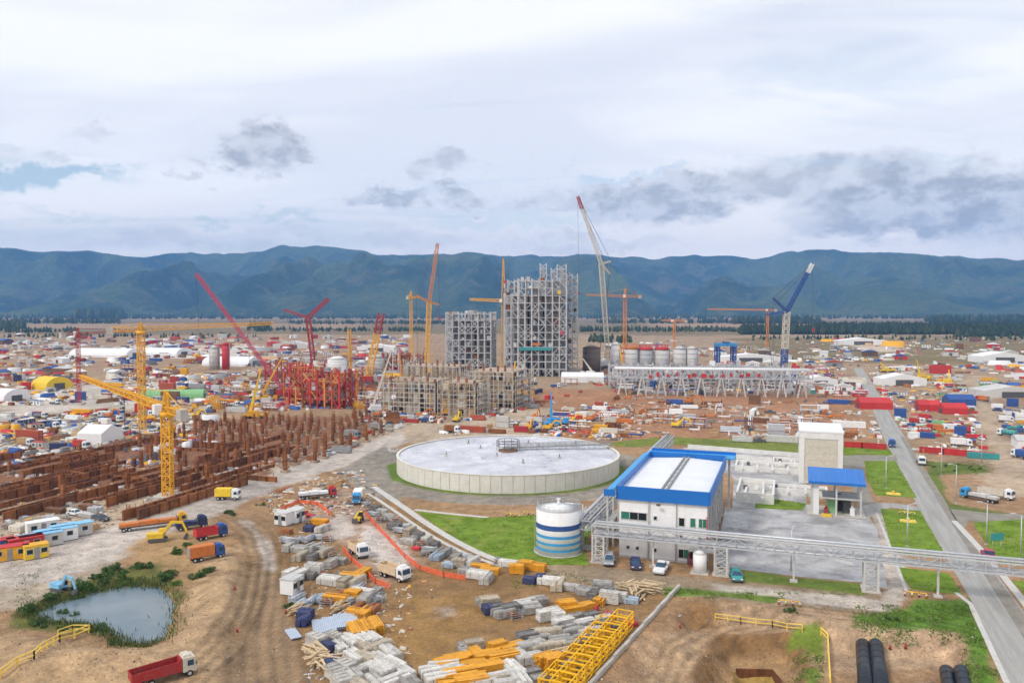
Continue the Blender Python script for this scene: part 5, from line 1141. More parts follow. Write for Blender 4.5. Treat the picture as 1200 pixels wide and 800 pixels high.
@memo
def truck(kind, cab, load, L=8.2):
    t = T(); w = 2.45; b = MB(); b.box(-.2, 0, .75, L-.6, .9, .3, 'dark_grey'); t.add('chassis', b)
    xc = L/2-1.05; b = MB()
    prof = [(xc-1.0, .85), (xc+1.05, .7), (xc+1.05, 1.6), (xc+.85, 2.95), (xc-1.0, 2.95)]; b.prism(prof, -w/2+.05, w/2-.05, cab); c = t.add('cab', b)
    b = MB(); b._add([(xc+1.07, -w/2+.2, 1.7), (xc+1.07, w/2-.2, 1.7), (xc+.90, w/2-.25, 2.7), (xc+.90, -w/2+.25, 2.7)], [(0, 1, 2, 3)], 'blue_glass'); t.add('windscreen', b, c)
    for s in (-1, 1):
        b = MB(); b.box(xc+.15, s*(w/2-.04), 1.7, .9, .06, .85, 'blue_glass'); t.add('side_window', b, c); b = MB(); b.box(xc+.95, s*(w/2+.2), 1.75, .1, .2, .6, 'dark_grey'); t.add('mirror', b, c)
        b = MB(); b.box(xc+1.04, s*.9, .85, .1, .4, .25, 'lamp'); t.add('headlight', b, c)
    b = MB(); b.box(xc+1.06, 0, .5, .16, w-.2, .35, 'dark_grey'); t.add('bumper', b); b = MB(); b.box(xc-.3, 0, 2.96, 1.2, w-.6, .35, cab, 0, (.8, .9)); t.add('wind_deflector', b)
    x0, x1 = -L/2, xc-1.2; m = (x0+x1)/2; l = x1-x0
    if kind == 'box':
        b = MB(); b.box(m, 0, 1.1, l, w, 2.3, load); t.add('cargo_box', b); b = MB(); b.box(x0-.03, 0, 1.2, .06, w-.2, 2.1, 'grey'); t.add('rear_door', b)
    elif kind == 'flat':
        b = MB(); b.box(m, 0, 1.05, l, w, .2, 'dark_grey'); t.add('flatbed', b)
        b = MB(); b.box(x1-.1, 0, 1.25, .12, w, 1.1, 'dark_grey'); t.add('headboard', b)
        for i in range(3): b = MB(); b.box(x0+l*(i+.5)/3, 0, 1.26, l/3-.15, w-.3, .75+.2*(i % 2), load); t.add('load', b)
    elif kind == 'open':
        b = MB(); b.box(m, 0, 1.05, l, w, .15, load); t.add('cargo_floor', b)
        for y in (-w/2+.06, w/2-.06): b = MB(); b.box(m, y, 1.2, l, .1, 1.5, load); t.add('cargo_side', b)
        b = MB(); b.box(x0+.06, 0, 1.2, .1, w-.22, 1.5, load); t.add('tailgate', b); b = MB(); b.box(x1-.06, 0, 1.2, .1, w-.22, 1.6, load); t.add('headboard', b)
        b = MB(); b.box(m, 0, 1.21, l-.4, w-.4, .9, 'timber', 0, (.9, .85)); t.add('load', b)
    elif kind == 'dump':
        b = MB(); b.prism([(x0-.4, 1.15), (x1, 1.05), (x1+.1, 2.75), (x0-.5, 2.45)], -w/2, -w/2+.1, load); t.add('tipper_side', b)
        b = MB(); b.prism([(x0-.4, 1.15), (x1, 1.05), (x1+.1, 2.75), (x0-.5, 2.45)], w/2-.1, w/2, load); t.add('tipper_side', b)
        b = MB(); b.box(m-.1, 0, 1.05, l+.2, w-.22, .18, load); t.add('tipper_floor', b); b = MB(); b.box(x0-.42, 0, 1.2, .1, w-.22, 1.2, load); t.add('tailgate', b)
        b = MB(); b.box(x1+.02, 0, 1.1, .12, w-.22, 1.7, load); b.box(x1+.7, 0, 2.8, 1.5, w-.3, .12, load); t.add('cab_guard', b)
        for i in range(5):
            for s in (-1, 1): b = MB(); b.box(x0+l*(i+.5)/5, s*(w/2+.05), 1.1, .12, .1, 1.4, load); t.add('rib', b)
        b = MB(); b.box(m, 0, 1.24, l-.5, w-.4, .5, 'brown', 0, (.8, .7)); t.add('load', b)
    elif kind == 'tank':
        b = MB(); b.cyl((x0, 0, 2.0), (x1, 0, 2.0), 1.1, 16, load); t.add('tank', b)
        for i in range(4): b = MB(); b.cyl((x0+l*(i+.4)/4, 0, 2.0), (x0+l*(i+.4)/4+.12, 0, 2.0), 1.14, 16, 'steel'); t.add('hoop', b)
    for s in (-1.1, 1.1): b = MB(); b.box(x0, s*.9, .8, .08, .3, .25, 'tail'); t.add('taillight', b)
    wheels(t, (x0+1.0, x0+2.3, xc), 1.05, .5, .34); return t
@memo
def excavator(mat):
    t = T()
    for s in (-1.1, 1.1): b = MB(); b.prism([(-1.9, .15), (1.9, .15), (2.2, .5), (1.9, .9), (-1.9, .9), (-2.2, .5)], s-.3, s+.3, 'dark_grey'); t.add('track', b)
    b = MB(); b.box(-.4, 0, 1.0, 3.4, 2.5, 1.1, mat, 0, (.96, .94)); t.add('house', b); b = MB(); b.box(-2.0, 0, 1.0, .8, 2.5, 1.2, mat); t.add('counterweight', b)
    b = MB(); b.box(.9, .75, 1.05, 1.5, 1.0, 1.9, mat, 0, (.85, .9)); c = t.add('cab', b); b = MB(); b.box(1.62, .75, 1.7, .06, .85, 1.1, 'glass'); t.add('windscreen', b, c)
    b = MB(); b.bar((1.0, -.3, 1.7), (3.2, -.3, 4.6), .5, mat, .65); b.bar((3.2, -.3, 4.6), (5.6, -.3, 4.2), .45, mat, .55); t.add('boom', b)
    b = MB(); b.bar((5.5, -.3, 4.5), (6.6, -.3, 1.6), .36, mat, .45); t.add('stick', b)
    b = MB(); b.prism([(5.7, .3), (6.6, .1), (7.0, 1.0), (6.4, 1.6)], -.8, .2, 'dark_grey'); t.add('bucket', b)
    b = MB(); b.bar((1.6, -.3, 1.5), (3.0, -.3, 3.9), .16, 'galvanised'); t.add('hydraulic_ram', b); return t
@memo
def telehandler(mat):
    t = T(); b = MB(); b.box(0, 0, .7, 4.2, 1.6, .9, mat); t.add('body', b); b = MB(); b.box(-.1, .6, 1.6, 1.4, 1.0, 1.1, 'black', 0, (.85, .9)); c = t.add('cab', b); b = MB(); b.box(-.1, .6, 2.7, 1.2, .9, .08, mat); t.add('cab_roof', b, c)
    b = MB(); b.bar((-1.8, -.4, 2.0), (2.6, -.4, 1.5), .4, mat); t.add('boom', b); b = MB(); b.box(3.0, -.4, .5, .1, 1.4, 1.1, 'dark_grey'); t.add('fork_carriage', b)
    for s in (-.8, 0): b = MB(); b.box(3.6, s, .5, 1.2, .12, .07, 'dark_grey'); t.add('fork', b)
    wheels(t, (-1.4, 1.4), .95, .6, .4); return t
@memo
def container(mat, L=6.1, roof=None):
    t = T(); w, h = 2.44, 2.6
    def wall(n, l, horiz):
        b = MB(); k = int(l/.55)
        b.box(0, 0, .12, l, .06, h-.24, mat)
        for i in range(k): b.box(-l/2+(i+.5)*l/k, -.05, .14, l/k*.5, .05, h-.3, mat)
        return b
    m = wall('wall', L-.2, 1).mesh('wall'); t.add('wall', m, -1, (0, -w/2+.1, 0)); t.add('wall', m, -1, (0, w/2-.1, 0), (0, 0, math.pi))
    b = MB(); b.box(0, 0, .14, .06, w-.24, h-.28, mat); t.add('end_wall', b, -1, (-L/2+.06, 0, 0))
    for s in (-.56, .56):
        b = MB(); b.box(0, s, .14, .07, 1.06, h-.3, mat); i = t.add('door', b, -1, (L/2-.06, 0, 0)); b = MB(); b.bar((.07, s*.5, .2), (.07, s*.5, h-.25), .05, 'galvanised'); t.add('lock_rod', b, i)
    b = MB(); b.box(0, 0, h-.12, L-.1, w-.08, .1, roof or mat); t.add('roof', b); b = MB(); b.box(0, 0, 0, L-.1, w-.1, .14, 'dark_grey'); t.add('floor', b)
    for x in (-L/2+.07, L/2-.07):
        for y in (-w/2+.07, w/2-.07): b = MB(); b.box(x, y, 0, .15, .15, h, mat); t.add('corner_post', b)
    return t
@memo
def cabin(mat, L=6.0, roof=None):
    t = T(); w, h = 2.5, 2.7; b = MB(); b.box(0, 0, .15, L, w, h-.3, mat); t.add('wall', b); b = MB(); b.box(0, 0, h-.14, L+.2, w+.2, .14, roof or 'pale_grey'); t.add('roof', b); b = MB(); b.box(0, 0, 0, L-.1, w-.1, .15, 'dark_grey'); t.add('base', b)
    for x in (-L*.3, L*.3):
        b = MB(); b.box(x, -w/2-.03, 1.1, 1.2, .06, 1.0, 'pale_grey'); i = t.add('window', b); b = MB(); b.box(x, -w/2-.07, 1.18, 1.0, .03, .84, 'dark_glass'); t.add('pane', b, i)
    b = MB(); b.box(0, -w/2-.03, .15, .9, .06, 2.1, 'grey'); t.add('door', b); return t

# ------------------------------------------------------------------ materials stacked on the ground
@memo
def panel_stack(mat, n, L, w, seed):
    r = random.Random(seed); t = T(); th = .19
    for x in (-L*.32, L*.32): b = MB(); b.box(x, 0, 0, .16, w, .14, 'timber'); t.add('bearer', b)
    for i in range(n):
        b = MB(); l2, w2 = L*r.uniform(.94, 1), w*r.uniform(.94, 1); b.box(r.uniform(-.05, .05), r.uniform(-.05, .05), .14+i*th, l2, w2, .045, mat, r.uniform(-.02, .02)); z = .14+i*th+.045
        for s in (-1, 1): b.box(0, s*(w2/2-.05), z, l2*.98, .08, th-.07, mat)
        for x in (-.46, -.15, .15, .46): b.box(x*l2, 0, z, .08, w2*.86, th-.08, mat)
        t.add('panel', b)
    return t
@memo
def beam_stack(mat, nx, nz, L, seed):
    r = random.Random(seed); t = T(); d, h = .30, .26
    for x in (-L*.3, L*.3): b = MB(); b.box(x, 0, 0, .14, nx*d, .12, 'timber'); t.add('bearer', b)
    for k in range(nz):
        for i in range(nx):
            if k == nz-1 and r.random() < .15: continue
            b = MB(); x = r.uniform(-.12, .12); y = (i-(nx-1)/2)*d; z = .12+k*h
            b.box(x, y, z, L, d*.82, .07, mat); b.box(x, y, z+.07, L*.998, d*.25, h-.16, mat); b.box(x, y, z+h-.09, L, d*.82, .07, mat); t.add('beam', b)
    return t
@memo
def pack(mat, n, L, w, h, seed):      # bundles strapped side by side
    r = random.Random(seed); t = T(); d = w/n
    for i in range(n):
        b = MB(); hh = h*r.uniform(.85, 1.08); y = (i-(n-1)/2)*d; x = r.uniform(-.1, .1)*L*.3
        b.box(x, y, .1, L*r.uniform(.92, 1.0), d*.93, hh*.82, mat); b.box(x, y, .1+hh*.82, L*.95, d*.9, hh*.18, mat, 0, (.96, .72)); k = t.add('bundle', b)
        for q in (-.28, .28): b = MB(); b.box(x+q*L, y, .08, .07, d*.96, hh*.86, 'dark_grey'); t.add('strap', b, k)
    for x in (-L*.32, L*.32): b = MB(); b.box(x, 0, 0, .14, w, .1, 'timber'); t.add('bearer', b)
    return t
@memo
def prop_rack(mat, seed):
    r = random.Random(seed); t = T(); L, w, h = 2.6, 1.3, 1.25
    for x in (-L*.42, L*.42):
        b = MB()
        for y in (-w/2, w/2): b.bar((x, y, 0), (x, y, h), .1, 'steel')
        b.bar((x, -w/2, .15), (x, w/2, .15), .1, 'steel'); t.add('rack_frame', b)
    for k in range(4):
        for i in range(6):
            if r.random() < .85: b = MB(); y = -w*.4+i*w*.16; z = .28+k*.22+r.uniform(-.04, .04); x = r.uniform(-.2, .2); b.cyl((x-L*.58, y, z), (x+L*.58, y+r.uniform(-.08, .08), z), .075, 6, mat); t.add('prop', b)
    return t
@memo
def crate(mat, seed, fill='grey'):
    r = random.Random(seed); t = T(); L, w, h = 1.7, 1.2, 1.0; b = MB()
    for x in (-L/2, L/2):
        for y in (-w/2, w/2): b.bar((x, y, 0), (x, y, h), .08, mat)
    for z in (.1, h*.4, h*.7, h):
        for x in (-L/2, L/2): b.bar((x, -w/2, z), (x, w/2, z), .05, mat)
        for y in (-w/2, w/2): b.bar((-L/2, y, z), (L/2, y, z), .05, mat)
    t.add('cage', b)
    for i in range(9): b = MB(); b.box(r.uniform(-.5, .5), r.uniform(-.3, .3), .1+i*.09, r.uniform(.4, 1.2), r.uniform(.2, .7), .16, fill, r.uniform(0, 3)); t.add('fitting', b)
    return t
@memo
def sheet_stack(mat, L, w, n):
    t = T()
    for x in (-L*.3, L*.3): b = MB(); b.box(x, 0, 0, .16, w, .16, 'timber'); t.add('bearer', b)
    for i in range(n):
        b = MB(); k = 6; z = .18+i*.1
        pts = [(-w/2+w*j/(2*k), z+(.10 if j % 2 else 0)) for j in range(2*k+1)]
        vs = [(-L/2, y, q) for y, q in pts]+[(L/2, y, q) for y, q in pts]+[(-L/2, y, q-.03) for y, q in pts]+[(L/2, y, q-.03) for y, q in pts]; m = 2*k+1
        fs = [(j, m+j, m+j+1, j+1) for j in range(2*k)]+[(2*m+j+1, 3*m+j+1, 3*m+j, 2*m+j) for j in range(2*k)]+[(j, j+1, 2*m+j+1, 2*m+j) for j in range(2*k)]+[(m+j+1, m+j, 3*m+j, 3*m+j+1) for j in range(2*k)]+[(0, 2*m, 3*m, m), (m-1, 2*m-1, 4*m-1, 3*m-1)]
        b._add(vs, fs, mat); t.add('sheet', b)
    return t
@memo
def plank_pile(mat, seed, n=14):
    r = random.Random(seed); t = T()
    for i in range(n): b = MB(); L = r.uniform(1.8, 3.6); b.box(0, 0, 0, L, .24, .08, mat); t.add('plank', b, -1, (r.uniform(-.6, .6), r.uniform(-.9, .9), .05+i*.085), (r.uniform(-.04, .04), r.uniform(-.08, .08), r.uniform(-.5, .5)))
    return t
@memo
def pipe_bundle(mat, n, L, rad_, seed):
    r = random.Random(seed); t = T(); k = 0; row = n; z = rad_; b = MB(); b.cyl((-L/2, 0, 0), (L/2, 0, 0), rad_*.96, 8, mat); me = b.mesh('pipe')
    while row > 0 and k < 14:
        for i in range(row): t.add('pipe', me, -1, (r.uniform(-.2, .2), (i-(row-1)/2)*2*rad_, z+.12)); k += 1
        row -= 1; z += rad_*1.73
    for x in (-L*.3, L*.3): b = MB(); b.box(x, 0, 0, .2, n*rad_*2, .12, 'timber'); t.add('bearer', b)
    return t
@memo
def pipe_spool(mat, seed):            # prefabricated pipe piece on trestles
    r = random.Random(seed); t = T(); L = r.uniform(3, 6)
    b = MB(); b.cyl((-L/2, 0, 1.1), (L/2, 0, 1.1), .35, 10, mat); b.cyl((L/2, 0, 1.1), (L/2, 0, 2.4), .35, 10, mat); t.add('pipe', b)
    for x, z in ((-L/2, 1.1),): b = MB(); b.cyl((x-.1, 0, z), (x+.05, 0, z), .55, 12, 'steel'); t.add('flange', b)
    for x in (-L*.3, L*.3): b = MB(); b.bar((x, -.6, 0), (x, 0, .8), .12, 'dark_rust'); b.bar((x, .6, 0), (x, 0, .8), .12, 'dark_rust'); t.add('trestle', b)
    return t
@memo
def rust_column(seed):
    r = random.Random(seed); t = T(); h = r.uniform(1.6, 4.4); b = MB(); b.box(0, 0, -.1, 2.0, 2.0, .7, 'concrete_raw'); t.add('footing', b)
    s = r.uniform(.6, .9); b = MB(); b.box(0, 0, .6, s, s, h, r.choice(('rust', 'rust', 'dark_rust', 'rust')))
    for k in range(int(h/1.1)): b.box(0, 0, .9+k*1.1, s+.2, s+.2, .16, 'dark_rust')
    t.add('shaft', b); b = MB()
    for x in (-.3, 0, .3):
        for y in (-.3, .3): b.bar((x, y, .6+h), (x+r.uniform(-.1, .1), y, .6+h+r.uniform(.6, 1.6)), .07, 'rust')
    t.add('starter_bar', b); return t
@memo
def rust_wall(L, h, seed):
    r = random.Random(seed); t = T(); n = max(2, int(L/3)); l = L/n
    for i in range(n): b = MB(); b.box((i-(n-1)/2)*l, 0, 0, l-.08, .4, h*r.uniform(.97, 1.03), r.choice(('rust', 'rust', 'rust', 'dark_rust'))); t.add('wall_panel', b)
    for i in range(n+1): b = MB(); b.box((i-n/2)*l, -.35, 0, .2, .3, h*1.05, 'dark_rust'); t.add('stiffener', b)
    for i in range(int(L/2.4)): b = MB(); x = -L/2+1.2+i*2.4; b.bar((x, .1, h*.9), (x, .1, h+r.uniform(.5, 1.3)), .09, 'rust'); t.add('starter_bar', b)
    return t
@memo
def scaffold_frame(L, w, h, mat):
    t = T(); n = int(L/1.5)
    for i in range(n+1):
        b = MB(); x = -L/2+L*i/n
        for y in (-w/2, w/2): b.bar((x, y, 0), (x, y, h), .16, mat)
        for z in (.1, h*.33, h*.66, h): b.bar((x, -w/2, z), (x, w/2, z), .13, mat)
        b.bar((x, -w/2, 0), (x, w/2, h*.66), .1, mat); t.add('end_frame', b)
    for y in (-w/2, w/2):
        for z in (.12, h*.33, h*.66, h): b = MB(); b.bar((-L/2, y, z), (L/2, y, z), .13, mat); t.add('rail', b)
        b = MB()
        for i in range(n): x = -L/2+L*i/n; b.bar((x, y, .1), (x+L/n, y, h*.66 if i % 2 else h), .1, mat)
        t.add('diagonal', b)
    return t
@memo
def lamp_post(h, arm):
    t = T(); b = MB(); b.cyl((0, 0, 0), (0, 0, h), .14, 8, 'galvanised', .08); t.add('pole', b); b = MB(); b.bar((0, 0, h-.05), (arm, 0, h+.25), .1, 'galvanised'); a = t.add('arm', b)
    b = MB(); b.box(arm, 0, h+.18, .9, .34, .16, 'pale_grey'); t.add('lamp_head', b, a); b = MB(); b.box(0, 0, -.1, .5, .5, .35, 'concrete'); t.add('footing', b); return t
@memo
def barrier_group(seed):
    r = random.Random(seed); t = T()
    for i in range(4):
        b = MB(); x = -2.1+i*1.4; m = ('yellow', 'orange', 'bright_yellow', 'bright_red')[(i+seed) % 4]
        b.box(x, 0, 0, .5, .5, .1, 'black'); b.cyl((x, 0, .1), (x, 0, 1.1), .22, 10, m, .12); b.cyl((x, 0, .55), (x, 0, .8), .2, 10, 'white', .17); t.add('cone', b)
    b = MB(); b.box(0, .1, .9, 4.4, .08, .2, 'bright_yellow'); t.add('rail', b); return t
def put(t, name, label, cat, px, py, rz=0.0, group=None, sc=None, whole=False, dz=0.0, relief=True):
    p = on(px, py) if relief and py > 590 else at(px, py)
    return spawn(t, name, label, cat, (p.x, p.y, p.z+dz), rz, group, sc, whole)
# ------------------------------------------------------------------ named vehicles
G = GA
def dirv(px, py, qx, qy): a, b = at(px, py), at(qx, qy); return math.atan2(b.y-a.y, b.x-a.x)
CARS = [(car('silver', 'suv') if 'silver' in MATS else car('pale_grey', 'suv'), 'parked_car', 'silver four-wheel-drive car parked by the left leg of the pipe rack', 'car', 714, 660, rad(-100)),
        (car('navy', 'car'), 'parked_car', 'dark blue car parked before the blue-roofed building', 'car', 745, 664, rad(-96)),
        (pickup('white'), 'pickup_truck', 'white pickup truck parked before the blue-roofed building', 'pickup', 775, 669, rad(-112)),
        (car('teal', 'car'), 'parked_car', 'teal blue car parked just past the pipe rack tower', 'car', 863, 678, rad(-100)),
        (pickup('pink_red'), 'pickup_truck', 'dark pink pickup truck driving on the main road', 'pickup', 1159, 655, rad(69)),
        (truck('open', 'white', 'cream', 8.4), 'lorry', 'cream lorry with red lower body on the main road', 'lorry', 1079, 543, rad(-111)),
        (truck('tank', 'blue', 'light_blue', 6.6), 'tank_lorry', 'small blue lorry at the bend of the main road', 'lorry', 1045, 523, rad(-111)),
        (truck('flat', 'light_blue', 'pale_grey', 10.5), 'flatbed_lorry', 'blue-cabbed flatbed lorry parked on the dirt beside the road', 'lorry', 1148, 586, rad(122)),
        (truck('open', 'white', 'cream', 9.5), 'lorry', 'white and cream lorry parked beside the blue flatbed', 'lorry', 1167, 583, rad(-52)),
        (truck('open', 'white', 'tarp', 7.2), 'lorry', 'white lorry with open timber-filled bed in the laydown yard, farther one', 'lorry', 420, 650, rad(-58)),
        (truck('open', 'white', 'tarp', 8.0), 'lorry', 'white lorry with cream bed and blue stripe in the laydown yard, nearer one', 'lorry', 462, 677, rad(-42)),
        (truck('dump', 'cream', 'red', 8.8), 'dump_truck', 'red dump truck with cream cab at the bottom edge of the sand', 'dump truck', 193, 796, rad(38)),
        (truck('box', 'blue', 'orange', 7.6), 'lorry', 'blue lorry with flat orange cargo top on the sand', 'lorry', 242, 655, rad(38)),
        (truck('open', 'blue', 'bright_red', 7.6), 'lorry', 'lorry with red cargo bed beside the pond track', 'lorry', 247, 630, rad(40)),
        (truck('flat', 'navy', 'navy', 7.6), 'flatbed_lorry', 'dark blue flatbed lorry on the grey track', 'lorry', 224, 619, rad(35)),
        (excavator('bright_yellow'), 'excavator', 'yellow excavator beside the grey track with arm out', 'excavator', 185, 634, rad(20)),
        (telehandler('bright_yellow'), 'telehandler', 'small yellow telehandler at the top of the laydown yard', 'forklift', 420, 611, rad(-90)),
        (truck('flat', 'bright_red', 'white', 11), 'flatbed_lorry', 'long lorry with red ends and white load at the yard entrance', 'lorry', 372, 583, rad(22)),
        (truck('box', 'light_blue', 'white', 7.5), 'box_truck', 'blue and white box truck by the tank road', 'lorry', 419, 588, rad(-85)),
        (truck('flat', 'yellow', 'orange', 16), 'flatbed_lorry', 'long orange low-loader on the grey track behind the excavator', 'lorry', 180, 618, rad(30)),
        (truck('box', 'white', 'bright_yellow', 7), 'box_truck', 'white and yellow truck parked near the tower crane foot', 'lorry', 267, 585, rad(0)),
        (excavator('sky_blue'), 'small_excavator', 'small blue excavator at the edge of the pond reaching to the water', 'excavator', 70, 692, rad(-25)),
        (truck('box', 'white', 'white', 8), 'box_truck', 'white truck parked behind the main road fence', 'lorry', 1126, 523, rad(-20)),
        (truck('box', 'bright_red', 'orange', 8), 'box_truck', 'orange and red truck on the right dirt road', 'lorry', 1151, 470, rad(110)),
        (truck('box', 'white', 'blue', 8), 'box_truck', 'white and blue truck at the right edge of the dirt road', 'lorry', 1197, 537, rad(100)),
        (truck('tank', 'white', 'teal', 8), 'tank_lorry', 'teal tank lorry on the right dirt road', 'lorry', 1180, 511, rad(120))]
for t_, n_, lab, cat, px, py, rz in CARS: put(t_, n_, lab, cat, px, py, rz, None, .8 if 'lorry' in n_ or 'truck' in n_ and n_ != 'pickup_truck' or n_ in ('excavator', 'telehandler') else (.6 if n_ == 'small_excavator' else None))
for px, py, lab in ((925, 709, 'yellow and orange traffic cones on the access road verge'), (1073, 699, 'yellow and orange traffic cones by the road lawn'), (601, 605, 'orange cones on the far lawn edge, left of the striped tank'), (622, 603, 'orange and yellow cones just left of the striped tank'), (1063, 603, 'yellow cones on the lawn by the driveway')):
    put(barrier_group(px % 4), 'cone_barrier', lab, 'cones', px, py, G, None, .72)
for px, py, h, rz, lab in ((1038, 572, 8, 0, 'lamp post on the lawn with the yellow marker'), (1063, 640, 8, 0, 'lamp post on the lawn before the driveway'), (1156, 638, 8, 3, 'lamp post on the lawn across the main road'), (1196, 655, 8, 3, 'lamp post at the right edge lawn'), (1103, 558, 9, 3, 'lamp post behind the main road ditch'), (1120, 590, 9, 3, 'lamp post at the side road corner'), (1150, 545, 10, 3, 'lamp post at the end of the red fence'), (927, 668, 7, 1, 'lamp post in the stained concrete yard')):
    put(lamp_post(h, 1.4), 'lamp_post', lab, 'lamp post', px, py, rz)
for px, py, lab in ((1047, 579, 'yellow concrete marker block on the roadside lawn'), (1064, 611, 'yellow marker block on the lawn by the driveway')):
    t_ = T(); b = MB(); b.box(0, 0, 0, 3.2, 1.6, .35, 'rail_yellow', 0, (.92, .85)); t_.add('block', b); b = MB(); b.cyl((0, 0, .35), (0, 0, .9), .3, 10, 'rail_yellow'); t_.add('cap', b); put(t_, 'marker_block', lab, 'marker', px, py, G)
def sign_board():
    t_ = T()
    for x in (-.9, .9): b = MB(); b.box(x, 0, 0, .1, .1, 2.6, 'galvanised'); t_.add('post', b)
    b = MB(); b.box(0, -.07, 1.2, 2.8, .08, 1.4, 'teal'); t_.add('panel', b); put(t_, 'road_sign', 'teal road sign on the lawn beside the pink pickup', 'sign', 1168, 640, rad(10))
sign_board()
# black pipes, sump edge
def black_pipe(px0, py0, px1, py1, r, lab, grp):
    a, c = on(px0, py0), on(px1, py1); d = (c-a).normalized(); a.z += r*.98; c.z = a.z; t_ = T(); n = 24; b = MB(); s = Vector((-d.y, d.x, 0)); L = (c-a).length
    vs = []
    for x in (0, L):
        for q in (r, r*.88):
            vs += [(x, q*math.cos(2*math.pi*i/n), q*math.sin(2*math.pi*i/n)) for i in range(n)]
    fs = []
    for i in range(n): j = (i+1) % n; fs += [(i, j, 2*n+j, 2*n+i), (n+j, n+i, 3*n+i, 3*n+j), (i, n+i, n+j, j), (2*n+j, 3*n+j, 3*n+i, 2*n+i)]
    b._add(vs, [f[::-1] for f in fs], 'black_plastic', True); t_.add('shell', b)
    for k in range(1, int(L/2)): b = MB(); b.cyl((k*2-.08, 0, 0), (k*2+.08, 0, 0), r*1.02, n, 'black_plastic'); t_.add('rib', b)
    spawn(t_, 'black_pipe', lab, 'pipe', a, math.atan2(d.y, d.x), grp)
M('black_plastic', (.016, .020, .028), .38, 0, .1)
black_pipe(1011, 763, 1016, 830, .95, 'big black plastic pipe lying on the dirt, left one of the larger pair', 'black plastic pipes')
black_pipe(1026, 763, 1034, 830, .95, 'big black plastic pipe lying on the dirt, right one of the larger pair', 'black plastic pipes')
black_pipe(1109, 793, 1120, 850, .85, 'black plastic pipe at the bottom edge by the road, left one of the pair', 'black plastic pipes')
black_pipe(1126, 793, 1140, 850, .85, 'black plastic pipe at the bottom edge by the road, right one of the pair', 'black plastic pipes')
for px, py, lab in ((1020, 757, 'red cone behind the larger black pipes'), (1043, 760, 'red cone on the dirt right of the black pipes'), (1061, 759, 'red cone on the dirt farthest right of the black pipes'), (797, 735, 'red cone on the bank beside the laydown yard'), (335, 718, 'orange cone beside the haul road and stacks'), (278, 740, 'red cone on the sand beside the haul road'), (275, 690, 'pink-red cone on the sand mound')):
    t_ = T(); b = MB(); b.box(0, 0, 0, .7, .7, .1, 'black'); t_.add('base', b); b = MB(); b.cyl((0, 0, .1), (0, 0, 1.2), .34, 12, 'bright_red', .08); t_.add('cone', b); put(t_, 'traffic_cone', lab, 'cone', px, py, 0, None, .55)
# railings around the pit and by the pond
def railing(pts, lab, mat='rail_yellow', name='railing', h=1.15, step=2.4, rails=(.55, 1.1), w=.09, infill=None):
    P = [on(*p) for p in pts]; o = P[0].copy(); t_ = T()
    for a, c in zip(P, P[1:]):
        n = max(1, round((c-a).length/step))
        for i in range(n):
            p, q = a.lerp(c, i/n), a.lerp(c, (i+1)/n); p.z = gz(p.x, p.y); q.z = gz(q.x, q.y); p -= o; q -= o
            b = MB(); b.bar(p, p+Vector((0, 0, h)), w*1.1, mat); t_.add('post', b)
            for r_ in rails: b = MB(); b.bar(p+Vector((0, 0, r_*h/1.15)), q+Vector((0, 0, r_*h/1.15)), w, mat); t_.add('rail', b)
            if infill: b = MB(); b.poly([p+Vector((0, 0, .08)), q+Vector((0, 0, .08)), q+Vector((0, 0, h*.9)), p+Vector((0, 0, h*.9))], infill); t_.add('mesh_panel', b)
        b = MB(); q = c-o; b.bar(q, q+Vector((0, 0, h)), w*1.1, mat); t_.add('post', b)
    spawn(t_, name, lab, 'railing' if name == 'railing' else 'fence', o)
railing([(838, 727), (868, 731), (905, 735), (940, 740)], 'yellow tube railing along the top of the pit', w=.11)
railing([(962, 744), (970, 752), (971, 775), (973, 805)], 'yellow tube railing down the side of the pit', w=.16)
railing([(104, 741), (70, 752), (40, 772), (0, 795)], 'yellow tube railing on the sand left of the dump truck', w=.14)
railing([(68, 747), (85, 741), (105, 741)], 'short yellow railing by the near pond bank', w=.11)
def net_material():
    m = bpy.data.materials.new('net'); m.use_nodes = True; t = NT(m.node_tree); b = m.node_tree.nodes['Principled BSDF']; b.inputs['Base Color'].default_value = (.85, .16, .06, 1)
    pos = t.n('ShaderNodeNewGeometry').outputs['Position']; t.l(t.ramp(t.noise(pos, 9, 2), .38, .52, .25, 1), b.inputs['Alpha']); b.inputs['Roughness'].default_value = .8; MATS['net'] = m
net_material()
railing([(428, 603), (440, 617), (456, 634), (474, 654), (492, 668), (520, 676), (545, 680)], 'orange netting fence between the wet yard and the grey stacks', 'netting', 'netting_fence', 1.0, 2.0, (1.0,), .1, 'net')
railing([(402, 645), (412, 658), (428, 672), (440, 684), (456, 690)], 'orange netting fence beside the two white lorries', 'netting', 'netting_fence', 1.0, 2.0, (1.0,), .1, 'net')
railing([(330, 598), (350, 590), (372, 592), (388, 604)], 'orange netting fence at the top of the left stacks', 'netting', 'netting_fence', 1.0, 2.0, (1.0,), .1, 'net')
railing([(1078, 530), (1105, 532), (1135, 535), (1166, 538)], 'long red barrier fence beyond the main road', 'bright_red', 'barrier_fence', 1.9, 3.0, (.5, 1.1), .3, 'bright_red')
railing([(990, 524), (1010, 525), (1038, 527)], 'red barrier fence behind the white tower building', 'bright_red', 'barrier_fence', 1.9, 3.0, (.5, 1.1), .3, 'bright_red')
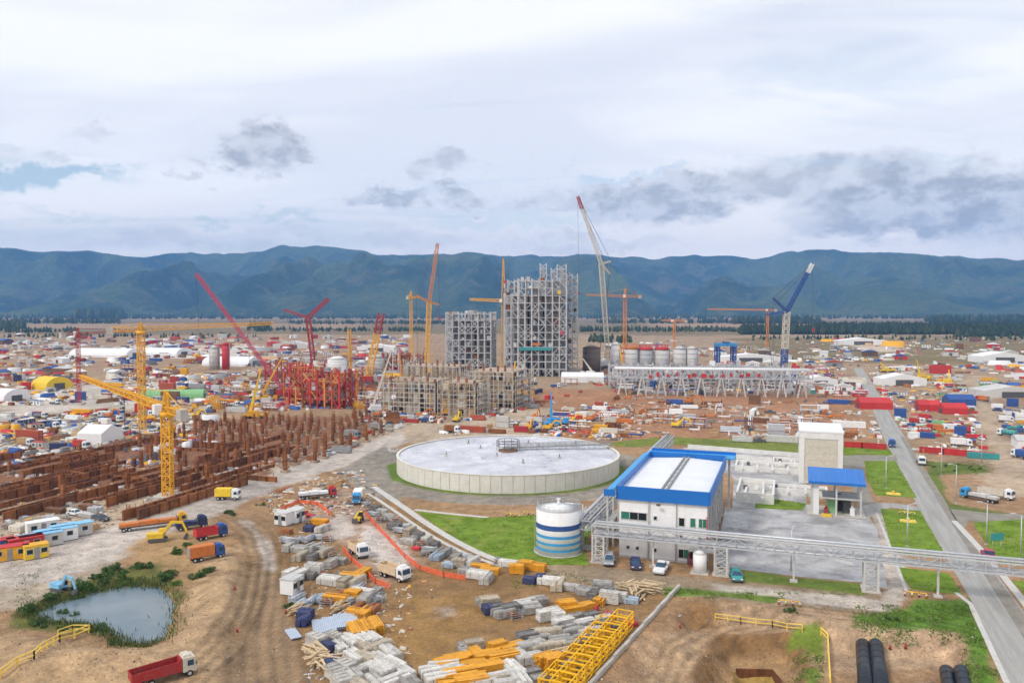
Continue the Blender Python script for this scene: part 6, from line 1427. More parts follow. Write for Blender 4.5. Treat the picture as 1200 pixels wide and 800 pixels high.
# sump shoring
def sump():
    t_ = T()
    for a, c in zip(SUMP, SUMP[1:]):
        a, c = Vector((*a, 0)), Vector((*c, 0)); n = max(2, int((c-a).length/.9))
        if a.y < 84 and c.y < 84: continue
        for i in range(n):
            p = a.lerp(c, (i+.5)/n); b = MB(); b.box(0, 0, -6.7, (c-a).length/n-.04, .16, 1.9, 'dark_rust'); t_.add('sheet_pile', b, -1, (p.x-SUMP[0][0], p.y-SUMP[0][1], 0), (0, 0, math.atan2(c.y-a.y, c.x-a.x)))
    spawn(t_, 'sheet_pile_wall', 'dark sheet piles lining the sump in the pit', 'wall', (*SUMP[0], 0))
sump()
# ------------------------------------------------------------------ laydown yard
SIL = ('silver_sheet', 'pale_grey', 'galvanised')
M('stack_white', (.62, .60, .56), .75, 0, .25, 1.4, grime=.35); M('stack_tan', (.44, .38, .29), .8, 0, .3, 1.4, grime=.4); M('stack_dark', (.20, .195, .19), .8, 0, .4, 1.4, grime=.4); M('stack_grey', (.33, .32, .30), .75, 0, .4, 1.4, grime=.5); M('stack_pale', (.49, .47, .43), .75, 0, .35, 1.4, grime=.4); M('stack_blue', (.34, .42, .50), .6, 0, .3, 1.4, grime=.2)
R_ = random.Random(5)
def st(kind, px, py, rz=None, sc=None):
    """one stack: kind letter, photo position of its base"""
    s = R_.randint(0, 3); rz = (GA+R_.choice((0, math.pi/2))+R_.uniform(-.12, .12)) if rz is None else rad(rz); z = sc or R_.uniform(.9, 1.15)
    T_ = {'g': lambda: (panel_stack(('stack_grey', 'stack_dark', 'stack_pale', 'stack_tan')[s], 5+s, 2.7, 1.5, s), 'formwork_panel_stack', ('mid grey', 'dark grey', 'pale grey', 'tan')[s]+' stack of formwork panels', 'panel stack'),
          'p': lambda: (panel_stack('stack_white', 7+s, 3.0, 1.5, s), 'formwork_panel_stack', 'tall pale stack of formwork panels', 'panel stack'),
          'k': lambda: (pack(('stack_pale', 'stack_white', 'stack_tan', 'stack_white')[s], 2+s % 2, 3.6, 1.7, 1.1, s), 'wrapped_bundle_stack', ('pale grey', 'off-white', 'tan', 'off-white')[s]+' strapped bundles', 'bundle stack'),
          'K': lambda: (pack('stack_grey', 3, 3.0, 2.0, 1.0, s), 'wrapped_bundle_stack', 'mid grey strapped bundles', 'bundle stack'),
          'y': lambda: (beam_stack('beam_yellow', 5+s % 2, 4, 3.6, s), 'beam_stack', 'yellow formwork beams stacked lengthwise', 'beam stack'),
          'Y': lambda: (beam_stack('beam_yellow', 6, 6, 2.6, s), 'beam_stack', 'tall block of short yellow beams', 'beam stack'),
          'r': lambda: (prop_rack('galvanised', s), 'prop_rack', 'rack of galvanised steel props', 'prop rack'),
          'c': lambda: (crate('steel', s, R_.choice(('stack_grey', 'stack_pale', 'galvanised', 'rust'))), 'mesh_crate', 'steel mesh crate of fittings', 'crate'),
          's': lambda: (sheet_stack('silver_sheet', 4.6, 1.5, 3), 'sheet_stack', 'silver-blue corrugated sheets', 'sheet stack'),
          't': lambda: (plank_pile('pale_timber', s), 'plank_pile', 'untidy pile of pale timber planks', 'plank pile'),
          'n': lambda: (pack('navy', 2, 2.2, 1.6, 1.2, s), 'wrapped_bundle_stack', 'dark blue wrapped bundles', 'bundle stack'),
          'b': lambda: (pack('stack_blue', 3, 2.4, 1.8, .8, s), 'wrapped_bundle_stack', 'pale blue wrapped sheets', 'bundle stack'),
          'o': lambda: (pack('rust', 2, 2.4, 1.5, 1.0, s), 'rusty_box', 'rusty brown steel box', 'box'),
          'w': lambda: (cabin('white', 3.0), 'site_box', 'white box-like site store', 'store'),
          'x': lambda: (pack('bright_red', 2, 1.6, 1.0, .6, s), 'red_bundle', 'small red bundle', 'bundle')}
    t_, nm, lab, cat = T_[kind]()
    where = ('by the haul road' if px < 372 else 'in the left half of the laydown yard') if px < 480 else ('beside the pale drain strip' if py < 700 and px < 640 else ('along the access road edge' if py < 700 else ('near the yellow lattice frames' if px > 660 else 'in the open middle of the yard')))
    if px < 480 and py > 738: where = 'at the near end of the left stacks'
    elif px < 480 and py < 645: where = 'at the far end of the left stacks'
    put(t_, nm, f'{lab} {where}', cat, px, py, rz, f'{cat}s {where}', z)
YARD_L = """b 330 604|b 340 601|w 333 614|w 346 611|o 336 625|c 360 614|c 370 611|n 362 622|x 364 606|x 383 617|y 375 614|k 378 622|x 357 602
r 338 636|r 350 635|r 362 634|r 374 632|c 384 634|g 338 645|K 352 646|K 366 645|c 378 646|k 352 655|k 380 651|g 366 656|c 392 654|g 398 660|g 388 664
p 340 676|p 352 679|g 362 678|p 368 673|c 378 676|k 386 684|g 396 680|g 404 688|y 412 680|y 424 676|k 416 686|r 420 692|w 342 694
r 348 704|b 356 710|r 366 706|b 376 704|c 384 708|y 393 706|o 402 700|c 408 708|Y 414 702|k 424 698|g 432 700|g 440 697|c 436 706|g 428 708|c 446 704|o 420 715|t 398 716|t 350 718|n 358 724
y 420 722|o 436 718|y 428 722|n 356 732"""
YARD_L2 = """g 371 756|g 381 753|g 391 752|K 402 754|k 398 762|k 412 756|k 424 754|k 436 752|g 418 748|k 430 764|k 444 762|n 386 762|t 368 768|t 376 777|t 384 784|n 392 784|g 394 795|g 405 788|k 416 774|k 430 776|k 446 776|k 458 770|k 412 796|k 428 788|k 444 790|k 460 784|k 474 792|k 440 804|k 462 803|K 480 806|k 418 808|g 400 806"""
YARD_D = """c 430 592|g 440 598|r 438 604|g 448 603|c 446 611|g 456 609|c 464 612|g 462 620|r 470 624|c 476 620|g 480 628|c 484 634|g 490 630|k 478 637|c 494 640|g 500 636|x 488 644|r 504 646|g 510 642|c 498 650|b 512 655|K 520 650|c 528 648|g 534 656|b 526 664|g 538 664|c 546 655|k 552 662|K 548 672|y 564 668|y 574 672|k 560 677|k 570 682|Y 606 671|Y 616 667|y 626 668|n 620 683|n 632 682|k 644 684|k 654 689|k 668 691|c 680 693|K 688 696|g 696 702|K 706 690|c 716 694|p 714 706|p 724 704|t 732 692|t 742 690|t 752 694|t 762 692|t 746 700|b 740 706|y 704 706|x 694 714|x 712 722|k 596 663|c 584 660"""
YARD_M = """c 566 708|g 574 712|n 572 718|g 582 716|K 590 722|g 598 718|c 604 724|k 616 712|g 624 718|K 630 708|p 642 726|p 652 728|Y 664 716|y 672 718|y 682 716|p 660 736|g 676 726|k 684 734|g 692 726|K 668 744|g 652 744|k 640 746|K 630 752|g 618 752|k 622 762|k 634 764|k 646 762|K 658 756|K 672 758|K 684 752|g 700 738|g 708 732|g 718 738|c 702 746|k 690 744|c 716 728|k 610 772|k 620 776|b 632 776|Y 638 780|Y 648 782|o 662 778|t 656 772|g 668 784|y 600 764|Y 582 764|y 590 776|y 572 774|y 560 772|y 548 774|y 536 776|y 528 782|y 556 784|y 570 788|y 584 786|g 548 760|g 556 762|k 508 790|k 520 786|k 532 792|k 516 800|y 540 796|y 552 803|k 564 802|k 578 800|k 590 796|k 602 790|k 610 802|g 622 794|g 634 800|c 546 766|k 596 806|y 530 806"""
for blk, ang in ((YARD_L, None), (YARD_L2, -48), (YARD_D, None), (YARD_M, 24)):
    for it in blk.replace('\n', '|').split('|'):
        k, x, y = it.split(); st(k, int(x), int(y), None if ang is None else ang+R_.uniform(-9, 9)+(90 if R_.random() < .12 else 0), None)
for i, (px, py) in enumerate(((374, 738), (386, 735), (399, 731), (412, 728))):
    put(sheet_stack('silver_sheet', 5.2, 1.75, 5), 'sheet_stack', f"silver-blue corrugated sheet stack, {('first', 'second', 'third', 'last')[i]} from the haul road of four lying side by side", 'sheet stack', px, py, rad(-72), 'four silver sheet stacks')
for px, py in ((418, 744), (428, 741), (438, 738)): st('y', px, py, -66, 1.15)
put(sheet_stack('silver_sheet', 3.6, 1.5, 2), 'sheet_stack', 'single pale blue panel lying alone beside the haul road', 'sheet stack', 344, 744, rad(-60))
put(sheet_stack('silver_sheet', 3.8, 1.0, 2), 'sheet_stack', 'pale blue panels at the foot of the near left stacks', 'sheet stack', 400, 800, rad(-48))
a, c = on(733, 733), on(655, 822)
for i in range(9):
    p = a.lerp(c, (i+.5)/9); L = (c-a).length/9-.15
    lab = ('farthest' if i == 0 else ('second', 'third', 'fourth', 'fifth', 'sixth', 'seventh', 'eighth', 'nearest')[i-1])+' yellow lattice scaffold frame in the row beside the yard wall'
    spawn(scaffold_frame(round(L, 1), 2.3, 2.3, 'yellow_paint'), 'scaffold_frame', lab, 'scaffold', (p.x, p.y, 0), math.atan2(c.y-a.y, c.x-a.x), 'yellow lattice frames')
    if i < 8:
        q = p+Vector((-2.6, -.6, 0)); spawn(scaffold_frame(round(L, 1), 2.0, 1.7, 'yellow_paint'), 'scaffold_frame', lab.replace('frame in the row beside the yard wall', 'frame in the row set back from the yard wall'), 'scaffold', (q.x, q.y, 0), math.atan2(c.y-a.y, c.x-a.x)+.02, 'yellow lattice frames')
put(pack('bright_red', 3, 1.8, 1.6, .7, 1), 'red_bundle', 'red and white bundle at the far end of the yellow lattice frames', 'bundle', 738, 733, .4)
# ------------------------------------------------------------------ rusty foundation field
def ords(i, n): 
    w = ('leftmost', 'second from left', 'third from left', 'fourth from left', 'fifth from left', 'sixth from left', 'seventh from left', 'eighth from left', 'ninth from left', 'tenth from left', 'eleventh from left', 'twelfth from left')
    return 'rightmost' if i == n-1 and n > 1 else w[i]
OCC = []
KEEP = [W(*p) for p in (((-80, 668), (60, 636), (150, 615), (240, 582), (320, 552), (400, 530), (470, 506), (480, 520), (400, 550), (330, 572), (270, 600), (150, 652), (60, 690), (-80, 712)),
    ((-20, 476), (120, 474), (240, 478), (240, 485), (120, 482), (-20, 488)), ((-20, 431), (240, 428), (330, 431), (330, 434), (240, 432), (-20, 435)), ((400, 552), (420, 520), (470, 500), (560, 492), (640, 478), (700, 455), (712, 458), (652, 486), (570, 500), (480, 512), (440, 545)),
    ((1128, 438), (1146, 438), (1178, 500), (1240, 580), (1165, 580), (1150, 520)), ((1030, 514), (1140, 512), (1150, 520), (1040, 524)), ((700, 462), (1010, 467), (1010, 471), (700, 467)), ((240, 484), (440, 478), (440, 486), (240, 492)), ((940, 425), (1200, 421), (1200, 425), (940, 429)), ((480, 405), (520, 405), (520, 445), (480, 445)), ((690, 402), (1000, 404), (1000, 407), (690, 405)), ((115, 395), (128, 395), (118, 480), (96, 480)))]
def clear(x, y):
    return all(sdf(k, np.array([x]), np.array([y]))[0] < .5 for k in KEEP)
def free(x, y, r):
    for a, b, c in OCC:
        if abs(a-x) < c+r and abs(b-y) < c+r and (a-x)**2+(b-y)**2 < (c+r)**2: return False
    return True
for o in THINGS:
    k = {'clarifier_tank': 34, 'boiler_house': 26, 'steel_building': 20, 'unfinished_building': 15, 'process_building': 24, 'silo': 6, 'pipe_bridge': 0, 'storage_tent': 12, 'tower_crane': 4, 'crawler_crane': 8, 'mobile_crane': 6, 'lorry': 5, 'flatbed_lorry': 6}.get(o.name.split('.')[0], 4)
    if o.location.y > 150: OCC.append((o.location.x, o.location.y+(8 if k > 12 and k < 30 else 0), k))
pb = (at(718, 463), at(952, 466))
for i in range(24): p = pb[0].lerp(pb[1], i/23); OCC.append((p.x, p.y+4, 6))
RUST = W((-60, 540), (150, 524), (240, 496), (440, 488), (455, 512), (400, 533), (250, 588), (190, 584), (-60, 606))
rr = random.Random(12)
def rust_field():
    k = 0
    for _ in range(400):
        px, py = rr.uniform(0, 330), rr.uniform(520, 604)
        p = at(px, py)
        if k >= 40 or sdf(RUST, np.array([p.x]), np.array([p.y]))[0] < -2: continue
        L = rr.choice((12, 21, 30, 36)); h = rr.choice((.9, 1.3, 2.1)); ang = GA+(math.pi/2 if rr.random() < .85 else 0)
        d = Vector((math.cos(ang), math.sin(ang), 0))
        if not all(free(p.x+d.x*q*L/4, p.y+d.y*q*L/4, .7) for q in (-2, -1, 0, 1, 2)): continue
        for q in range(-6, 7): OCC.append((p.x+d.x*q*L/13, p.y+d.y*q*L/13, 1.0))
        k += 1; spawn(rust_wall(L, h, rr.randint(0, 5)), 'foundation_wall', f"{'long' if L > 12 else 'short'} {'low' if h < 1 else ('tall' if h > 2 else 'mid-height')} rusty formwork wall in the foundation field", 'wall', (p.x, p.y, 0), ang, 'rusty foundation walls')
    o = at(230, 545); rows = []
    for i in range(-34, 30):
        for j in range(-12, 26):
            p = o+U*(i*3.3)+V*(j*5.2); rows.append((p, i, j))
    cnt = 0; xs = np.array([p.x for p, *_ in rows]); ys = np.array([p.y for p, *_ in rows]); inside = sdf(RUST, xs, ys) > 1
    for (p, i, j), ok in zip(rows, inside):
        if not ok: continue
        px = 600+p.x/p.y*FPX
        dens = .46 if px > 225 else .2
        if rr.random() > dens or cnt > 235: continue
        x, y = p.x+rr.uniform(-.5, .5), p.y+rr.uniform(-.5, .5)
        if not free(x, y, .8): continue
        cnt += 1; OCC.append((x, y, 1.0))
        spawn(rust_column(rr.randint(0, 11)), 'foundation_column', 'rusty formwork column with starter bars in the foundation field', 'column', (x, y, 0), GA, 'rusty foundation columns', 1.0, p.y > 235)
rust_field()
# ------------------------------------------------------------------ everything else standing about on the site
COLN = {'white': 'white', 'bright_red': 'red', 'red': 'dark red', 'blue': 'blue', 'navy': 'navy', 'orange': 'orange', 'yellow': 'yellow', 'bright_yellow': 'bright yellow', 'pale_grey': 'pale grey', 'grey': 'grey', 'brick_red': 'brick red', 'teal': 'teal', 'green': 'green', 'light_green': 'pale green', 'light_blue': 'light blue', 'cream': 'cream', 'rust': 'rusty', 'galvanised': 'galvanised', 'timber': 'timber', 'silver_sheet': 'silver', 'brown': 'brown', 'concrete': 'concrete', 'dark_grey': 'dark grey', 'pale_timber': 'pale timber', 'stack_grey': 'dull grey', 'stack_pale': 'pale', 'steel': 'steel grey', 'sky_blue': 'sky blue', 'pink_red': 'crimson'}
@memo
def hall(mat, roof):
    t = T(); w, d, h = 14, 9, 4.5; b = MB(); b.box(0, 0, 0, w, d, h, mat); t.add('wall', b); b = MB(); b.prism([(-w/2-.4, h), (0, h+2), (w/2+.4, h)], -d/2-.4, d/2+.4, roof); t.add('roof', b); b = MB(); b.box(0, -d/2-.05, 0, 3, .1, 3.4, 'dark_grey'); t.add('door', b); return t
@memo
def skip(mat):
    t = T(); b = MB(); b.box(0, 0, .1, 3.2, 1.7, 1.2, mat, 0, (1.25, 1.05)); t.add('body', b); b = MB(); b.box(0, 0, 1.0, 3.3, 1.5, .5, 'brown', 0, (.6, .6)); t.add('load', b); return t
@memo
def steel_rack(mat, seed):
    r = random.Random(seed); t = T(); L, w, h = 9, 3, 4
    for x in (-L/2, 0, L/2):
        b = MB()
        for y in (-w/2, w/2): b.bar((x, y, 0), (x, y, h), .25, mat)
        for z in (1.6, h): b.bar((x, -w/2, z), (x, w/2, z), .22, mat)
        t.add('frame', b)
    for k in range(7): b = MB(); z = 1.9 if k < 4 else h+.25; y = -1.2+(k % 4)*.8; b.cyl((-L/2-.5, y, z), (L/2+.5, y, z), r.uniform(.14, .3), 7, r.choice(('galvanised', 'rust', mat, 'white'))); t.add('pipe', b)
    return t
def build(kind, m, v):
    if kind == 'container': return container(m, 12.2 if v % 2 else 6.1), 'shipping_container', f"{'long' if v % 2 else 'short'} {COLN[m]} shipping container", 'container', 5 if v % 2 else 3.2
    if kind == 'cabin': return cabin(m, 7.5 if v % 2 else 6.0, ('pale_grey', 'blue', 'brick_red', 'white')[v % 4]), 'site_cabin', f"{COLN[m]} site cabin with {('pale grey', 'blue', 'brick red', 'white')[v % 4]} roof", 'cabin', 3.6
    if kind == 'hall': return hall(m, ('white', 'pale_grey', 'brick_red', 'blue')[v % 4]), 'site_shed', f"{COLN[m]} shed with {('white', 'pale grey', 'brick red', 'blue')[v % 4]} pitched roof", 'shed', 8
    if kind == 'pipes': return pipe_bundle(m, 3+v % 3, 8.0, .32, v % 4), 'pipe_stack', f'{COLN[m]} pipes stacked on the ground', 'pipe stack', 3.4
    if kind == 'spool': return pipe_spool(m, v % 5), 'pipe_spool', f'{COLN[m]} pipe spool on rusty trestles', 'pipe spool', 2.6
    if kind == 'beams': return beam_stack(m, 5, 4, 5.0, v % 4), 'beam_stack', f'stack of {COLN[m]} beams', 'beam stack', 2.8
    if kind == 'panels': return panel_stack(m, 6+v % 4, 3.4, 1.8, v % 4), 'panel_stack', f'stack of {COLN[m]} panels', 'panel stack', 2.2
    if kind == 'pack': return pack(m, 3, 3.4, 2.2, 1.4, v % 4), 'bundle_stack', f'{COLN[m]} strapped bundles', 'bundle stack', 2.2
    if kind == 'crate': return crate('steel', v % 4, m), 'mesh_crate', f'steel mesh crate holding {COLN[m]} fittings', 'crate', 1.2
    if kind == 'skip': return skip(m), 'skip', f'{COLN[m]} waste skip', 'skip', 2.4
    if kind == 'rack': return steel_rack(m, v % 4), 'steel_rack', f'{COLN[m]} steel rack carrying pipes', 'rack', 5
    if kind == 'lorry': return truck(('box', 'flat', 'open')[v % 3], 'white' if v % 4 else m, m, 7.0), 'lorry', f"{('box', 'flatbed', 'open-bed')[v % 3]} lorry with {COLN[m]} load", 'lorry', 4
    if kind == 'car': return car(m, 'suv' if v % 2 else 'car'), 'parked_car', f'{COLN[m]} parked car', 'car', 2.4
    if kind == 'pickup': return pickup(m), 'pickup_truck', f'{COLN[m]} parked pickup', 'pickup', 2.6
    if kind == 'digger': return excavator(m), 'excavator', f'{COLN[m]} excavator', 'excavator', 4
    if kind == 'scaffold': return scaffold_frame(6.0, 2.4, 4.0, m), 'scaffold_frame', f'{COLN[m]} scaffold frame', 'scaffold', 3
PAL = {'mix': ('white', 'white', 'pale_grey', 'blue', 'bright_red', 'cream', 'yellow', 'brick_red', 'navy', 'cream', 'grey', 'rust', 'brown', 'pale_grey', 'timber'),
       'redblue': ('bright_red', 'red', 'blue', 'navy', 'rust', 'yellow', 'white', 'pale_grey', 'rust', 'brick_red', 'cream', 'brown', 'pale_grey', 'grey'),
       'far': ('white', 'white', 'white', 'pale_grey', 'brick_red', 'bright_red', 'blue', 'cream', 'cream', 'brown', 'grey'),
       'pipe': ('white', 'rust', 'steel', 'pale_grey', 'galvanised', 'rust', 'blue', 'brown', 'orange'),
       'store': ('timber', 'rust', 'pale_grey', 'steel', 'cream', 'brown', 'yellow', 'white')}
POLY_ROAD = [main_road]
def scatter(rect, n, kinds, pal, where, seed, sc=(1, 1), rows=False):
    r = random.Random(seed); x0, y0, x1, y1 = rect; got = 0
    cand = [(r.uniform(x0, x1), r.uniform(y0, y1)) for _ in range(n*7)]
    if rows: cand = [(a, y0+round((b-y0)/rows)*rows+r.uniform(-.4, .4)) for a, b in cand]
    q = np.array([at(*c)[:2] for c in cand]); okay = fbm(q[:, 0]/26, q[:, 1]/34, 5, 3) >= .46; near = sdf(main_road, q[:, 0], q[:, 1])
    for k in KEEP: okay &= sdf(k, q[:, 0], q[:, 1]) < .5
    for (px, py), fine, rd in zip(cand, okay, near):
        if got >= n: break
        if not fine: continue
        p = at(px, py); kind = r.choice(kinds); m = r.choice(PAL[pal]) if isinstance(pal, str) else r.choice(pal)
        if kind in ('car', 'pickup'): m = r.choice(('white', 'white', 'pale_grey', 'red', 'navy', 'dark_grey'))
        if kind == 'digger': m = r.choice(('yellow', 'bright_yellow', 'orange'))
        if kind == 'panels': m = r.choice(('stack_grey', 'stack_pale', 'timber', 'rust'))
        if kind == 'scaffold': m = r.choice(('galvanised', 'yellow', 'rust'))
        t, nm, lab, cat, rad_ = build(kind, m, r.randint(0, 11)); s = r.uniform(*sc)*(.82 if p.y > 215 else 1)*(.8 if kind == 'hall' else 1); rad_ *= s*.85
        if not free(p.x, p.y, rad_) or rd > -rad_*.8: continue
        OCC.append((p.x, p.y, rad_)); got += 1
        rz = GA+r.choice((0, math.pi/2, 0, 0))+r.gauss(0, .06)
        z = 0.0
        spawn(t, nm, f'{lab} {where}', cat, (p.x, p.y, z), rz, f'{cat}s {where}', s, p.y > 225)
        if kind == 'container' and r.random() < .25:
            spawn(t, nm, f'{lab} stacked on another {where}', cat, (p.x, p.y, 2.6*s), rz, f'{cat}s {where}', s, p.y > 225)
scatter((0, 394, 250, 411), 85, ('hall', 'container', 'cabin', 'cabin', 'pack', 'lorry'), 'far', 'in the farthest left yard', 1, (1.0, 1.7))
scatter((250, 394, 480, 412), 75, ('hall', 'container', 'cabin', 'rack', 'pack'), ('white', 'bright_red', 'blue', 'brick_red', 'pale_grey', 'white', 'cream', 'rust'), 'in the far yard behind the red cranes', 2, (1.0, 1.7))
scatter((0, 412, 140, 446), 50, ('container', 'cabin', 'pack', 'lorry', 'pipes', 'skip', 'hall'), 'mix', 'behind the yellow tent', 3, (1, 1.3))
scatter((140, 412, 320, 446), 80, ('container', 'cabin', 'pack', 'lorry', 'pipes', 'rack'), 'redblue', 'around the slim red tank', 4, (1, 1.3))
scatter((320, 412, 500, 446), 110, ('container', 'cabin', 'pack', 'rack', 'scaffold', 'skip', 'rack'), 'redblue', 'below the red cranes', 5, (1, 1.3))
scatter((0, 446, 120, 486), 42, ('container', 'cabin', 'pack', 'lorry', 'pipes', 'panels', 'skip'), 'mix', 'near the white left-edge tent', 6)
scatter((120, 446, 250, 490), 62, ('container', 'cabin', 'pack', 'lorry', 'pipes', 'panels', 'digger'), 'redblue', 'beside the pale green pile', 7)
scatter((240, 446, 340, 490), 70, ('container', 'pack', 'rack', 'skip', 'scaffold', 'pipes', 'lorry'), 'redblue', 'behind the rusty columns', 8)
scatter((330, 448, 450, 487), 100, ('container', 'pack', 'rack', 'scaffold', 'skip', 'scaffold', 'pipes', 'rack'), 'redblue', 'beside the red long-boom crane', 9)
scatter((0, 486, 110, 545), 46, ('container', 'cabin', 'pack', 'lorry', 'pipes', 'panels', 'skip', 'car'), 'mix', 'in the left strip above the rusty walls', 10)
scatter((110, 486, 245, 520), 36, ('container', 'pack', 'lorry', 'pipes', 'panels', 'car', 'beams'), 'mix', 'behind the big hammerhead crane', 11)
scatter((430, 486, 640, 508), 55, ('skip', 'pack', 'lorry', 'crate', 'panels', 'digger', 'pickup', 'container', 'pipes'), 'redblue', 'between the concrete frames and the round tank', 12)
scatter((400, 508, 470, 530), 22, ('skip', 'pack', 'lorry', 'crate', 'panels', 'pickup', 'pipes'), 'redblue', 'at the top of the grey track', 13)
scatter((600, 446, 720, 508), 85, ('container', 'pack', 'lorry', 'rack', 'pipes', 'crate', 'skip', 'digger', 'pickup'), 'mix', 'in front of the boiler house', 14)
scatter((718, 440, 960, 461), 90, ('rack', 'rack', 'scaffold', 'rack', 'pack', 'container'), ('steel', 'galvanised', 'pale_grey', 'galvanised', 'rust', 'blue', 'white'), 'behind the pipe bridge', 15, (1, 1.25))
scatter((720, 468, 860, 512), 120, ('spool', 'spool', 'pipes', 'spool', 'rack', 'panels', 'crate', 'pipes', 'spool', 'spool', 'digger'), 'pipe', 'on the red soil below the pipe bridge', 16, (.9, 1.2), 5.5)
scatter((860, 468, 1000, 516), 120, ('spool', 'pipes', 'spool', 'rack', 'container', 'crate', 'pickup'), 'pipe', 'on the red soil behind the white tower building', 17, (.9, 1.2), 5.5)
scatter((700, 398, 1000, 438), 70, ('hall', 'container', 'cabin', 'pack', 'rack'), 'far', 'beyond the silos', 18, (1, 1.4))
scatter((945, 438, 1012, 470), 40, ('container', 'cabin', 'pack', 'rack', 'hall'), ('white', 'bright_red', 'pale_grey', 'red', 'white', 'rust', 'teal'), 'left of the main road far end', 19)
scatter((1024, 440, 1090, 515), 75, ('container', 'cabin', 'car', 'lorry', 'pickup', 'pack', 'skip'), ('white', 'bright_red', 'blue', 'white', 'pale_grey', 'yellow', 'light_green'), 'just right of the main road', 20, (.7, .95))
scatter((1090, 440, 1145, 522), 65, ('container', 'cabin', 'lorry', 'pack', 'pipes', 'beams', 'skip'), ('white', 'bright_red', 'blue', 'orange', 'pale_grey', 'rust', 'light_green'), 'left of the right dirt road', 21, (.7, .95))
scatter((1150, 440, 1206, 545), 60, ('container', 'cabin', 'lorry', 'pack', 'skip', 'pickup', 'hall'), ('white', 'yellow', 'light_green', 'white', 'teal', 'blue', 'bright_red'), 'right of the right dirt road', 22, (.8, 1))
scatter((980, 400, 1206, 438), 38, ('hall', 'container', 'cabin', 'lorry', 'pack'), 'far', 'in the far right yard', 23, (1, 1.5))
scatter((0, 588, 120, 622), 30, ('pack', 'panels', 'beams', 'crate', 'skip', 'car'), 'store', 'above the striped site huts', 24, (.8, 1.0))
scatter((190, 556, 330, 600), 42, ('pack', 'panels', 'beams', 'crate', 'skip', 'pickup', 'cabin', 'pipes'), 'mix', 'beside the near tower crane foot', 25, (.8, 1.0))
scatter((330, 528, 410, 565), 22, ('pack', 'panels', 'beams', 'crate', 'pickup'), 'store', 'along the upper grey track', 26, (.8, 1.0))
# red frames in the crowded yard, low process frames behind the bridge
for px, py, nx, nz, m, lab, sd_ in ((350, 470, 4, 4, ('bright_red', 'red', 'orange'), 'bright red steel frame at the foot of the long red boom', 21), (392, 466, 5, 3, ('red', 'brick_red', 'orange', 'blue'), 'red and blue steel frame right of the long red boom', 22), (325, 452, 4, 3, ('red', 'brick_red'), 'dark red steel frame behind the bright red one', 23),
                                    (745, 455, 7, 3, ('galvanised', 'pale_grey'), 'low pale process frame behind the left half of the pipe bridge', 24), (815, 456, 8, 3, ('galvanised', 'steel', 'pale_grey'), 'low grey process frame behind the middle of the pipe bridge', 25), (890, 457, 8, 3, ('pale_grey', 'steel'), 'low grey process frame behind the right end of the pipe bridge', 26), (470, 437, 7, 3, ('rust', 'brick_red', 'pale_grey'), 'rust coloured steel frame at the foot of the yellow luffing crane', 27)):
    steel_frame(at(px, py), 'process_structure', lab, nx, 2, nz, 4.2, 5, 4.2, GA if px < 500 else rad(-3), m, .6, .45, .85, .6, (), 1, sd_, False)
# striped site huts at the left edge
for px, py, L, m, rf, lab in ((12, 655, 6, 'yellow', 'bright_red', 'yellow site hut with red roof at the left edge'), (30, 644, 6, 'bright_red', 'bright_red', 'red site hut behind the yellow one'), (48, 640, 7.5, 'pale_grey', 'sky_blue', 'pale site hut with sky blue roof, first of the long row'), (66, 634, 7.5, 'white', 'sky_blue', 'white site hut with sky blue roof, second of the long row'), (84, 628, 7.5, 'pale_grey', 'sky_blue', 'pale site hut with sky blue roof, last of the long row'), (-4, 648, 6, 'blue', 'bright_red', 'blue site hut cut by the left edge'), (50, 624, 6, 'white', 'white', 'white site hut behind the sky blue roofs'), (42, 653, 4, 'bright_yellow', 'yellow', 'small yellow hut in front of the row')):
    put(cabin(m, L, rf), 'site_hut', lab, 'hut', px, py, math.pi/2+GA-.5 if px != 12 else GA+.9, 'striped site huts', .95)
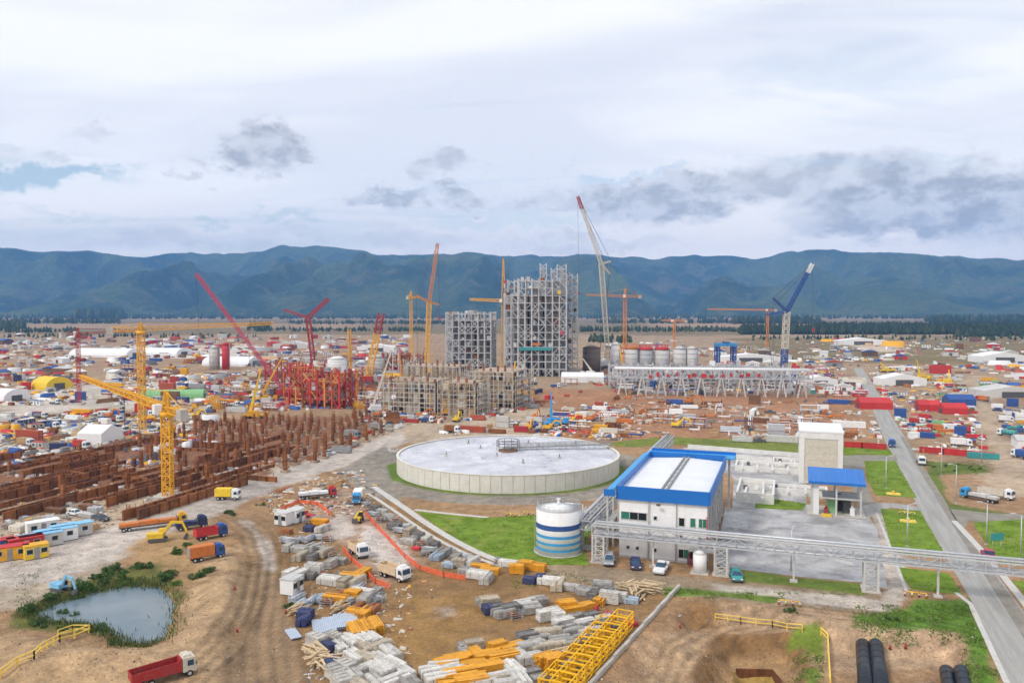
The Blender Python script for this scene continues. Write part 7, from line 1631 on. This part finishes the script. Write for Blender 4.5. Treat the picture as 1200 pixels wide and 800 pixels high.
# ------------------------------------------------------------------ loose small stuff nobody could count
def debris():
    pal = {'mix': ('white', 'white', 'pale_grey', 'blue', 'bright_red', 'brown', 'yellow', 'rust', 'dark_grey', 'dark_grey', 'brown', 'cream', 'cream', 'timber', 'grey', 'pale_grey'), 'earth': ('rust', 'brown', 'cream', 'pale_grey', 'dark_grey', 'concrete', 'timber'), 'red': ('bright_red', 'brick_red', 'rust', 'white', 'blue', 'dark_grey', 'yellow', 'cream', 'brown', 'pale_grey', 'rust')}
    spec = [((0, 396, 480, 445), 2600, 'mix', 2.6), ((240, 425, 470, 490), 2600, 'red', 1.8), ((0, 445, 250, 545), 2400, 'mix', 1.3), ((430, 470, 720, 512), 1700, 'red', 1.0), ((700, 400, 1010, 470), 2200, 'mix', 2.0), ((700, 466, 1010, 516), 2000, 'earth', .9), ((1020, 440, 1200, 540), 1700, 'mix', 1.0), ((950, 396, 1200, 440), 1300, 'mix', 2.2),
            ((0, 520, 440, 604), 2600, 'earth', .5), ((180, 548, 340, 600), 900, 'mix', .4), ((340, 586, 480, 700), 260, 'mix', .22), ((600, 690, 715, 800), 300, 'earth', .25), ((440, 590, 720, 700), 500, 'earth', .35), ((0, 595, 150, 640), 400, 'earth', .3), ((355, 700, 480, 800), 350, 'earth', .3)]
    mats = sorted({m for v in pal.values() for m in v}); P = []; S = []; A = []; Mi = []
    for (x0, y0, x1, y1), n, pl, s in spec:
        for _ in range(n):
            p = at(random.uniform(x0, x1), random.uniform(y0, y1))
            if (p.x-TANK.x)**2+(p.y-TANK.y)**2 < 40**2: continue
            P.append((p.x, p.y, 0)); k = s*random.lognormvariate(0, .45); S.append((k*random.uniform(.5, 3.0), k*random.uniform(.2, .7), k*random.uniform(.15, .6))); A.append(GA+random.choice((0, math.pi/2))+random.gauss(0, .25)); Mi.append(mats.index(random.choice(pal[pl])))
    P, S, A = map(np.array, (P, S, A)); ok = np.ones(len(P), bool)
    for poly in (main_road, *LAWNS.values(), POND, *KEEP):
        ok &= sdf(poly, P[:, 0], P[:, 1]) < -1
    ok &= (fbm(P[:, 0]/22, P[:, 1]/30, 9, 3) > .47)
    P, S, A, Mi = P[ok], S[ok], A[ok], np.array(Mi)[ok]; P[:, 2] = height(P[:, 0], P[:, 1])-.03
    c = np.array([(-.5, -.5, 0), (.5, -.5, 0), (.5, .5, 0), (-.5, .5, 0), (-.42, -.42, 1), (.42, -.42, 1), (.42, .42, 1), (-.42, .42, 1)])
    v = c[None]*S[:, None, :]; x = v[..., 0]*np.cos(A)[:, None]-v[..., 1]*np.sin(A)[:, None]; y = v[..., 0]*np.sin(A)[:, None]+v[..., 1]*np.cos(A)[:, None]
    v = np.stack([x, y, v[..., 2]], -1)+P[:, None, :]; n = len(P)
    q = np.array([(4, 5, 6, 7), (0, 1, 5, 4), (1, 2, 6, 5), (2, 3, 7, 6), (3, 0, 4, 7)]); f = (q[None]+8*np.arange(n)[:, None, None]).reshape(-1, 4)
    me = bpy.data.meshes.new('debris'); me.vertices.add(8*n); me.vertices.foreach_set('co', v.astype(np.float32).ravel()); me.loops.add(f.size); me.loops.foreach_set('vertex_index', f.astype(np.int32).ravel()); me.polygons.add(len(f)); me.polygons.foreach_set('loop_start', np.arange(0, f.size, 4, dtype=np.int32))
    for m in mats: me.materials.append(MATS[m])
    me.polygons.foreach_set('material_index', np.repeat(Mi, 5).astype(np.int32)); me.update(calc_edges=True)
    tag(link('debris', me), 'loose offcuts, boxes and small materials strewn over the site', 'debris', kind='stuff')
debris()
def stones():
    n = 26000; P = []
    for (x0, y0, x1, y1), k in (((-40, 600, 340, 800), 9000), ((690, 690, 1150, 800), 9000), ((330, 600, 760, 800), 6000), ((1080, 545, 1200, 600), 1500)):
        P += [at(random.uniform(x0, x1), random.uniform(y0, y1))[:2] for _ in range(k)]
    P = np.array(P); ok = np.ones(len(P), bool)
    for poly in (main_road, *LAWNS.values(), POND): ok &= sdf(poly, P[:, 0], P[:, 1]) < -.5
    ok &= fbm(P[:, 0]*.22, P[:, 1]*.22, 5) > .42
    P = P[ok]; z = height(P[:, 0], P[:, 1]); n = len(P); S = np.exp(rng.normal(-2.65, .42, n))
    c = np.array([(-1, -.6, -.3), (.7, -1, -.3), (1, .7, -.3), (-.6, 1, -.3), (.1, -.1, .75)])
    a = rng.uniform(0, 6.28, n); v = c[None]*S[:, None, None]*rng.uniform(.7, 1.3, (n, 5, 1)); x = v[..., 0]*np.cos(a)[:, None]-v[..., 1]*np.sin(a)[:, None]; y = v[..., 0]*np.sin(a)[:, None]+v[..., 1]*np.cos(a)[:, None]
    v = np.stack([x, y, v[..., 2]], -1)+np.stack([P[:, 0], P[:, 1], z], -1)[:, None]
    q = np.array([(0, 1, 4), (1, 2, 4), (2, 3, 4), (3, 0, 4)]); f = (q[None]+5*np.arange(n)[:, None, None]).reshape(-1, 3)
    me = bpy.data.meshes.new('gravel'); me.vertices.add(5*n); me.vertices.foreach_set('co', v.astype(np.float32).ravel()); me.loops.add(f.size); me.loops.foreach_set('vertex_index', f.astype(np.int32).ravel()); me.polygons.add(len(f)); me.polygons.foreach_set('loop_start', np.arange(0, f.size, 3, dtype=np.int32))
    for k, m in (('clod', (.27, .19, .12)), ('pebble', (.42, .38, .33)), ('dark_clod', (.15, .10, .065))): me.materials.append(M(k, m, .95, 0, .3, 3))
    me.polygons.foreach_set('material_index', np.repeat(rng.choice(3, n, p=(.62, .08, .30)), 4).astype(np.int32)); me.update(calc_edges=True)
    tag(link('gravel', me), 'clods and stones on the bare soil', 'gravel', kind='stuff')
stones()
# ------------------------------------------------------------------ plants
M('leaf_dark', (.028, .075, .016), .8, 0, .35, 1.5); M('leaf_mid', (.055, .125, .022), .8, 0, .35, 1.5); M('leaf_light', (.14, .22, .035), .8, 0, .3, 1.5); M('bark', (.10, .075, .05), .9, 0, .3); M('reed', (.20, .19, .07), .9, 0, .35, 2)
def leaf_cloud(n, rx, ry, rz, s, mats, seed, z0=0.0):
    r = random.Random(seed); mb = MB(); cl = [(r.gauss(0, .45), r.gauss(0, .45), r.uniform(.1, .95)) for _ in range(9)]
    for _ in range(n):
        c = r.choice(cl); p = Vector((c[0]*rx+r.gauss(0, .2)*rx, c[1]*ry+r.gauss(0, .2)*ry, z0+max(.03, c[2]*rz*(1-.35*(c[0]**2+c[1]**2))+r.gauss(0, .13)*rz)))
        d = Vector((r.gauss(0, 1), r.gauss(0, 1), r.gauss(0, .7))).normalized(); e = d.cross(Vector((r.gauss(0, 1), r.gauss(0, 1), r.gauss(0, 1)))).normalized(); k = s*r.uniform(.6, 1.4)
        mb._add([tuple(p-d*k), tuple(p+e*k*.45), tuple(p+d*k), tuple(p-e*k*.45)], [(0, 1, 2, 3)], r.choice(mats))
    return mb
def shrub(seed, rx, rz, light=False):
    t = T(); mats = ('leaf_light', 'leaf_mid', 'leaf_light') if light else ('leaf_dark', 'leaf_mid', 'leaf_mid', 'leaf_dark', 'leaf_light')
    t.add('foliage', leaf_cloud(520, rx, rx*.85, rz, .20, mats, seed)); b = MB(); r = random.Random(seed)
    for i in range(6): a = r.uniform(0, 6.28); b.cyl((0, 0, -.1), (math.cos(a)*rx*.5, math.sin(a)*rx*.5, rz*.7), .05, 5, 'bark', .02)
    t.add('stem', b); return t
SH = [shrub(i, 1.5, 1.7) for i in range(5)]+[shrub(9+i, 1.5, .7, True) for i in range(2)]
rs = random.Random(3); k = 0
for px, py, n, sp, light, where in [(118, 680, 6, 14, 0, 'on the far bank of the pond'), (140, 672, 5, 12, 0, 'on the far bank of the pond, upper clump'), (100, 690, 4, 10, 0, 'on the far bank of the pond near the blue excavator'), (165, 664, 4, 10, 0, 'above the pond beside the grey track'), (195, 676, 5, 9, 0, 'at the right-hand corner of the pond'), (60, 705, 3, 10, 0, 'on the left bank of the pond'), (30, 716, 4, 10, 0, 'at the left tip of the pond'),
                                (50, 731, 5, 14, 0, 'on the near bank of the pond'), (75, 733, 5, 12, 0, 'on the near bank of the pond, middle clump'), (112, 740, 5, 10, 0, 'on the near bank close to the railing'), (136, 755, 2, 4, 0, 'at the near tip of the pond'), (150, 682, 3, 8, 1, 'at the water edge on the far bank'), (205, 684, 2, 4, 1, 'beside the sand right of the pond'), (90, 701, 3, 14, 1, 'at the left water edge'),
                                (225, 640, 2, 9, 0, 'on the sand before the blue lorry'), (207, 649, 2, 4, 0, 'on the sand above the pond'), (232, 676, 2, 5, 0, 'on the sand mound behind the orange lorry'), (245, 671, 2, 4, 0, 'on the sand mound near the haul road'), (268, 602, 2, 6, 0, 'beside the grey track near the trucks'), (305, 592, 2, 6, 0, 'beside the grey track near the haul road'),
                                (790, 694, 1, 4, 0, 'on the bank top beside the access road'), (925, 716, 2, 6, 0, 'on the bank by the traffic cones'), (1040, 728, 2, 20, 0, 'on the grassy bank by the main road'), (1105, 548, 4, 20, 0, 'in the ditch below the red fence'), (1140, 550, 4, 14, 0, 'in the ditch at the end of the red fence'), (690, 686, 2, 20, 0, 'along the access road edge by the stacks'), (338, 710, 1, 3, 0, 'beside the haul road stacks')]:
    for i in range(n):
        x, y = px+rs.gauss(0, sp*.5), py+rs.gauss(0, sp*.22); t_ = rs.choice(SH[5:] if light else SH[:5])
        p = on(x, y); p.z = max(p.z, -.65)-.05
        spawn(t_, 'shrub', f"{'low bright green' if light else 'dark green bushy'} shrub {where}", 'shrub', p, rs.uniform(0, 6), f'shrubs {where}', rs.uniform(.45, .85)*(.6 if px > 300 else (.62 if py > 722 else .92)))
def reeds():
    mb = MB(); r = random.Random(8); pts = np.array(POND)
    for _ in range(5200):
        i = r.randrange(len(POND)); a, c = POND[i], POND[(i+1) % len(POND)]; f = r.random(); x = a[0]+(c[0]-a[0])*f+r.gauss(0, .9); y = a[1]+(c[1]-a[1])*f+r.gauss(0, .9)
        if 4 <= i <= 7 and r.random() < .75: continue
        z = max(gz_fast(x, y), -.65); h = r.uniform(.3, .9); d = r.uniform(0, 3.1); w = .07
        mb._add([(x-w*math.cos(d), y-w*math.sin(d), z), (x+w*math.cos(d), y+w*math.sin(d), z), (x+r.gauss(0, .15), y+r.gauss(0, .15), z+h)], [(0, 1, 2)], r.choice(('reed', 'leaf_mid', 'leaf_light', 'reed', 'leaf_dark')))
    tag(link('reeds', mb.mesh('reeds')), 'tangled grass and reeds around the pond edge', 'reeds', kind='stuff')
reeds()
def weeds():
    mb = MB(); r = random.Random(18)
    for x0, y0, x1, y1, n, sp in ((780, 690, 920, 702, 700, .5), (1000, 708, 1140, 745, 2600, .8), (930, 742, 965, 772, 350, .5), (1085, 540, 1165, 556, 900, .8), (600, 660, 690, 690, 400, .5), (20, 660, 210, 745, 1500, .6), (430, 578, 610, 668, 500, .5), (1130, 745, 1180, 800, 1200, .6), (870, 668, 1010, 696, 700, .5)):
        q = np.array([at(r.uniform(x0, x1), r.uniform(y0, y1))[:2] for _ in range(n)])
        fine = (sdf(main_road, q[:, 0], q[:, 1]) < -.6) & (fbm(q[:, 0]*.35, q[:, 1]*.35, 7) > .46) & ~((q[:, 1] > 125) & (q[:, 0] > 30) & (q[:, 0] < 62))
        for x, y in q[fine]:
            z = gz_fast(x, y)
            for _k in range(3):
                d = r.uniform(0, 3.1); w = .12; q = Vector((x+r.gauss(0, .25), y+r.gauss(0, .25), z)); mb._add([(q.x-w*math.cos(d), q.y-w*math.sin(d), z-.05), (q.x+w*math.cos(d), q.y+w*math.sin(d), z-.05), (q.x+r.gauss(0, .12), q.y+r.gauss(0, .12), z+r.uniform(.08, .22))], [(0, 1, 2)], r.choice(('leaf_mid', 'leaf_light', 'leaf_light', 'lawn')))
    tag(link('weeds', mb.mesh('weeds')), 'weeds and rough grass on the banks and verges', 'weeds', kind='stuff')
weeds()
# far woods and hedges: thousands of trees that read as one mass
def woods(name, lab, spec, seed):
    r = np.random.default_rng(seed); P = []; H = []
    for (x0, y0, x1, y1), n, h in spec:
        px = r.uniform(x0, x1, n); py = r.uniform(y0, y1, n)
        for a, b in zip(px, py): p = at(a, b); P.append((p.x, p.y)); H.append(h*r.uniform(.6, 1.25))
    P = np.array(P); H = np.array(H); n = len(P); k = 7
    rings = [(.0, .10), (.16, .30), (.42, .24), (.72, .14), (1.0, .0)]
    v = np.zeros((n, len(rings)*k, 3)); ph = r.uniform(0, 6.28, n)
    for i, (z, w) in enumerate(rings):
        for j in range(k):
            a = ph+2*math.pi*j/k; q = w*H*r.uniform(.7, 1.3, n)
            v[:, i*k+j, 0] = P[:, 0]+q*np.cos(a); v[:, i*k+j, 1] = P[:, 1]+q*np.sin(a); v[:, i*k+j, 2] = z*H*r.uniform(.94, 1.06, n)
    q = np.array([(i*k+j, i*k+(j+1) % k, (i+1)*k+(j+1) % k, (i+1)*k+j) for i in range(len(rings)-1) for j in range(k)]); f = (q[None]+len(rings)*k*np.arange(n)[:, None, None]).reshape(-1, 4)
    me = bpy.data.meshes.new(name); me.vertices.add(n*len(rings)*k); me.vertices.foreach_set('co', v.astype(np.float32).ravel()); me.loops.add(f.size); me.loops.foreach_set('vertex_index', f.astype(np.int32).ravel()); me.polygons.add(len(f)); me.polygons.foreach_set('loop_start', np.arange(0, f.size, 4, dtype=np.int32))
    for m in ('wood_a', 'wood_b', 'wood_c'): me.materials.append(MATS[m])
    me.polygons.foreach_set('material_index', np.repeat(r.choice(3, n, p=(.5, .35, .15)), len(q)).astype(np.int32)); me.update(calc_edges=True)
    tag(link(name, me), lab, 'wood', kind='stuff')
M('wood_a', (.022, .045, .018), .95, 0, .3, .05); M('wood_b', (.040, .065, .022), .95, 0, .3, .05); M('wood_c', (.075, .085, .035), .95, 0, .3, .05)
woods('far_wood', 'dark plantation of conifers across the plain at the right', [((868, 387, 1300, 392), 2200, 14), ((950, 384, 1300, 388), 1300, 15), ((1120, 391, 1300, 395), 260, 13), ((1085, 376, 1300, 379), 420, 24), ((860, 378, 960, 380), 160, 22)], 4)
woods('far_wood', 'dark trees at the foot of the hills', [((-300, 371.5, 1500, 374), 1500, 20), ((90, 372.5, 145, 374), 130, 46), ((-100, 377, 140, 379.5), 260, 16), ((340, 378, 560, 380), 260, 11), ((700, 377, 900, 379), 260, 14), ((-100, 387, 90, 390), 150, 9), ((0, 383, 30, 386), 30, 18), ((300, 386, 500, 388.5), 160, 8), ((680, 386, 870, 389), 200, 10), ((-200, 393, 300, 396), 160, 6), ((880, 395, 1200, 399), 120, 6), ((290, 381, 318, 388), 40, 14), ((690, 397, 740, 402), 60, 9)], 5)
# ------------------------------------------------------------------ labels: where several would read alike, say which one
def finish_labels():
    by = {}
    for o in THINGS: by.setdefault(o['label'], []).append(o)
    for lab, v in by.items():
        if len(v) < 2: continue
        v.sort(key=lambda o: o.location.x/max(o.location.y, 1))
        g = v[0].get('group') or lab
        for o in v: o['group'] = g
        if len(v) <= 36:
            rows = -(-len(v)//12); v.sort(key=lambda o: o.location.y); per = -(-len(v)//rows); jobs = []
            for q in range(rows):
                w = sorted(v[q*per:(q+1)*per], key=lambda o: o.location.x/max(o.location.y, 1))
                jobs += [(o, ((('front row ', 'back row ') if rows == 2 else ('front row ', 'middle row ', 'back row '))[q] if rows > 1 else '')+ords(i, len(w))) for i, o in enumerate(w)]
            for o, wd in jobs:
                s = f'{lab}, {wd}'
                if len(s.replace(',', ' ').split()) > 16: s = ' '.join(lab.split()[:16-len(wd.split())])+', '+wd
                o['label'] = s
finish_labels()
